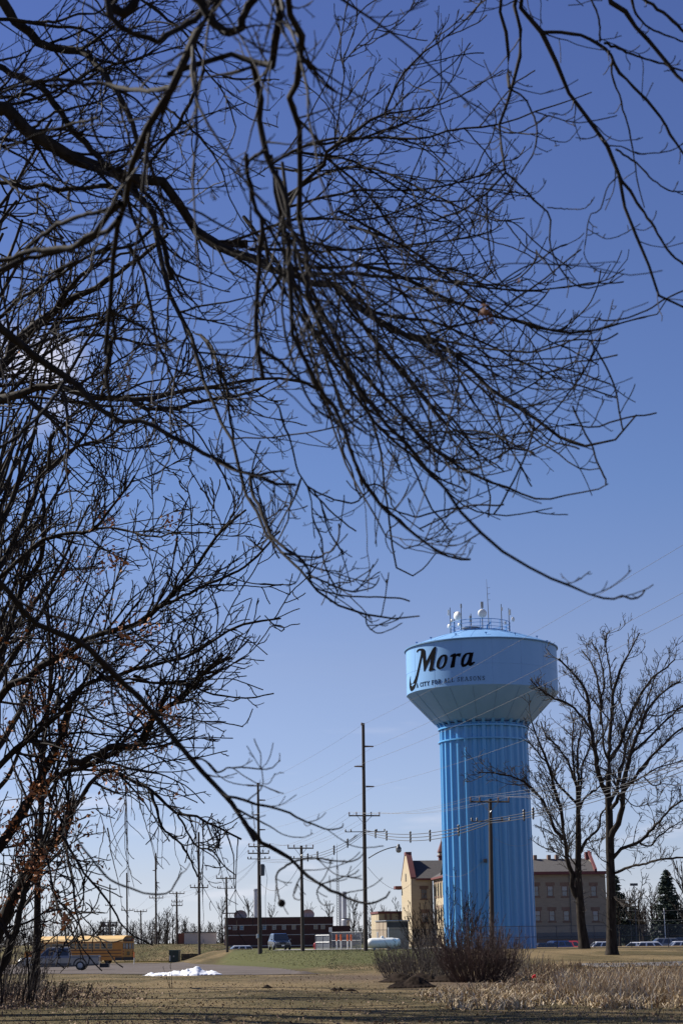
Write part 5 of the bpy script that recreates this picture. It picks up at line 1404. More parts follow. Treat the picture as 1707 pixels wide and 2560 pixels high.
# gable end facing left
m = MB()
prof = [(0, z0), (DG, z0), (DG, z_eave), (DG - .7, z_eave + .6), (DG / 2 + .7, z_peak), (DG / 2 - .7, z_peak), (.6, z_eave + .55), (0, z_eave)]
m.add([f3.w(-.003, v, z) for v, z in prof] + [f3.w(-.45, v, z) for v, z in prof], [tuple(range(8)), tuple(range(15, 7, -1))] + [(i_, (i_ + 1) % 8, (i_ + 1) % 8 + 8, i_ + 8) for i_ in range(8)])
m.build('gable_wall', M['brick_yellow'], yb)
m = MB()
for (v0_, z0_, v1_, z1_) in ((-.1, z_eave - .1, DG / 2 - .8, z_peak + .05), (DG + .1, z_eave - .1, DG / 2 + .8, z_peak + .05)):
    m.hexa([f3.w(-.5, v0_, z0_ + .05), f3.w(.35, v0_, z0_ + .05), f3.w(.35, v1_, z1_ + .05), f3.w(-.5, v1_, z1_ + .05), f3.w(-.5, v0_, z0_ + .32), f3.w(.35, v0_, z0_ + .32), f3.w(.35, v1_, z1_ + .3), f3.w(-.5, v1_, z1_ + .3)])
m.hexa([f3.w(a_, b_, c_) for c_ in (z_peak + .0, z_peak + .5) for a_, b_ in ((-.55, DG / 2 - .9), (.4, DG / 2 - .9), (.4, DG / 2 + .9), (-.55, DG / 2 + .9))])
m.build('gable_coping', M['trim_red'], yb)
m = MB()
for vv_ in (DG / 2 - .45, DG / 2 + .25):
    f = f3.mb(MB().box(-.50, -.454, vv_, vv_ + .22, px_z(2203, Yy), px_z(2183, Yy))); f.build('slit_window', M['dark_steel'], yb)
f3.mb(MB().box(-1.5, -.454, DG - .6, DG + 1.6, z_eave - 1.3, z_eave - .8)).build('side_eave', M['trim_red'], yb)
# roof of the front range
m = MB()
uR = 13.0
m.add([f3.w(.3, -.35, z_eave), f3.w(uR, -.35, z_eave), f3.w(uR, DG / 2, z_ridge), f3.w(.3, DG / 2, z_ridge), f3.w(.3, DG + .3, z_eave), f3.w(uR, DG + .3, z_eave)], [(0, 1, 2, 3), (3, 2, 5, 4), (0, 3, 4), (1, 5, 2)])
m.build('roof', M['roof_slate'], yb)
f3.mb(MB().box(.3, uW, -.45, -.003, z_eave - .25, z_eave + .02)).build('eave_trim', M['trim_red'], yb)
# the wing that comes forward behind the tower
VF = -15.0
f3.mb(MB().box(uW + .12, uW + .5, VF, .0, z0, z_eave - .003)).build('wing_side_wall', M['brick_yellow'], yb)
m = MB(); m.add([f3.w(uW - .3, VF - .5, z_eave), f3.w(uW - .3, 2, z_eave), f3.w(uW + 6, 2 + 4, z_ridge + .2), f3.w(uW + 6, VF + 6, z_ridge + .2)], [(0, 1, 2, 3)])
m.build('wing_roof', M['roof_slate'], yb)
f3.mb(MB().box(uW - .35, uW + .115, VF, -.46, z_eave - .28, z_eave + .01)).build('wing_eave', M['trim_red'], yb)
for k in range(5):
    v_ = -2.4 - k * 2.4
    for (pz0, pz1) in ((2245, 2214), (2306, 2276)):
        za, zc = px_z(pz0, Yy), px_z(pz1, Yy)
        w_ = f3.mb(MB().box(uW + .06, uW + .118, v_ - .55, v_ + .55, za, zc)).build('window', M['glass'], yb)
        f3.mb(MB().box(uW + .05, uW + .118, v_ - .6, v_ + .6, zc + .002, zc + .5)).build('lintel', M['stone_brown'], w_)
        f3.mb(MB().box(uW + .0, uW + .118, v_ - .6, v_ + .6, za - .25, za - .002)).build('sill', M['stone_brown'], w_)
f3.mb(MB().tube([(uW - .12, -.12, z0), (uW - .12, -.12, z_eave - .3)], .09, 6)).build('downpipe', M['stone_brown'], yb)
# right-hand range, shaded front
Yr = 250.0
fr4 = Frame(px_x(1240, Yr), Yr, R_(1.5))
zE = px_z(2186, Yr, 1420); zR = px_z(2142, Yr, 1420)
uA, uB, uG = fr4.u(1120), fr4.u(1519), fr4.u(1493)
holes = []
cols = [1343, 1379, 1415, 1451, 1488]
for px in cols:
    holes.append((fr4.u(px - 7.5), fr4.u(px + 8), px_z(2241, Yr, px), px_z(2214, Yr, px)))
    holes.append((fr4.u(px - 5.5), fr4.u(px + 10), px_z(2303, Yr, px), px_z(2276, Yr, px)))
zg = px_z(2331, Yr, 1420)
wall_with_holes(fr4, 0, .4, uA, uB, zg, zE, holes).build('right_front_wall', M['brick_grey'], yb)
for h in holes: window(fr4, yb, h[0] + .1, h[1] - .1, h[2] + .1, h[3] - .1, .08, lintel='stone_brown', mull=0)
fr4.mb(MB().box(uA, uB, .12, .4, z0 - .6, zg - .9)).build('basement_wall', M['stone_brown'], yb)
fr4.mb(MB().box(uA, uB, -.05, .4, zg - .9, zg)).build('basement_band', M['dark_steel'], yb)
fr4.mb(MB().box(uA, fr4.u(1521), -.7, .0, zE + .003, zE + .42)).build('right_eave', M['trim_red'], yb)
m = MB(); m.add([fr4.w(uA, -.6, zE + .425), fr4.w(uG, -.6, zE + .425), fr4.w(fr4.u(1478, 5.5), 5.5, zR), fr4.w(uA, 5.5, zR), fr4.w(uG, 11.6, zE + .4), fr4.w(uA, 11.6, zE + .4)], [(0, 1, 2, 3), (3, 2, 4, 5)])
m.build('right_roof', M['roof_slate'], yb)
m = MB()
p0, p1 = (uG, -.7, zE + .2), (fr4.u(1479, 5.2), 5.2, px_z(2131, Yr + 5, 1478))
m.hexa([fr4.w(p0[0] - .12, p0[1], p0[2]), fr4.w(p0[0] + .25, p0[1], p0[2]), fr4.w(p1[0] + .25, p1[1], p1[2]), fr4.w(p1[0] - .12, p1[1], p1[2]), fr4.w(p0[0] - .12, p0[1], p0[2] + .55), fr4.w(p0[0] + .25, p0[1], p0[2] + .55), fr4.w(p1[0] + .25, p1[1], p1[2] + .3), fr4.w(p1[0] - .12, p1[1], p1[2] + .3)])
m.hexa([fr4.w(a_, b_, c_) for c_ in (zR - 1.5, px_z(2129, Yr + 5, 1478)) for a_, b_ in ((p1[0] - .45, 4.9), (p1[0] + .45, 4.9), (p1[0] + .45, 6.1), (p1[0] - .45, 6.1))])
m.build('right_gable_coping', M['trim_red'], yb)
m = MB()
gp = [(0, z0), (11, z0), (11, zE), (5.5, zR + .5), (0, zE)]
m.add([fr4.w(uG + .0, v, z) for v, z in gp] + [fr4.w(uG + .34, v, z) for v, z in gp], [tuple(range(5)), tuple(range(9, 4, -1))] + [(i_, (i_ + 1) % 5, (i_ + 1) % 5 + 5, i_ + 5) for i_ in range(5)])
m.v = [(p[0], p[1] + .42, p[2]) for p in m.v]
m.build('right_gable', M['brick_yellow'], yb)
fr4.mb(MB().box(uA, uB, 11.45, 11.8, z0, zE)).build('rear_wall', M['brick_yellow'], yb)
fr4.mb(MB().box(uB - .4, uB - .003, .41, 11.4, z0, zE)).build('end_wall', M['brick_yellow'], yb)
fr4.mb(MB().box(fr4.u(1495), uB + .2, -.1, 11.6, zE + .02, zE + .2)).build('flat_roof', M['roof_slate'], yb)
for px in (1345, 1380, 1400):
    fr4.mb(MB().box(fr4.u(px - 4, 5), fr4.u(px + 4, 5), 4.9, 6.2, zR - .3, zR + .55)).build('roof_vent', M['stone_brown'], yb)
fr4.mb(MB().box(fr4.u(1427), fr4.u(1428.6), -.12, -.003, z0, zE)).build('downpipe', M['dark_steel'], yb)
# cupola with its little red spire
xc, yc = float(at(1103, 2120, 276)[0]), 276
zq = lambda py: float(at(1103, py, 276)[2])
MB().lathe([(.55, zq(2165)), (.55, zq(2142)), (.78, zq(2141)), (.78, zq(2139)), (.5, zq(2138)), (.5, zq(2132)), (.72, zq(2131)), (.70, zq(2129)), (.02, zq(2101))], (xc, yc, 0), 8).build('spire', M['trim_red'], yb)
MB().lathe([(.56, zq(2137.5)), (.56, zq(2132.5))], (xc, yc, 0), 8).build('spire_lantern', M['brick_yellow'], yb)
MB().tube([(xc, yc, zq(2102)), (xc, yc, zq(2097))], .04, 4).build('finial', M['dark_steel'], yb)
# low annex with brown piers, left of the gable
fr5 = Frame(px_x(947, 285), 285.0, R_(8))
ann = thing('low_wing', 'low yellow brick wing with brown piers left of the old gabled building', 'building', (fr5.x0, 285, .5))
zt5 = px_z(2284, 285, 960); ur = fr5.u(1022)
fr5.mb(MB().box(0, ur, 0, 8, 0, zt5)).build('wall', M['brick_yellow'], ann)
fr5.mb(MB().box(-.15, ur, -.2, 8, zt5 + .002, zt5 + .38)).build('roof_edge', M['trim_red'], ann)
for px in (964.5, 977, 998.5):
    u_ = fr5.u(px); fr5.mb(MB().box(u_ - .17, u_ + .17, -.22, -.003, 0, zt5)).build('pier', M['stone_brown'], ann)
for px in (951, 957, 971, 985, 991): 
    u_ = fr5.u(px); fr5.mb(MB().box(u_ - .18, u_ + .12, -.05, -.003, zt5 - 1.9, zt5 - 1.0)).build('window', M['stone_brown'], ann)
# tan utility hut with dark front
fr6 = Frame(px_x(966.5, 186), 186.0, R_(20))
hz_t = px_z(2302.5, 186, 990); hz_b = gh(fr6.x0, 186) - .1
hut = thing('utility_shed', 'tan panelled utility shed with a dark shaded front and pale doors beside the white tank', 'shed', (fr6.x0, 186, hz_b))
uh = fr6.u(1021)
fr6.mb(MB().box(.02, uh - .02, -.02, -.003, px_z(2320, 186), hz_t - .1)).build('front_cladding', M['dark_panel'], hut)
fr6.mb(MB().box(0, uh, 0, 3.2, hz_b, hz_t)).build('wall', M['tan_panel'], hut)
fr6.mb(MB().box(-.12, uh + .12, -.12, 3.3, hz_t, hz_t + .09)).build('roof', M['galv'], hut)
for a_, b_ in ((970.5, 989), (1004, 1020)):
    fr6.mb(MB().box(fr6.u(a_), fr6.u(b_), -.05, -.003, hz_b, px_z(2320, 186))).build('door', M['tan_panel'], hut)
for v_ in (1.0, 2.1): fr6.mb(MB().box(-.02, -.003, v_, v_ + .06, hz_b, hz_t)).build('panel_joint', M['stone_brown'], hut)

# ------------------------------------------------------------------ poles and wires
def wood_pole(px_top, y_top, px_base, Y, w_top, w_base, label, group='wooden utility poles along the road', sunk=.2):
    pt = at(px_top, y_top, Y); pb = at(px_base, 2375, Y)
    z0_ = gh(pb[0], Y) - sunk
    t = thing('utility_pole', label, 'utility pole', (pb[0], Y, z0_), 0, group)
    MB().tube([(pb[0], Y, z0_), (pb[0] + (pt[0] - pb[0]) * .4, Y, z0_ + (pt[2] - z0_) * .4), (pt[0], Y, pt[2])], [w_base * Y / FPX / 2, (w_base * .6 + w_top * .4) * Y / FPX / 2, w_top * Y / FPX / 2], 10).build('post', M['pole_wood'], t)
    return t, (pt[0], pb[0], pt[2], z0_)
def crossarm(t, px0, px1, py, Y, ins=(0.02, .25, .72, .98), yaw=0.0, braces=True, col='pole_wood'):
    a_, b_ = at(px0, py, Y), at(px1, py, Y)
    dy = (b_[0] - a_[0]) * math.tan(yaw)
    P0, P1 = np.array([a_[0], Y - .2 - dy / 2, a_[2]]), np.array([b_[0], Y - .2 + dy / 2, b_[2]])
    MB().tube([P0, P1], .065, 4).build('crossarm', M[col], t)
    pts = []
    for f_ in ins:
        p = P0 + (P1 - P0) * f_
        MB().lathe([(.02, 0), (.05, .08), (.07, .14), (.05, .18), (.07, .22), (.03, .30), (.01, .32)], tuple(p + np.array([0, 0, .04])), 8).build('insulator', M['insulator'], t)
        pts.append(p + np.array([0, 0, .34]))
    if braces:
        mid = (P0 + P1) / 2
        for s_ in (-1, 1):
            q = mid + (P1 - P0) * .24 * s_
            MB().tube([q, mid + np.array([0, .05, -.75])], .022, 4).build('brace', M['galv'], t)
    return pts
def davit(t, px0, px1, py, Y):
    a_, b_ = at(px0, py, Y), at(px1, py, Y)
    a_, b_ = np.array([a_[0], Y, a_[2]]), np.array([b_[0], Y, b_[2]])
    MB().tube([a_, b_], [.09, .06], 6).build('davit_arm', M['insulator'], t)
    return b_
def cluster(t, px, py, Y, w=1.6):
    """a small ring of line clamps round the pole"""
    c = at(px, py, Y); c = np.array([c[0], Y, c[2]])
    MB().tube([c + np.array([-w / 2, -.22, 0]), c + np.array([w / 2, -.22, 0])], .04, 4).build('bracket', M['dark_steel'], t)
    for dx in (-.5, -.36, .3, .5):
        MB().lathe([(.03, -.12), (.08, -.05), (.05, 0), (.08, .06), (.03, .14)], tuple(c + np.array([dx * w, -.3, .1])), 6).build('clamp', M['dark_steel'], t)
    return [c + np.array([0, -.3, dz]) for dz in (.15, 0, -.15)]

K_ = .3571
P1, _ = wood_pole(907.5, 1808, 914, 158, 7.5, 11, 'tallest wooden pole left of the tower, with three short arms and a street light')
k1x, k1y = lambda x: 540 + x * K_, lambda y: 1760 + y * K_
p1_top = at(904, 1813, 158)
MB().lathe([(.05, 0), (.1, .1), (.05, .25)], (p1_top[0], 158, p1_top[2]), 6).build('insulator', M['insulator'], P1)
d1a = davit(P1, k1x(1042), k1x(1102), k1y(297), 158); d1b = davit(P1, k1x(1024), k1x(968), k1y(437), 158); d1c = davit(P1, k1x(1048), k1x(1106), k1y(578), 158)
x1 = crossarm(P1, k1x(928), k1x(1147), k1y(783), 158)
cl1 = cluster(P1, k1x(1042), k1y(895), 158, 3.6)
la, lb = at(k1x(1066), k1y(1080), 158), at(k1x(1276), k1y(1000), 158)
m_ = [np.array([la[0] + (lb[0] - la[0]) * f_, 158 - .3 * f_, la[2] + (lb[2] - la[2]) * (1 - (1 - f_) ** 1.8)]) for f_ in np.linspace(0, 1, 9)]
lamp = thing('street_lamp', 'street light with a curved arm on the tallest wooden pole', 'street light', tuple(m_[0]))
MB().tube(m_, .05, 6).build('arm', M['dark_steel'], lamp)
hd = m_[-1]
MB().lathe([(.03, .25), (.12, .2), (.14, .05), (.16, 0), (.26, -.12), (.27, -.2)], tuple(hd), 12).build('lamp_head', M['dark_steel'], lamp, smooth=True)
MB().lathe([(.25, -.2), (.26, -.35), (.2, -.5), (.05, -.55)], tuple(hd), 12).build('lamp_shade', M['grey_plastic'], lamp, smooth=True)
P2, _ = wood_pole(645, 1957, 650.5, 176, 5.5, 11, 'pole with a transformer can behind the hanging branch, left of centre')
d2a = davit(P2, k1x(305), k1x(346), k1y(673), 176); d2b = davit(P2, k1x(295), k1x(264), k1y(776), 176); d2c = davit(P2, k1x(300), k1x(345), k1y(880), 176)
x2 = crossarm(P2, k1x(229), k1x(382), k1y(999), 176); x2b = crossarm(P2, k1x(225), k1x(372), k1y(1046), 176, braces=False)
cl2 = cluster(P2, k1x(300), k1y(1085), 176, 2.2)
tcn = at(k1x(325), k1y(1163), 175.6)
MB().lathe([(.02, .62), (.2, .58), (.24, .5), (.24, -.5), (.2, -.56), (.02, -.58)], (tcn[0], 175.6, tcn[2]), 12).build('transformer', M['dark_steel'], P2, smooth=False)
MB().tube([(tcn[0] + .25, 175.6, tcn[2] + .4), (tcn[0] + .5, 175.7, tcn[2] - .8), (tcn[0] + .3, 175.7, tcn[2] - 2.6), (tcn[0] + .32, 175.8, tcn[2] - 5.2), (tcn[0] - .2, 175.9, tcn[2] - 6.2)], .02, 4).build('lead', M['cable'], P2)
MB().lathe([(.01, .22), (.12, .2), (.12, -.2), (.01, -.22)], (px_x(644, 175.6) , 175.6, px_z(2338, 175.6)), 10).build('meter_box', M['galv'], P2)
P3, _ = wood_pole(753.2, 2114, 757, 168, 6.5, 10, 'pole with a single crossarm between the dark car and the tallest pole')
x3 = crossarm(P3, k1x(502), k1x(683), k1y(1010), 168)
cl3 = cluster(P3, k1x(598), k1y(1082), 168, 2.0)
P4, _ = wood_pole(566, 2192, 568.5, 196, 4.5, 7, 'shorter pole with one crossarm before the left end of the brick building')
x4 = crossarm(P4, 541, 590, 2196, 196); cl4 = cluster(P4, 567, 2221, 196, 2)
P5, _ = wood_pole(497, 2080, 499, 200, 5, 7, 'pole rising beside the green cabinet and low wall')
d5 = davit(P5, 498, 508, 2113, 200); davit(P5, 497, 488, 2128, 200); x5 = crossarm(P5, 476, 521, 2219, 200)
P6, _ = wood_pole(442, 2229, 443.5, 262, 4.5, 5.5, 'distant pole with stacked crossarms before the bare treeline')
x6 = crossarm(P6, 424, 462, 2234, 262); crossarm(P6, 430, 457, 2255, 262, braces=False); crossarm(P6, 429, 457, 2264, 262, braces=False)
P7, _ = wood_pole(389.5, 2133, 391, 250, 4, 5.5, 'tall distant pole with short side arms left of the stacked crossarm pole')
davit(P7, 390, 399, 2160, 250); davit(P7, 390, 382, 2176, 250); davit(P7, 390, 399, 2207, 250); x7 = crossarm(P7, 374, 409, 2245, 250)
P8, _ = wood_pole(317.5, 2182, 319, 300, 3.6, 4.5, 'tall distant pole above the back end of the bus')
davit(P8, 318, 326, 2204, 300); x8 = crossarm(P8, 304, 334, 2276, 300)
P9, _ = wood_pole(275.5, 2211, 276.5, 340, 3.4, 4, 'tall distant pole standing in front of the substation')
davit(P9, 276, 283, 2230, 340); crossarm(P9, 264, 289, 2264, 340, braces=False)
P10, _ = wood_pole(352.5, 2276, 354, 270, 3.2, 4.2, 'short distant pole with one crossarm between two taller poles')
x10 = crossarm(P10, 336, 368, 2279, 270)
PR, _ = wood_pole(1224.5, 1997, 1229, 122, 8.5, 13, 'wooden pole with one crossarm standing in front of the blue column')
c5x, c5y = lambda x: 960 + x * .4764, lambda y: 1780 + y * .4764
xR = crossarm(PR, c5x(448), c5x(655), c5y(472), 122)
clR = cluster(PR, c5x(556), c5y(573), 122, 2.7)
# substation frame far left
Ys = 380.0
ss = thing('substation_frame', 'cluster of dark steel substation frames over the bus roof', 'substation', (px_x(268, Ys), Ys, 1))
for px, top in ((253, 2303), (258, 2308), (266, 2312), (273, 2300), (281, 2308), (290, 2304)):
    x = px_x(px, Ys); MB().tube([(x, Ys, 0), (x, Ys, px_z(top, Ys, px))], .14, 4).build('column', M['dark_steel'], ss)
for a_, b_, py in ((249, 293, 2306), (255, 292, 2314), (243, 292, 2330), (258, 290, 2334), (262, 284, 2322)):
    MB().tube([(px_x(a_, Ys), Ys, px_z(py, Ys, 268)), (px_x(b_, Ys), Ys, px_z(py, Ys, 268))], .12, 4).build('beam', M['dark_steel'], ss)
for px in (256, 262, 270, 277, 285):
    x = px_x(px, Ys); MB().lathe([(.08, 0), (.2, .2), (.1, .4), (.2, .6), (.08, .9)], (x, Ys, px_z(2318, Ys, 268)), 6).build('insulator', M['insulator'], ss)

def wire(name_t, a_, b_, sag, rad, material='wire', n=20):
    a_, b_ = np.array(a_, float), np.array(b_, float)
    t = np.linspace(0, 1, n)[:, None]
    P = a_ + (b_ - a_) * t
    P[:, 2] -= (4 * sag * t * (1 - t))[:, 0]
    return P
def line_set(label, spans, rad, material='wire', group='overhead power lines', spacers=()):
    """spans: list of (a, b, sag); one thing with one child per wire"""
    a0 = spans[0][0]
    t = thing('power_line', label, 'power line', tuple(a0), 0, group)
    for (a_, b_, sag) in spans:
        P = wire('w', a_, b_, sag, rad)
        MB().tube(P, rad, 4, False).build('wire', M[material], t)
        for f_ in spacers:
            q = P[int(f_ * (len(P) - 1))]
            MB().lathe([(.02, -.18), (.07, -.1), (.07, .1), (.11, .16), (.03, .26)], tuple(q), 6).build('spacer', M['dark_steel'], t)
    return t
F_ = lambda px, py, Y: at(px, py, Y)
line_set('topmost thin wire from the tallest pole rising across the tank lettering', [(p1_top, F_(1760, 1330, 72), .3)], .009)
line_set('two bright wires from the upper arms of the tallest pole crossing the tank', [(d1a, F_(1790, 1436, 74), .35), (d1b, F_(1790, 1492, 74), .5)], .010)
line_set('wire from the lowest short arm of the tallest pole to the right edge', [(d1c, F_(1790, 1660, 78), .5)], .009)
line_set('three transmission wires running down left from the tallest pole', [(p1_top, F_(645, 1960, 176), .3), (d1b, d2b, .5), (d1c, d2c, .5), (d1a, d2a, .5)], .009)
line_set('crossarm wires between the tallest pole and the pole before the column', [(x1[k], xR[k], .55) for k in range(4)], .008)
line_set('crossarm wires leaving the pole before the column towards the right edge', [(xR[k], F_(1800, 1868 + 26 * k, 78), .3) for k in range(4)], .008)
line_set('thick bundled cables from the tallest pole to the pole before the column', [(cl1[k], clR[k], .7 + .12 * k) for k in range(3)], .028, 'cable', spacers=(.12, .22, .46, .62, .8))
line_set('thick bundled cables leaving right from the pole before the column', [(clR[k], F_(1800, 1862 + 14 * k, 76), .5) for k in range(3)], .020, 'cable', spacers=(.22, .3))
line_set('crossarm wires between the tallest pole and the single crossarm pole', [(x1[k], x3[k], .3) for k in range(4)], .010)
line_set('thick bundled cables from the tallest pole down to the single crossarm pole', [(cl1[k], cl3[k], .45 + .1 * k) for k in range(3)], .024, 'cable', spacers=(.3, .5, .75, .9))
line_set('cables between the single crossarm pole and the transformer pole', [(cl3[k], cl2[k], .25) for k in range(3)] + [(x3[k], x2[k], .2) for k in (0, 3)], .014, 'cable')
line_set('lines from the transformer pole to the shorter crossarm pole', [(cl2[k], cl4[k], .5) for k in range(2)] + [(x2[k], x4[k], .4) for k in (0, 3)], .012, 'cable')
line_set('wires from the transformer pole to the pole by the green cabinet', [(d2a, d5, .6), (x2b[0], x5[0], .6), (x2b[3], x5[3], .6)], .009)
line_set('lines linking the poles in front of the far left treeline', [(x5[0], x7[0], .8), (x5[3], x7[3], .8), (x7[0], x8[0], 1), (x7[3], x8[3], 1), (x4[0], x6[0], .8), (x4[3], x6[3], .8), (x6[0], x10[3], .5)], .010)
line_set('slack service cable from the tallest pole to the gabled building', [(F_(919, 2168, 158), F_(1037, 2195, 268), 1.9)], .022, 'cable')
line_set('slack dark cable looping from the tallest pole to the transformer pole', [(F_(911, 2146, 158), F_(757, 2195, 168), 1.2), (F_(755, 2150, 168), F_(652, 2210, 176), 1.6)], .022, 'cable')
line_set('pale service drop from the pole before the column to the tower side', [(F_(1229, 2091, 122), F_(1330, 2105, 150), .5), (F_(1226, 2130, 122), F_(1112, 2186, 164), .8)], .008)
line_set('far wires over the cars at the right edge', [(F_(1560, 2275, 240), F_(1760, 2268, 240), .3), (F_(1560, 2298, 240), F_(1760, 2293, 240), .3)], .018)
# ------------------------------------------------------------------ vehicles
def L2W(m, x, y, z, rz):
    c, s = math.cos(rz), math.sin(rz)
    m.v = [(x + p[0] * c - p[1] * s, y + p[0] * s + p[1] * c, z + p[2]) for p in m.v]
    return m
def wheel(parent, x, y, r, w, hub='galv', name='wheel'):
    o_ = MB().lathe([(r * .6, -w / 2), (r * .94, -w / 2), (r, -w / 2 + .03), (r, w / 2 - .03), (r * .94, w / 2), (r * .6, w / 2)], (x, y, r), 20, axis='y').build(name, M['black'], parent, False)
    MB().lathe([(.01, -w / 2 - .005), (r * .25, -w / 2 - .02), (r * .6, -w / 2), (r * .6, w / 2), (r * .25, w / 2 + .02), (.01, w / 2 + .005)], (x, y, r), 14, axis='y').build('rim', M[hub], o_, False)
    return o_
def loft(m, secs):
    """secs: list of (x, [(y, z) ...]) closed sections of equal count"""
    b = len(m.v); n = len(secs[0][1])
    for x, pr in secs:
        for y, z in pr: m.v.append((x, y, z))
    for i_ in range(len(secs) - 1):
        for k in range(n):
            k2 = (k + 1) % n
            m.f.append((b + i_ * n + k, b + (i_ + 1) * n + k, b + (i_ + 1) * n + k2, b + i_ * n + k2))
    m.f.append(tuple(b + k for k in range(n))); m.f.append(tuple(b + (len(secs) - 1) * n + k for k in range(n))[::-1])
    return m
def body_sec(hw, z0, zb, zt, tw):
    """lower body section: width bulges at the belt"""
    return [(-hw * .92, z0), (-hw, z0 + .15), (-hw, zb - .1), (-tw, zt), (tw, zt), (hw, zb - .1), (hw, z0 + .15), (hw * .92, z0)]

def car(label, x, y, rz, paint, kind='suv', L_=4.8, Wd=1.9, H=1.75, group=None, z=None):
    z = gh(x, y) if z is None else z
    t = thing('parked_car', label, 'car', (x, y, z), rz, group)
    hw = Wd / 2; r = .36 if kind != 'hatch' else .32; g0 = .26
    belt = H * .58
    a_, b_ = -L_ / 2, L_ / 2                  # front is -x
    hood = belt - .04
    if kind == 'pickup':
        secs = [(a_, body_sec(hw * .88, g0 + .1, hood - .2, hood - .16, hw * .8)), (a_ + .25, body_sec(hw * .97, g0, hood - .04, hood, hw * .85)), (a_ + L_ * .24, body_sec(hw, g0, belt, belt + .02, hw * .9)),
                (a_ + L_ * .30, body_sec(hw, g0, belt, belt + .02, hw * .95)), (b_ - L_ * .36, body_sec(hw, g0, belt, belt + .02, hw * .95)), (b_ - .06, body_sec(hw, g0 + .1, belt, belt + .02, hw * .95)), (b_, body_sec(hw * .97, g0 + .15, belt - .02, belt, hw * .92))]
        gh_ = [(a_ + L_ * .24, a_ + L_ * .36, b_ - L_ * .385, b_ - L_ * .365)]
    else:
        secs = [(a_, body_sec(hw * .80, g0 + .12, hood - .26, hood - .2, hw * .7)), (a_ + .2, body_sec(hw * .95, g0, hood - .1, hood - .06, hw * .8)), (a_ + L_ * .26, body_sec(hw, g0, belt - .02, belt, hw * .88)),
                (a_ + L_ * .5, body_sec(hw, g0, belt, belt + .02, hw * .92)), (b_ - .35, body_sec(hw, g0, belt, belt + .02, hw * .92)), (b_, body_sec(hw * .9, g0 + .12, belt - .06, belt - .02, hw * .84))]
        gh_ = [(a_ + L_ * .25, a_ + L_ * .40, b_ - L_ * (.13 if kind == 'suv' else .2), b_ - .10)]
    loft(MB(), secs).build('body', M[paint], t, False)
    f0, f1, r1, r0 = gh_[0]
    tw0, tw1 = hw * .90, hw * .74
    zt0, zt1 = belt + .012, H - .06
    # glasshouse: pillars and roof in paint, panes in glass
    m = MB()
    m.hexa([(f0, -tw0, zt0), (r0, -tw0, zt0), (r0, tw0, zt0), (f0, tw0, zt0), (f1, -tw1, zt1), (r1, -tw1, zt1), (r1, tw1, zt1), (f1, tw1, zt1)])
    m.build('cabin', M[paint], t, False)
    MB().hexa([(f1 - .03, -tw1 - .01, zt1 + .002), (r1 + .03, -tw1 - .01, zt1 + .002), (r1 + .03, tw1 + .01, zt1 + .002), (f1 - .03, tw1 + .01, zt1 + .002), (f1 + .2, -tw1 * .9, H), (r1 - .1, -tw1 * .9, H), (r1 - .1, tw1 * .9, H), (f1 + .2, tw1 * .9, H)]).build('roof', M[paint], t, False)
    def quad(name, P, off, mt='glass'):
        P = [np.array(p, float) for p in P]
        n_ = np.cross(P[1] - P[0], P[2] - P[0]); n_ /= np.linalg.norm(n_)
        c_ = sum(P) / 4
        Q = [p + n_ * off for p in P]; Q2 = [p + n_ * (off - .02 * np.sign(off)) for p in P]
        MB().hexa(Q + Q2).build(name, M[mt], t, False)
    lp = lambda p, q, s_: tuple(np.array(p) * (1 - s_) + np.array(q) * s_)
    A0, A1, B0, B1 = (f0, -tw0, zt0), (f1, -tw1, zt1), (f0, tw0, zt0), (f1, tw1, zt1)
    quad('windscreen', [lp(lp(A0, B0, .05), lp(A1, B1, .05), .08), lp(lp(A0, B0, .95), lp(A1, B1, .95), .08), lp(lp(A0, B0, .93), lp(A1, B1, .93), .94), lp(lp(A0, B0, .07), lp(A1, B1, .07), .94)], -.012 if True else 0)
    C0, C1, D0, D1 = (r0, -tw0, zt0), (r1, -tw1, zt1), (r0, tw0, zt0), (r1, tw1, zt1)
    quad('rear_window', [lp(lp(C0, D0, .08), lp(C1, D1, .08), .15), lp(lp(C0, D0, .92), lp(C1, D1, .92), .15), lp(lp(C0, D0, .9), lp(C1, D1, .9), .9), lp(lp(C0, D0, .1), lp(C1, D1, .1), .9)], .012)
    ns_ = 2 if kind in ('pickup', 'hatch') else 3
    for sd in (-1, 1):
        a0, a1 = (f0, sd * tw0, zt0), (f1, sd * tw1, zt1)
        c0, c1 = (r0, sd * tw0, zt0), (r1, sd * tw1, zt1)
        for q in range(ns_):
            u0, u1 = (q + .10) / ns_, (q + .92) / ns_
            if q == 0: u0 = .06
            quad('side_window', [lp(lp(a0, c0, u0), lp(a1, c1, u0), .10), lp(lp(a0, c0, u1), lp(a1, c1, u1), .10), lp(lp(a0, c0, u1), lp(a1, c1, u1), .86), lp(lp(a0, c0, u0 + .02), lp(a1, c1, u0 + .02), .86)], .012 if sd < 0 else -.012)
        MB().cbox((f0 + .12, sd * (hw + .08), belt + .08), .12, .16, .14).build('mirror', M[paint], t, False)
    wb0, wb1 = a_ + L_ * .185, b_ - L_ * (.20 if kind != 'pickup' else .23)
    for sd in (-1, 1):
        for wx in (wb0, wb1):
            wheel(t, wx, sd * (hw - .10), r, .22, 'chrome' if paint != 'silver_paint' else 'galv')
        MB().cbox((a_ + .07, sd * hw * .62, hood - .24), .12, .36, .14).build('headlight', M['white_plastic'], t, False)
        MB().cbox((b_ - .01, sd * hw * .80, belt - .20), .08, .16, .34).build('tail_light', M['red_lamp'], t, False)
    MB().cbox((a_ + .01, 0, hood - .27), .08, Wd * .36, .18).build('grille', M['black'], t, False)
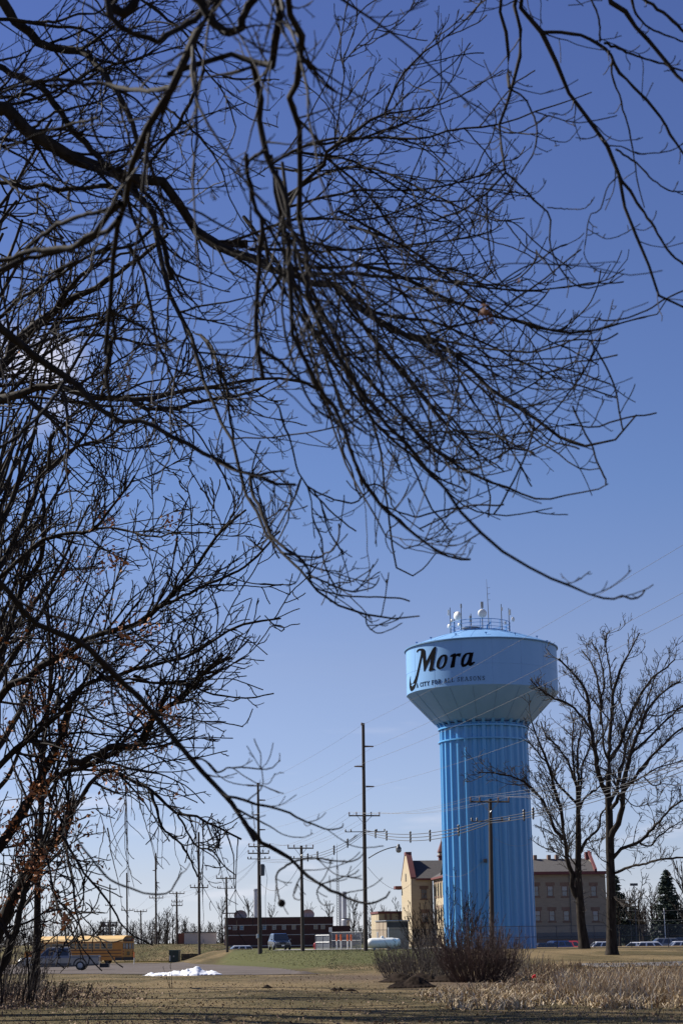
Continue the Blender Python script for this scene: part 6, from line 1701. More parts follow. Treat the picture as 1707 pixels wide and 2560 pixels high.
    MB().cbox((a_ - .02, 0, g0 + .20), .10, Wd * .82, .22).build('bumper', M['black' if kind != 'pickup' else 'chrome'], t, False)
    MB().cbox((b_ + .02, 0, g0 + .26), .10, Wd * .86, .22).build('bumper', M['black' if kind != 'pickup' else 'chrome'], t, False)
    MB().cbox((a_ - .078, 0, g0 + .22), .015, .3, .14).build('number_plate', M['white_plastic'], t, False)
    return t, hw, belt, a_, b_

# dark SUV facing the camera on the mound
x = px_x(698, 194); car('dark navy sport utility car facing the camera on the grassy rise', x, 195, R_(90 + 11), 'navy_paint', 'suv', 5.0, 1.98, 1.80, z=gh(x, 195) + .02)
x = px_x(593, 232); car('white car mostly hidden behind the rise, left of the dark one', x, 232, R_(12), 'white_paint', 'suv', 4.6, 1.85, 1.55, z=px_z(2368, 232) - 1.17)
# silver pickup on the left
x = px_x(152, 142); tpk, hw_, bl_, a_, b_ = car('muddy silver crew-cab pickup parked in front of the school bus', x, 142, R_(3), 'silver_paint', 'pickup', 6.5, 2.0, 1.84, z=gh(x, 142) + .03)
MB().box(b_ - 2.15, b_ - .12, -.80, .80, bl_ + .025, bl_ + .04).build('bed_floor', M['black'], tpk, False)
for sd in (-1, 1):
    MB().box(b_ - 2.2, b_ - .05, sd * .97 - .04, sd * .97 + .04, bl_ + .0, bl_ + .10).build('bed_rail', M['silver_paint'], tpk, False)
    MB().lathe([(.46, -.03), (.56, -.03), (.56, .03), (.46, .03)], (b_ - 6.5 * .23, sd * .985, .40), 18, axis='y', a0=0, a1=PI).build('wheel_arch', M['black'], tpk, False)
    MB().lathe([(.46, -.03), (.56, -.03), (.56, .03), (.46, .03)], (a_ + 6.5 * .185, sd * .985, .40), 18, axis='y', a0=0, a1=PI).build('wheel_arch', M['black'], tpk, False)
    MB().box(a_ + 1.6, b_ - 2.2, sd * 1.0 - .01, sd * 1.0 + .012, .42, .56).build('rocker_trim', M['dark_steel'], tpk, False)
    MB().box(b_ - 3.1, b_ - 3.08, sd * .93, sd * 1.012, .45, 1.06).build('door_gap', M['black'], tpk, False)
    for dx in (-3.35, -4.35): MB().box(b_ + dx, b_ + dx + .16, sd * 1.0 - .012, sd * 1.0 + .022, .90, .94).build('door_handle', M['black'], tpk, False)
MB().box(b_ + .05, b_ + .75, -.7, .7, .18, .50).build('tow_carrier', M['black'], tpk, False)
# cars in the lot behind the fence, right
GRP = 'cars parked behind the fence on the right'
def rcar(px, roof_py, Y, rz, paint, kind, label, H=1.6, L_=4.6):
    zz = px_z(roof_py, Y, px) - H
    car(label, px_x(px, Y), Y, R_(rz), paint, kind, L_, 1.85, H, GRP, z=zz)
rcar(1348, 2357, 214, 20, 'navy_paint', 'hatch', 'dark blue car with a bright windscreen edge right beside the column base', 1.5)
rcar(1384, 2352, 216, 25, 'blue_paint', 'suv', 'blue car right of the column, between the first fence posts')
rcar(1438, 2352, 218, 150, 'red_paint', 'suv', 'red car just left of the thinner tree trunk')
rcar(1495, 2354, 214, 8, 'white_paint', 'suv', 'white car between the two big tree trunks', 1.55)
rcar(1650, 2345, 232, 4, 'silver_paint', 'suv', 'long dark-windowed silver car in the second row at the right', 1.75, 5.2)
rcar(1601, 2355, 212, 160, 'white_paint', 'hatch', 'white hatchback with its nose left at the end of the row', 1.5, 4.2)
rcar(1634, 2354, 208, 176, 'white_paint', 'suv', 'white car in the middle of the group at the right edge', 1.65, 4.6)
rcar(1692, 2353, 208, 4, 'white_paint', 'suv', 'white sport utility car cut by the right edge', 1.7, 4.8)
rcar(1693, 2344, 236, 4, 'navy_paint', 'suv', 'dark car behind the white one at the right edge', 1.7, 4.8)
# the school bus
Yu = 190.0
xr_, rzb = px_x(322, Yu), R_(-24)
zb_ = gh(px_x(230, Yu), Yu) + .02
bus = thing('school_bus', 'yellow school bus with black stripes seen from its rear corner behind the pickup', 'bus', (xr_, Yu, zb_), rzb)
LB, WB, HB = 11.6, 2.44, 3.02
def bsec(x, top=HB, w=WB / 2, bot=.42):
    pr = [(-w, bot), (w, bot), (w, 2.25)]
    for k in range(1, 8):
        a = PI * k / 8; pr.append((w * math.cos(a) * 1.0, 2.25 + (top - 2.25) * math.sin(a) ** .8))
    pr.append((-w, 2.25))
    return (x, pr)
loft(MB(), [bsec(0, HB - .04), bsec(-.1), bsec(-LB)]).build('body', M['bus_yellow'], bus, False)
m = MB()
ra = []
for xx in (.02, -LB):
    for k in range(0, 9):
        a = PI * (.03 + .94 * k / 8); ra.append((xx, (WB / 2 + .015) * math.cos(a), 2.30 + (HB - 2.27) * math.sin(a) ** .8))
m.add(ra, [(k, k + 9, k + 10, k + 1) for k in range(8)])
m.build('roof', M['bus_roof'], bus, False)
for sd in (-1,):
    yy = sd * (WB / 2)
    for z0_, z1_ in ((1.45, 1.53), (1.12, 1.19), (.80, .86)):
        MB().box(-LB, -.12, yy - .018, yy - .002, z0_, z1_).build('rub_rail', M['black'], bus, False)
    for k in range(13):
        x1_ = -1.25 - k * .80
        w_ = MB().box(x1_ - .70, x1_, yy - .020, yy - .004, 1.60, 2.24).build('window_frame', M['bus_roof'], bus, False)
        MB().box(x1_ - .65, x1_ - .05, yy - .030, yy - .021, 1.64, 1.88).box(x1_ - .65, x1_ - .05, yy - .030, yy - .021, 1.92, 2.20).build('pane', M['glass'], w_, False)
MB().box(.002, .06, -WB / 2 + .08, WB / 2 - .08, .40, .74).build('bumper', M['black'], bus, False)
MB().box(-.9, .0, -WB / 2 - .02, -WB / 2 - .003, .40, .74).build('bumper_wrap', M['black'], bus, False)
for y0_, y1_ in ((-1.12, -.78), (-.62, -.06), (.06, .62), (.78, 1.12)):
    w_ = MB().box(.002, .018, y0_, y1_, 1.58, 2.22).build('rear_window_frame', M['black'], bus, False)
    MB().box(.019, .026, y0_ + .04, y1_ - .04, 1.62, 2.18).build('pane', M['window_glass'], w_, False)
MB().box(.002, .02, -.45, .45, .85, 1.40).build('emergency_door', M['bus_yellow'], bus, False)
MB().box(.021, .03, -.30, .30, .95, 1.32).build('door_window', M['glass'], bus, False)
MB().box(.002, .03, -.95, .95, 2.40, 2.82).build('lamp_board', M['black'], bus, False)
for yy in (-.72, -.48, .48, .72):
    MB().lathe([(.01, .05), (.09, .045), (.10, 0.0)], (.03, yy, 2.6), 12, axis='x').build('warning_lamp', M['red_lamp'], bus, False)
for yy in (-1.0, 1.0):
    for zz in (1.35, 1.08): MB().lathe([(.01, .03), (.08, .025), (.09, 0.0)], (.004, yy, zz), 12, axis='x').build('tail_light', M['red_lamp'], bus, False)
for wx in (-3.2, -9.6):
    for sd in (-1, 1): wheel(bus, wx, sd * (WB / 2 - .16), .48, .28)
MB().box(-LB - 1.3, -LB - .003, -.95, .95, .5, 1.45).build('bonnet', M['bus_yellow'], bus, False)

# ------------------------------------------------------------------ street things
x = px_x(438, 201); z = gh(x, 201)
t = thing('utility_cabinet', 'dark green metal utility cabinet at the roadside left of the snow', 'utility cabinet', (x, 201, z), R_(-8))
MB().box(-.57, .57, -.5, .5, .0, 1.32).build('body', M['green_box'], t, False)
MB().hexa([(-.62, -.55, 1.323), (.62, -.55, 1.323), (.62, .55, 1.323), (-.62, .55, 1.323), (-.6, -.5, 1.42), (.6, -.5, 1.42), (.6, .5, 1.42), (-.6, .5, 1.42)]).build('lid', M['green_box'], t, False)
MB().box(-.01, .01, -.515, -.502, .05, 1.28).build('door_seam', M['black'], t, False)
MB().box(-.5, -.4, -.52, -.502, .2, .8).build('label_strip', M['white_plastic'], t, False)
MB().box(-.08, .08, -.53, -.502, .62, .78).build('latch', M['galv'], t, False)
MB().box(-.7, .7, -.62, .62, -.1, -.002).build('pad', M['concrete'], t, False)
t = thing('retaining_wall', 'low dark timber retaining wall behind the green cabinet', 'retaining wall', (px_x(460, 210), 210, gh(-18, 210)))
Xa, Xb = px_x(454, 211.5), px_x(537, 211.5)
for k in range(4):
    for q in range(3):
        a0_, a1_ = Xa + (Xb - Xa) * q / 3, Xa + (Xb - Xa) * (q + 1) / 3
        MB().box(a0_ + .01, a1_ - .01, 211.5 - .02 * k, 211.8, gh(Xa, 211) - .1 + .25 * k, gh(Xa, 211) + .14 + .25 * k).build('timber', M['timber_dark'], t)
# white-and-orange marker post at the kerb, and thin stakes
def post(name, px, py0, py1, Y, label, cat='post', r=.05, top=None, group=None, mat_='white_plastic'):
    x = px_x(px, Y); z1 = float(at(px, py0, Y)[2]); zb0 = float(at(px, py1, Y)[2])
    zb0 = min(zb0, gh(x, Y)) - .05
    t = thing(name, label, cat, (x, Y, zb0), 0, group)
    if top:
        zt = float(at(px, top, Y)[2])
        MB().tube([(x, Y, zb0), (x, Y, zt)], r, 8).build('post', M[mat_], t)
        MB().tube([(x, Y, zt + .002), (x, Y, z1)], r * 1.35, 8).build('sleeve', M['orange'], t)
    else:
        MB().tube([(x, Y, zb0), (x, Y, z1)], r, 8).build('post', M[mat_], t)
        MB().lathe([(r * 1.15, z1), (r * 1.15, z1 + .05), (.01, z1 + .09)], (x, Y, 0), 8).build('cap', M[mat_], t)
    return t
post('marker_post', 337, 2380, 2408, 186, 'white marker post with an orange tip at the back of the bus', top=2394, r=.04)
gB = 'white bollards with orange sleeves behind the fence'
for px, lb in ((841.5, 'leftmost of the four orange-topped bollards'), (852, 'second from the left of the four orange-topped bollards'), (868.5, 'third from the left of the four orange-topped bollards'), (877.5, 'rightmost of the four orange-topped bollards')):
    post('bollard', px, 2336, 2371, 190, lb + ' behind the fence', 'bollard', .07, 2352, gB)
post('pipe_post', 943.5, 2332, 2365, 182, 'short white pipe post standing behind the white gas tank', r=.07)
post('pipe_post', 970.5, 2321, 2362, 183, 'taller thin white pipe post right of the gas tank neck', r=.06)
post('lamp_pole', 1662, 2272, 2345, 250, 'white pole in front of the spruce at the right', r=.07)
t_ = post('lamp_pole', 1590, 2212, 2350, 255, 'dark lamp pole with a flat head before the trees on the right', r=.08, mat_='dark_steel')
xx = px_x(1590, 255); MB().cbox((xx, 255, px_z(2213, 255, 1590) + .1), 1.1, .5, .35).build('lamp_head', M['dark_steel'], t_)
# hydrant
x = px_x(787.5, 196); z = gh(x, 196)
t = thing('fire_hydrant', 'small dark red fire hydrant left of the slatted fence', 'fire hydrant', (x, 196, z))
MB().lathe([(.2, 0), (.2, .05), (.13, .06), (.13, .55), (.18, .56), (.18, .62), (.12, .68), (.02, .78)], (x, 196, z), 12).build('barrel', M['red_paint'], t)
MB().lathe([(.08, -.24), (.08, .24)], (x, 196, z + .42), 10, axis='x').build('outlets', M['red_paint'], t)
# gas tank
x = px_x(955, 176); z = px_z(2358, 176, 955)
t = thing('gas_tank', 'white horizontal gas tank with rounded ends half hidden by the brush', 'gas tank', (x, 176, gh(x, 176)), 0)
pr = [(.01, -1.55), (.25, -1.52), (.42, -1.38), (.51, -1.15), (.53, -1.0), (.53, 1.0), (.51, 1.15), (.42, 1.38), (.25, 1.52), (.01, 1.55)]
MB().lathe(pr, (x, 176, z), 24, axis='x').build('shell', M['white_plastic'], t, smooth=True)
MB().lathe([(.16, .45), (.17, .62), (.14, .70), (.02, .72)], (x, 176, z), 14).build('dome', M['white_plastic'], t)
for dx in (-.8, .8): MB().box(x + dx - .12, x + dx + .12, 175.7, 176.3, gh(x, 176) - .1, z - .42).build('saddle', M['concrete'], t)
x2_ = px_x(978, 179); z2_ = px_z(2356, 179, 978)
t = thing('gas_tank', 'second smaller white gas tank behind and right of the first', 'gas tank', (x2_, 179, gh(x2_, 179)), 0)
MB().lathe([(a_ * .8, b_ * .6) for a_, b_ in pr], (x2_, 179, z2_), 20, axis='x').build('shell', M['white_plastic'], t, smooth=True)
for dx in (-.4, .4): MB().box(x2_ + dx - .1, x2_ + dx + .1, 178.8, 179.2, gh(x2_, 179) - .1, z2_ - .3).build('saddle', M['concrete'], t)
# sign
x = px_x(826, 193.5)
t = thing('sign', 'white rectangular sign with grey lines on a dark post at the fence corner', 'sign', (x, 193.5, gh(x, 193.5)))
MB().tube([(x, 193.5, gh(x, 193.5) - .1), (x, 193.5, px_z(2319, 193.5))], .05, 6).build('post', M['dark_steel'], t)
MB().box(x - .17, x + .17, 193.40, 193.43, px_z(2330, 193.5), px_z(2318, 193.5)).build('panel', M['white_plastic'], t)
for k in range(4): 
    zz = px_z(2328 - k * 2.6, 193.5); MB().box(x - .12, x + .12, 193.39, 193.398, zz, zz + .035).build('line', M['grey_plastic'], t)

# chain-link fences
def chain_fence(label, pts, H, spacing, mesh='chain_link', top=True, mid=True):
    t = thing('chain_link_fence', label, 'fence', (pts[0][0], pts[0][1], gh(*pts[0])))
    for (xa, ya), (xb, yb_) in zip(pts[:-1], pts[1:]):
        ln = math.hypot(xb - xa, yb_ - ya); n = max(1, round(ln / spacing))
        P = [(xa + (xb - xa) * k / n, ya + (yb_ - ya) * k / n) for k in range(n + 1)]
        for (x_, y_) in P:
            z_ = gh(x_, y_); MB().tube([(x_, y_, z_ - .2), (x_, y_, z_ + H + .04)], .035, 6).build('post', M['dark_steel' if mesh == 'chain_link' else 'galv'], t)
        for k in range(n):
            (x0, y0), (x1_, y1_) = P[k], P[k + 1]
            za, zc = gh(x0, y0), gh(x1_, y1_)
            for hh in ([H] if top else []) + ([H * .52] if mid else []):
                MB().tube([(x0, y0 - .04, za + hh), (x1_, y1_ - .04, zc + hh)], .024, 5, False).build('rail', M['dark_steel' if mesh == 'chain_link' else 'galv'], t)
            MB().add([(x0, y0 + .045, za + .03), (x1_, y1_ + .045, zc + .03), (x1_, y1_ + .045, zc + H - .02), (x0, y0 + .045, za + H - .02)], [(0, 1, 2, 3)]).build('wire_mesh', M[mesh], t)
chain_fence('long dark chain-link fence in front of the parked cars right of the column', [(px_x(1202, 162), 162), (px_x(1760, 166), 166)], 2.05, 3.62)
chain_fence('dark chain-link fence in front of the gabled building, half behind brush', [(px_x(890, 184), 184), (px_x(1120, 184), 184)], 2.0, 3.4)
chain_fence('grey slatted chain-link enclosure left of the bollards', [(px_x(789, 192), 192), (px_x(823, 190), 190)], 1.55, 1.5, 'chain_link_slats')
chain_fence('taller slatted chain-link fence behind the orange-topped bollards', [(px_x(829, 193), 193), (px_x(902, 191), 191)], 1.85, 3.3, 'chain_link_slats')

# snow heap
def heap(name, label, cat, px, py, Y, wx, wy, h, material, seed, comps, parent=None, res=90, rough=.22):
    r2 = np.random.default_rng(seed)
    cx_ = px_x(px, Y, py)
    xs_ = np.linspace(-1, 1, res); ys_ = np.linspace(-1, 1, max(24, res // 3))
    XX, YY = np.meshgrid(xs_, ys_)
    Z = np.zeros_like(XX)
    for (a_, b_, s_, hh) in comps: Z = np.maximum(Z, hh * np.exp(-(((XX - a_) / s_) ** 2 + ((YY - b_) / .5) ** 2)))
    for _k in range(int(res * 2.6)):
        a_, b_, s_ = r2.uniform(-1, 1), r2.uniform(-.9, .9), r2.uniform(.02, .055)
        Z += r2.uniform(-.3, 1) * rough * np.exp(-(((XX - a_) / s_) ** 2 + ((YY - b_) / (s_ * wx / wy)) ** 2)) * np.clip(Z * 2.5, 0, .6)
    edge = (1 - XX ** 2) * (1 - YY ** 2)
    Z = np.where(Z > .06, Z, -.2) * np.clip(edge * 5, 0, 1) - .03
    X, Y_ = cx_ + XX * wx, Y + YY * wy
    V = np.stack([X, Y_, ground_h(X, Y_) + .03 + Z * h], -1).reshape(-1, 3)
    nx = len(xs_)
    i = np.arange(nx - 1)[None, :] + (np.arange(len(ys_) - 1) * nx)[:, None]
    F = np.stack([i, i + 1, i + nx + 1, i + nx], -1).reshape(-1, 4)
    me_ = fast_mesh(name, V, F, True); me_.materials.append(material)
    o_ = bpy.data.objects.new(name, me_); COL.objects.link(o_)
    return tag(o_, label, cat)
heap('snow_heap', 'low heap of melting white snow at the edge of the gravel lot', 'snow heap', 468, 2432, 110, 2.35, 1.3, .88, M['snow'], 3, [(.25, 0, .17, .62), (.18, 0, .38, .50), (.62, .1, .25, .28), (-.3, 0, .45, .26), (-.7, 0, .25, .18)], rough=.17)
heap('snow_patch', 'flat sliver of snow left of the snow heap', 'snow patch', 379, 2433, 111, .55, .5, .35, M['snow'], 4, [(0, 0, .5, .5), (.5, 0, .3, .35)], res=40)
heap('soil_heap', 'dark heap of fresh soil beside the reddish shrub', 'soil heap', 1032, 2468, 77, 1.15, .9, .62, M['soil'], 5, [(.1, 0, .5, .8), (-.5, 0, .4, .4)], rough=.12)
heap('soil_heap', 'rough dark soil bank behind the fresh heap, under the brush', 'soil heap', 1045, 2446, 86, 2.2, 1.2, .62, M['soil'], 6, [(-.4, 0, .3, .7), (.1, .1, .35, .6), (.6, 0, .3, .5)], rough=.2)
heap('soil_heap', 'tiny dark clod heap on the lawn left of centre', 'soil heap', 668, 2473, 76, .24, .2, .16, M['soil'], 8, [(0, 0, .6, .8)], res=24)
heap('soil_heap', 'pair of small dark clods on the lawn below the tallest pole', 'soil heap', 843, 2481, 73, .32, .2, .13, M['soil'], 9, [(-.4, 0, .3, .8), (.4, 0, .3, .8)], res=24)
heap('soil_heap', 'flat dark clod on the lawn right of the small pair', 'soil heap', 877, 2484, 72, .26, .2, .11, M['soil'], 10, [(0, 0, .6, .8)], res=24)
heap('gravel_heap', 'low grey gravel rise at the right tip of the lot', 'gravel heap', 760, 2436, 109, 1.0, .8, .22, M['asphalt'], 12, [(0, 0, .5, .8)], res=40, rough=.05)

# ------------------------------------------------------------------ spruces and the treeline
def spruce(label, px, ytop, ybase, Y, spread, seed, group='spruces on the right'):
    r2 = np.random.default_rng(seed)
    x = px_x(px, Y, 2300); z1 = float(at(px, ytop, Y)[2]); z0_ = min(gh(x, Y), float(at(px, ybase, Y)[2])) - .2
    t = thing('spruce_tree', label, 'tree', (x, Y, z0_), 0, group)
    H = z1 - z0_
    tubes_obj('trunk', [(np.array([[(x, Y, z0_), (x, Y, z0_ + H / 2), (x, Y, z1)]]), np.array([[H * .016, H * .01, .02]]))], 8, M['bark_grey'], t)
    nb = 330
    f_ = r2.random(nb) ** .75
    zc = z0_ + H * (.10 + .89 * (1 - f_ ** 1.0)); zc = z0_ + H * (.10 + .89 * r2.random(nb) ** 1.15)
    rel = (zc - z0_) / H
    ln = spread * (1 - rel) ** .85 * r2.uniform(.65, 1.1, nb) + .2
    a = r2.uniform(0, 2 * PI, nb)
    n = 6; tt = np.linspace(0, 1, n)
    P = np.stack([x + np.cos(a)[:, None] * ln[:, None] * tt, Y + np.sin(a)[:, None] * ln[:, None] * tt, zc[:, None] + ln[:, None] * (-.28 * tt + .22 * tt ** 2.2)], -1)
    tubes_obj('boughs', [(P, np.maximum(.05 * (1 - tt)[None, :] * np.ones((nb, 1)), .012))], 3, M['bark_grey'], t)['kind'] = 'stuff'
    # needle sprays hanging along each bough
    m_ = 34
    u = r2.random((nb, m_)) * .95 + .05
    idx = (u * (n - 1)); i0 = idx.astype(int); fr_ = (idx - i0)[..., None]
    c = P[np.arange(nb)[:, None], i0] * (1 - fr_) + P[np.arange(nb)[:, None], np.minimum(i0 + 1, n - 1)] * fr_
    c = c.reshape(-1, 3); k = len(c)
    d = np.stack([r2.normal(0, 1, k), r2.normal(0, 1, k), r2.normal(-.7, .35, k)], -1); d /= np.linalg.norm(d, axis=1, keepdims=True)
    w = np.cross(d, r2.normal(0, 1, (k, 3))); w /= np.linalg.norm(w, axis=1, keepdims=True)
    s = r2.uniform(.18, .42, k)[:, None] * (spread / 4 + .35)
    V = np.stack([c - w * s * .22, c + w * s * .22, c + d * s + w * s * .07, c + d * s - w * s * .07], 1).reshape(-1, 3)
    F = np.arange(k * 4).reshape(-1, 4)
    _link('needles', fast_mesh('needles', V, F), M['needle'], t, True)['kind'] = 'stuff'
spruce('tall dark spruce standing above the white pole near the right edge', 1670, 2172, 2345, 262, 3.7, 21)
spruce('spruce partly hidden behind the thick trunk of the taller bare tree', 1540, 2186, 2345, 270, 3.6, 22)
spruce('smaller spruce lower down between the two taller ones', 1584, 2262, 2345, 300, 3.6, 23)

# three kinds of far bare tree built once, then copied with their parts
def copy_tree(o, parent=None):
    c = o.copy(); COL.objects.link(c)
    if parent is not None: c.parent = parent
    for ch in list(o.children): copy_tree(ch, c)
    return c
def far_proto(seed, h, sp, lv):
    return free_tree('far_bare_tree', 'x', 0, 300, h, sp, seed, ('bark_grey', 'twig_far'), lvl=lv, rmin=.028, fine=False, trunk_split=.28, up=1.2, trunk_r=h * .02)
def merge_twigs(root, keep=6):
    """far trees: trunk, a crown of limbs and twigs in one mesh"""
    ch = [c for c in root.children if c.name.split('.')[0] == 'branch']
    vs_, fs_, bb = [], [], 0
    for c in ch:
        me_ = c.data; co_ = np.empty(len(me_.vertices) * 3); me_.vertices.foreach_get('co', co_)
        li = np.empty(len(me_.loops), np.int32); me_.loops.foreach_get('vertex_index', li)
        vs_.append(co_.reshape(-1, 3)); fs_.append(li.reshape(-1, 4) + bb); bb += len(me_.vertices)
        bpy.data.objects.remove(c)
    me_ = fast_mesh('limbs', np.concatenate(vs_), np.concatenate(fs_)); me_.materials.append(M['bark_grey'])
    o_ = bpy.data.objects.new('limbs', me_); COL.objects.link(o_); o_.parent = root; o_['kind'] = 'stuff'
protos = [far_proto(31, 11, 1.0, (22, .8, .7)), far_proto(32, 9.5, 1.15, (26, .9, .8)), far_proto(33, 12, .8, (20, .8, .7))]
for p_ in protos: merge_twigs(p_)
placed = [False] * 3
def place(k, px, ytop, Y, label, group, sc_=1.0, hh=(11, 9.5, 12)):
    x = px_x(px, Y, 2330); z0_ = gh(x, Y) - .1
    H = float(at(px, ytop, Y)[2]) - z0_
    s_ = H / (hh[k] * .98)
    if not placed[k]: o_ = protos[k]; placed[k] = True
    else: o_ = copy_tree(protos[k])
    o_.location = (x, Y, z0_); o_.scale = (s_ * sc_, s_ * sc_, s_); o_.rotation_euler = (0, 0, rng.uniform(0, 6.28))
    tag(o_, label, 'tree', group)
    return o_
gM = 'bare trees above the brick roof'
for k, px, yt, Y, lb in ((0, 556, 2236, 320, 'bare tree above the annex, left of the metal stack'), (1, 622, 2240, 330, 'spreading bare tree just left of the metal stack'), (1, 680, 2256, 330, 'rounded bare tree above the brick roof between two poles'), (2, 772, 2250, 335, 'narrow pale bare tree right of the single crossarm pole'),
                         (0, 823, 2246, 340, 'bare tree touching the lattice mast on its left'), (1, 884, 2234, 310, 'forked bare tree right of the paired stacks'), (2, 931, 2246, 320, 'bare tree right of the tallest pole'), (0, 962, 2258, 350, 'faint bare tree left of the low wing')):
    place(k, px, yt, Y, lb, gM)
gL = 'bare trees of the distant belt on the left'
for q in range(34):
    px = 20 + q * 16 + rng.uniform(-8, 8)
    yt = 2306 + 10 * math.sin(q * .7) + rng.uniform(-9, 9) - 22 * math.exp(-((px - 440) / 55) ** 2) - 25 * math.exp(-((px - 90) / 60) ** 2)
    place(int(rng.integers(3)), px, yt, rng.uniform(310, 430), 'bare grey tree in the distant belt on the left of the picture', gL, 1.25)
for px, yt, lb in ((418, 2264, 'largest rounded bare tree behind the stacked crossarm pole'), (462, 2290, 'bare tree with dark nest clumps right of the stacked crossarm pole'), (250, 2310, 'single bare tree above the middle of the bus roof')):
    place(1, px, yt, 300, lb, gL, 1.2)
gR = 'bare trees of the dense belt on the right'
for q in range(30):
    px = 1515 + q * 7.5 + rng.uniform(-6, 6)
    place(int(rng.integers(3)), px, 2215 + rng.uniform(-8, 60), rng.uniform(262, 330), 'bare tree in the dense belt behind the parked cars on the right', gR, 1.1)
place(0, 1712, 2140, 258, 'tall bare tree cut by the right edge behind the spruce', gR, 1.0)
for q in range(14):
    px = 700 + q * 26
    place(int(rng.integers(3)), px, 2322 + rng.uniform(-10, 10), rng.uniform(360, 430), 'low bare tree at the horizon behind the brick building', 'bare trees low on the horizon', 1.5)
# a band of far woodland closing the horizon
r2 = np.random.default_rng(77)
N_ = 1500
ang_ = r2.uniform(-.30, .30, N_); Yw = r2.uniform(430, 640, N_)
xw = Yw * np.tan(ang_); zw = ground_h(xw, Yw) - .3
hw_ = r2.uniform(2.5, 6.5, N_) * (1 + .25 * np.sin(ang_ * 40))
tt = np.linspace(0, 1, 5)
P = np.stack([xw[:, None] + r2.normal(0, 1, (N_, 1)) * tt ** 1.3 * 1.6, Yw[:, None] + r2.normal(0, 1, (N_, 1)) * tt, zw[:, None] + hw_[:, None] * tt], -1)
wood_b = in_view(P, np.maximum(.16 * (1 - tt)[None] * np.ones((N_, 1)), .05))
b2 = grow(*wood_b, nper=9, t0=.15, lenr=.6, steps=3, wig=.2, trop=.08, rmin=.05, ang=(25, 75))
ob = tubes_obj('far_woodland', [wood_b, b2], 3, M['twig_far'], None); tag(ob, 'grey-brown bare woodland closing the horizon', 'woodland', kind='stuff')

# ------------------------------------------------------------------ shrubs, brush, reeds
def bush(name, label, cx_, cy_, rx, ry, n, hmin, hmax, material, seed, lean=.35, rr=(.012, .02), group=None, kind=None, tw=(5, 4), rmin=.007, up=.05):
    global rng
    keep = rng; rng = np.random.default_rng(seed)
    th_ = rng.uniform(0, 2 * PI, n); rd_ = np.sqrt(rng.random(n))
    x = cx_ + rx * rd_ * np.cos(th_); y = cy_ + ry * rd_ * np.sin(th_)
    z = ground_h(x, y) - .05
    h = rng.uniform(hmin, hmax, n) * (1 - .35 * rd_)
    d = np.stack([np.cos(th_) * rd_ * lean + rng.normal(0, .10, n), np.sin(th_) * rd_ * lean + rng.normal(0, .10, n), np.ones(n)], -1)
    pts = [np.stack([x, y, z], -1)]; p = pts[0]
    steps = 9
    for k in range(steps):
        d = d + rng.normal(0, .05, d.shape) + np.array([0, 0, up]); d /= np.linalg.norm(d, axis=1, keepdims=True)
        p = p + d * (h / steps)[:, None]; pts.append(p)
    S = np.stack(pts, 1); r0 = rng.uniform(*rr, n)
    Rd = np.maximum(r0[:, None] * (1 - .8 * np.linspace(0, 1, steps + 1))[None], rmin)
    t1 = grow(S, Rd, nper=tw[0], t0=.25, lenr=.35, steps=5, wig=.12, trop=.08, rmin=rmin, ang=(15, 45))
    t2 = grow(*t1, nper=tw[1], t0=.2, lenr=.4, steps=3, wig=.12, trop=.05, rmin=rmin * .9, ang=(20, 50))
    rng = keep
    if kind == 'stuff':
        o_ = tubes_obj(name, [(S, Rd), t1, t2], 3, material, None); return tag(o_, label, name.replace('_', ' '), group, 'stuff')
    t = thing(name, label, 'shrub', (cx_, cy_, gh(cx_, cy_)), 0, group)
    tubes_obj('stems', [(S, Rd)], 4, material, t)['kind'] = 'stuff'
    tubes_obj('twigs', [t1, t2], 3, material, t)['kind'] = 'stuff'
    return t
def at_g(px, Y): return px_x(px, Y, 2400)
bush('shrub', 'dense reddish-brown bare shrub fanning up in front of the tower', at_g(1196, 84), 84, 1.35, 1.3, 420, 2.0, 3.7, M['twig_red'], 41, lean=.85, rr=(.010, .018), tw=(6, 4))
bush('shrub', 'grey-brown bare shrub left of the reddish one, before the gas tank', at_g(1050, 96), 96, 2.0, 1.8, 300, 1.4, 2.8, M['twig_grey'], 42, lean=.6, tw=(6, 4))
bush('shrub', 'tall open bare shrub whose tips cross the left foot of the column', at_g(1115, 110), 110, 1.6, 1.6, 46, 4.2, 6.6, M['twig'], 43, lean=.55, rr=(.03, .05), tw=(9, 6), rmin=.011)
bush('shrub', 'low sparse brown shrub right of the reddish one', at_g(1285, 92), 92, 1.5, 1.4, 60, 1.0, 2.2, M['twig_grey'], 44, lean=.5, tw=(5, 4))
bush('shrub', 'low tangled grey brush at the left end of the mound', at_g(1000, 112), 112, 1.7, 1.5, 90, .9, 2.0, M['twig_grey'], 45, lean=.6, tw=(5, 4))
bush('brush', 'tangled grey-brown undergrowth along the left edge below the oak', -15.2, 64, 3.9, 7, 230, 1.4, 3.8, M['twig_grey'], 46, lean=.35, kind='stuff', tw=(5, 4), rmin=.010, rr=(.01, .022))
bush('brush', 'low brown brambles spreading right under the oak', -12.9, 66, 3.6, 9, 200, .3, 1.0, M['twig'], 47, lean=.7, kind='stuff', tw=(5, 3), rmin=.009)
bush('brush', 'thin dark saplings standing in the undergrowth at the left edge', -13.4, 60, 2.6, 5, 50, 3.5, 7.5, M['twig'], 48, lean=.15, kind='stuff', tw=(10, 5), rmin=.010, rr=(.02, .045))
bush('sapling', 'thin crooked twig sapling on the lawn below the snow heap', at_g(432, 80), 80, .12, .12, 3, .9, 1.5, M['twig'], 49, lean=.6, tw=(4, 2))
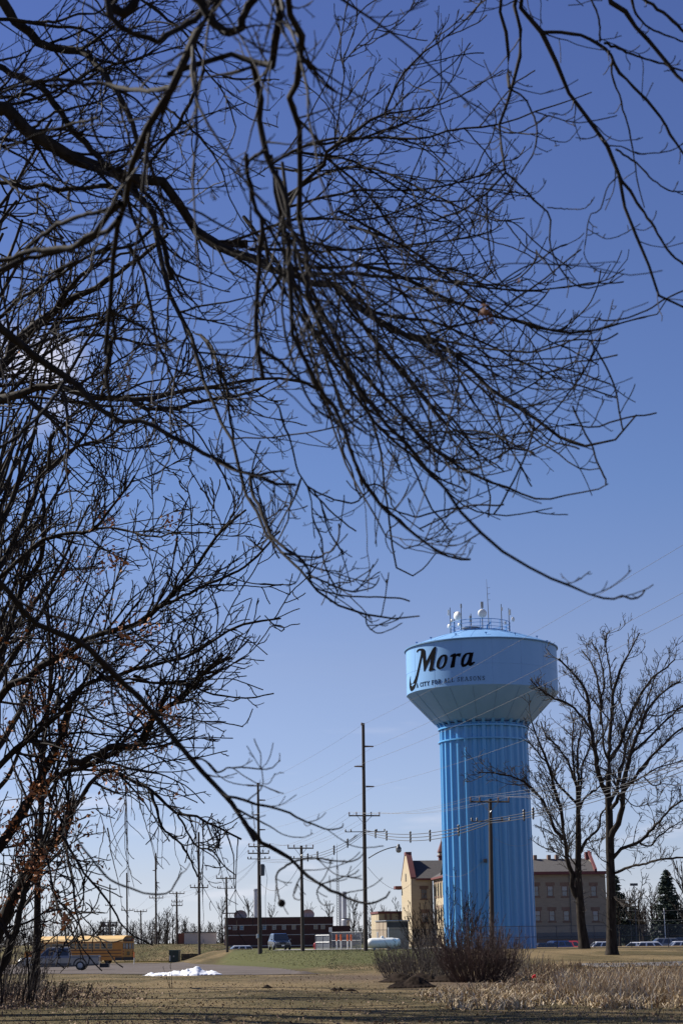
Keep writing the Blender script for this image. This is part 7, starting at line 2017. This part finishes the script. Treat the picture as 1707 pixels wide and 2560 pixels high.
bush('brush', 'dead weed stalks along the rough bank right of the shrub', at_g(1340, 98), 98, 3.6, 8, 260, .4, 1.2, M['reed_brown'], 50, lean=.3, kind='stuff', tw=(3, 2))

def blades(name, label, cat, X, Y, h, wdt, lean_amp, mats_, seed, bend=.5, wts=None):
    r2 = np.random.default_rng(seed); n = len(X)
    z = ground_h(X, Y) - .03
    a = r2.uniform(0, 2 * PI, n); l_ = r2.normal(0, lean_amp, n)
    side = np.stack([np.cos(a + PI / 2), np.sin(a + PI / 2) * .4, np.zeros(n)], -1)
    side[:, 0] = np.where(np.abs(side[:, 0]) < .5, np.sign(side[:, 0] + 1e-6) * .7, side[:, 0])
    b0 = np.stack([X, Y, z], -1)
    dirv = np.stack([np.cos(a) * l_, np.sin(a) * l_, np.ones(n)], -1); dirv /= np.linalg.norm(dirv, axis=1, keepdims=True)
    mid = b0 + dirv * (h * .55)[:, None]
    tipd = dirv + np.stack([np.cos(a) * bend * np.sign(l_), np.sin(a) * bend * np.sign(l_), -np.abs(l_) * .8], -1); tipd /= np.linalg.norm(tipd, axis=1, keepdims=True)
    tip = mid + tipd * (h * .5)[:, None]
    w = (wdt * r2.uniform(.6, 1.4, n))[:, None]
    V = np.stack([b0 - side * w * .5, b0 + side * w * .5, mid - side * w * .5, mid + side * w * .5, tip - side * w * .12, tip + side * w * .12], 1).reshape(-1, 3)
    k = np.arange(n)[:, None] * 6
    F = np.concatenate([k + np.array([[0, 1, 3, 2]]), k + np.array([[2, 3, 5, 4]])], 1).reshape(-1, 4)
    mi = np.repeat(r2.choice(len(mats_), n, p=wts), 2)
    me_ = fast_mesh(name, V, F, False, mi)
    for mm in mats_: me_.materials.append(mm)
    o_ = bpy.data.objects.new(name, me_); COL.objects.link(o_)
    return tag(o_, label, cat, None, 'stuff')
def scatter_px(n, x0, x1, Y0, Y1, seed, keepf):
    r2 = np.random.default_rng(seed)
    Y = 1 / (1 / Y0 + (1 / Y1 - 1 / Y0) * r2.random(n)); px = r2.uniform(x0, x1, n)
    X = (px - CXP) / FPX * Y * 1.032 + .003 * Y
    k = keepf(px, Y, r2)
    return X[k], Y[k]
# standing pale reeds
X, Y = scatter_px(15000, 1330, 1800, 57, 84, 61, lambda px, Y, r: (r.random(len(px)) < (.30 + .7 * sm((px - 1380) / 120)) * (.35 + .65 * (np.sin(px * .045 + Y * .5) * np.sin(px * .021) > -.35))))
blades('reeds', 'tall bleached reeds standing in a dense strip at the lower right', 'reeds', X, Y, np.random.default_rng(1).uniform(.25, .85, len(X)), .032, .28, [M['reed'], M['reed_pale'], M['reed_brown']], 62, .5, [.35, .4, .25])
# matted straw in front
X, Y = scatter_px(30000, 985, 1800, 50, 74, 63, lambda px, Y, r: (Y > 51 + 2 * np.sin(px * .02)) & (px > 1030 + (Y - 62) ** 2 * .6 - 25 * np.sin(Y)) & (r.random(len(px)) < .55 + .45 * np.sin(px * .03 + Y * .4)))
blades('straw_grass', 'matted pale straw grass in front of the reeds at the lower right', 'grass', X, Y, np.random.default_rng(2).uniform(.15, .50, len(X)), .034, 1.1, [M['reed'], M['reed_pale'], M['reed_brown'], M['grass_tan']], 64, 1.0, [.4, .2, .2, .2])
X, Y = scatter_px(15000, 1190, 1800, 78, 112, 65, lambda px, Y, r: (px > 1230 + (Y - 84) * 2 * np.sin(Y)) & (r.random(len(px)) < .5 + .5 * np.sin(px * .05 + Y)))
blades('straw_grass', 'rough brown dead grass on the slope behind the reeds', 'grass', X, Y, np.random.default_rng(3).uniform(.12, .5, len(X)), .04, .9, [M['reed_brown'], M['grass_tan'], M['reed']], 66, .8, [.5, .3, .2])
# lawn: short tufts, fading with distance into the ground's own colour
X, Y = scatter_px(52000, -40, 1760, 40, 120, 67, lambda px, Y, r: r.random(len(px)) < .9)
k = (X > -60)
blades('lawn_grass', 'short olive and tan lawn grass over the whole foreground', 'grass', X, Y, np.random.default_rng(4).uniform(.03, .085, len(X)), .03, .8, [M['grass_olive'], M['grass_tan'], M['reed_brown']], 68, .6, [.46, .38, .16])
X, Y = scatter_px(22000, 540, 1200, 112, 186, 69, lambda px, Y, r: (px > 640 - (Y - 112) * 1.0) & (ground_h((px - CXP) / FPX * Y * 1.035, Y) > .06))
blades('lawn_grass', 'short greenish grass on the mound behind the gravel lot', 'grass', X, Y, np.random.default_rng(5).uniform(.04, .12, len(X)), .05, .8, [M['grass_olive'], M['grass_tan'], M['grass_green']], 70, .6, [.35, .25, .4])
X, Y = scatter_px(12000, 320, 620, 213, 240, 71, lambda px, Y, r: r.random(len(px)) < .8)
blades('lawn_grass', 'dry grass on the embankment behind the road', 'grass', X, Y, np.random.default_rng(6).uniform(.06, .16, len(X)), .07, .8, [M['grass_olive'], M['grass_tan']], 72, .6, [.5, .5])
# fallen leaves
X, Y = scatter_px(20000, -40, 560, 56, 104, 73, lambda px, Y, r: r.random(len(px)) < np.clip(1.15 - px / 420 - np.abs(Y - 74) / 40, 0, 1) ** 1.3)
cc = np.stack([X, Y, ground_h(X, Y) + .03], -1)
ob = leaf_cluster('fallen_leaves', cc, 1, .055, .012, M['dead_leaf'], None); tag(ob, 'brown fallen leaves drifted under the brush on the left', 'leaves')
X, Y = scatter_px(2600, -40, 1760, 42, 110, 74, lambda px, Y, r: r.random(len(px)) < .8)
cc = np.stack([X, Y, ground_h(X, Y) + .04], -1)
ob = leaf_cluster('fallen_leaves', cc, 1, .05, .012, M['dead_leaf'], None); tag(ob, 'single brown leaves scattered over the lawn', 'leaves')
# red litter scrap in the reeds
x = at_g(1332, 70); t = thing('litter', 'small red plastic scrap caught in the reeds', 'litter', (x, 70, gh(x, 70)))
MB().hexa([(x - .08, 69.9, gh(x, 70) + .42), (x + .10, 69.95, gh(x, 70) + .44), (x + .09, 70.1, gh(x, 70) + .47), (x - .07, 70.08, gh(x, 70) + .46), (x - .05, 69.88, gh(x, 70) + .52), (x + .06, 69.9, gh(x, 70) + .55), (x + .05, 70.06, gh(x, 70) + .56), (x - .04, 70.04, gh(x, 70) + .53)]).build('scrap', M['red_scrap'], t)
MB().tube([(x, 70, gh(x, 70) - .05), (x, 70, gh(x, 70) + .43)], .012, 4).build('stalk', M['reed'], t)
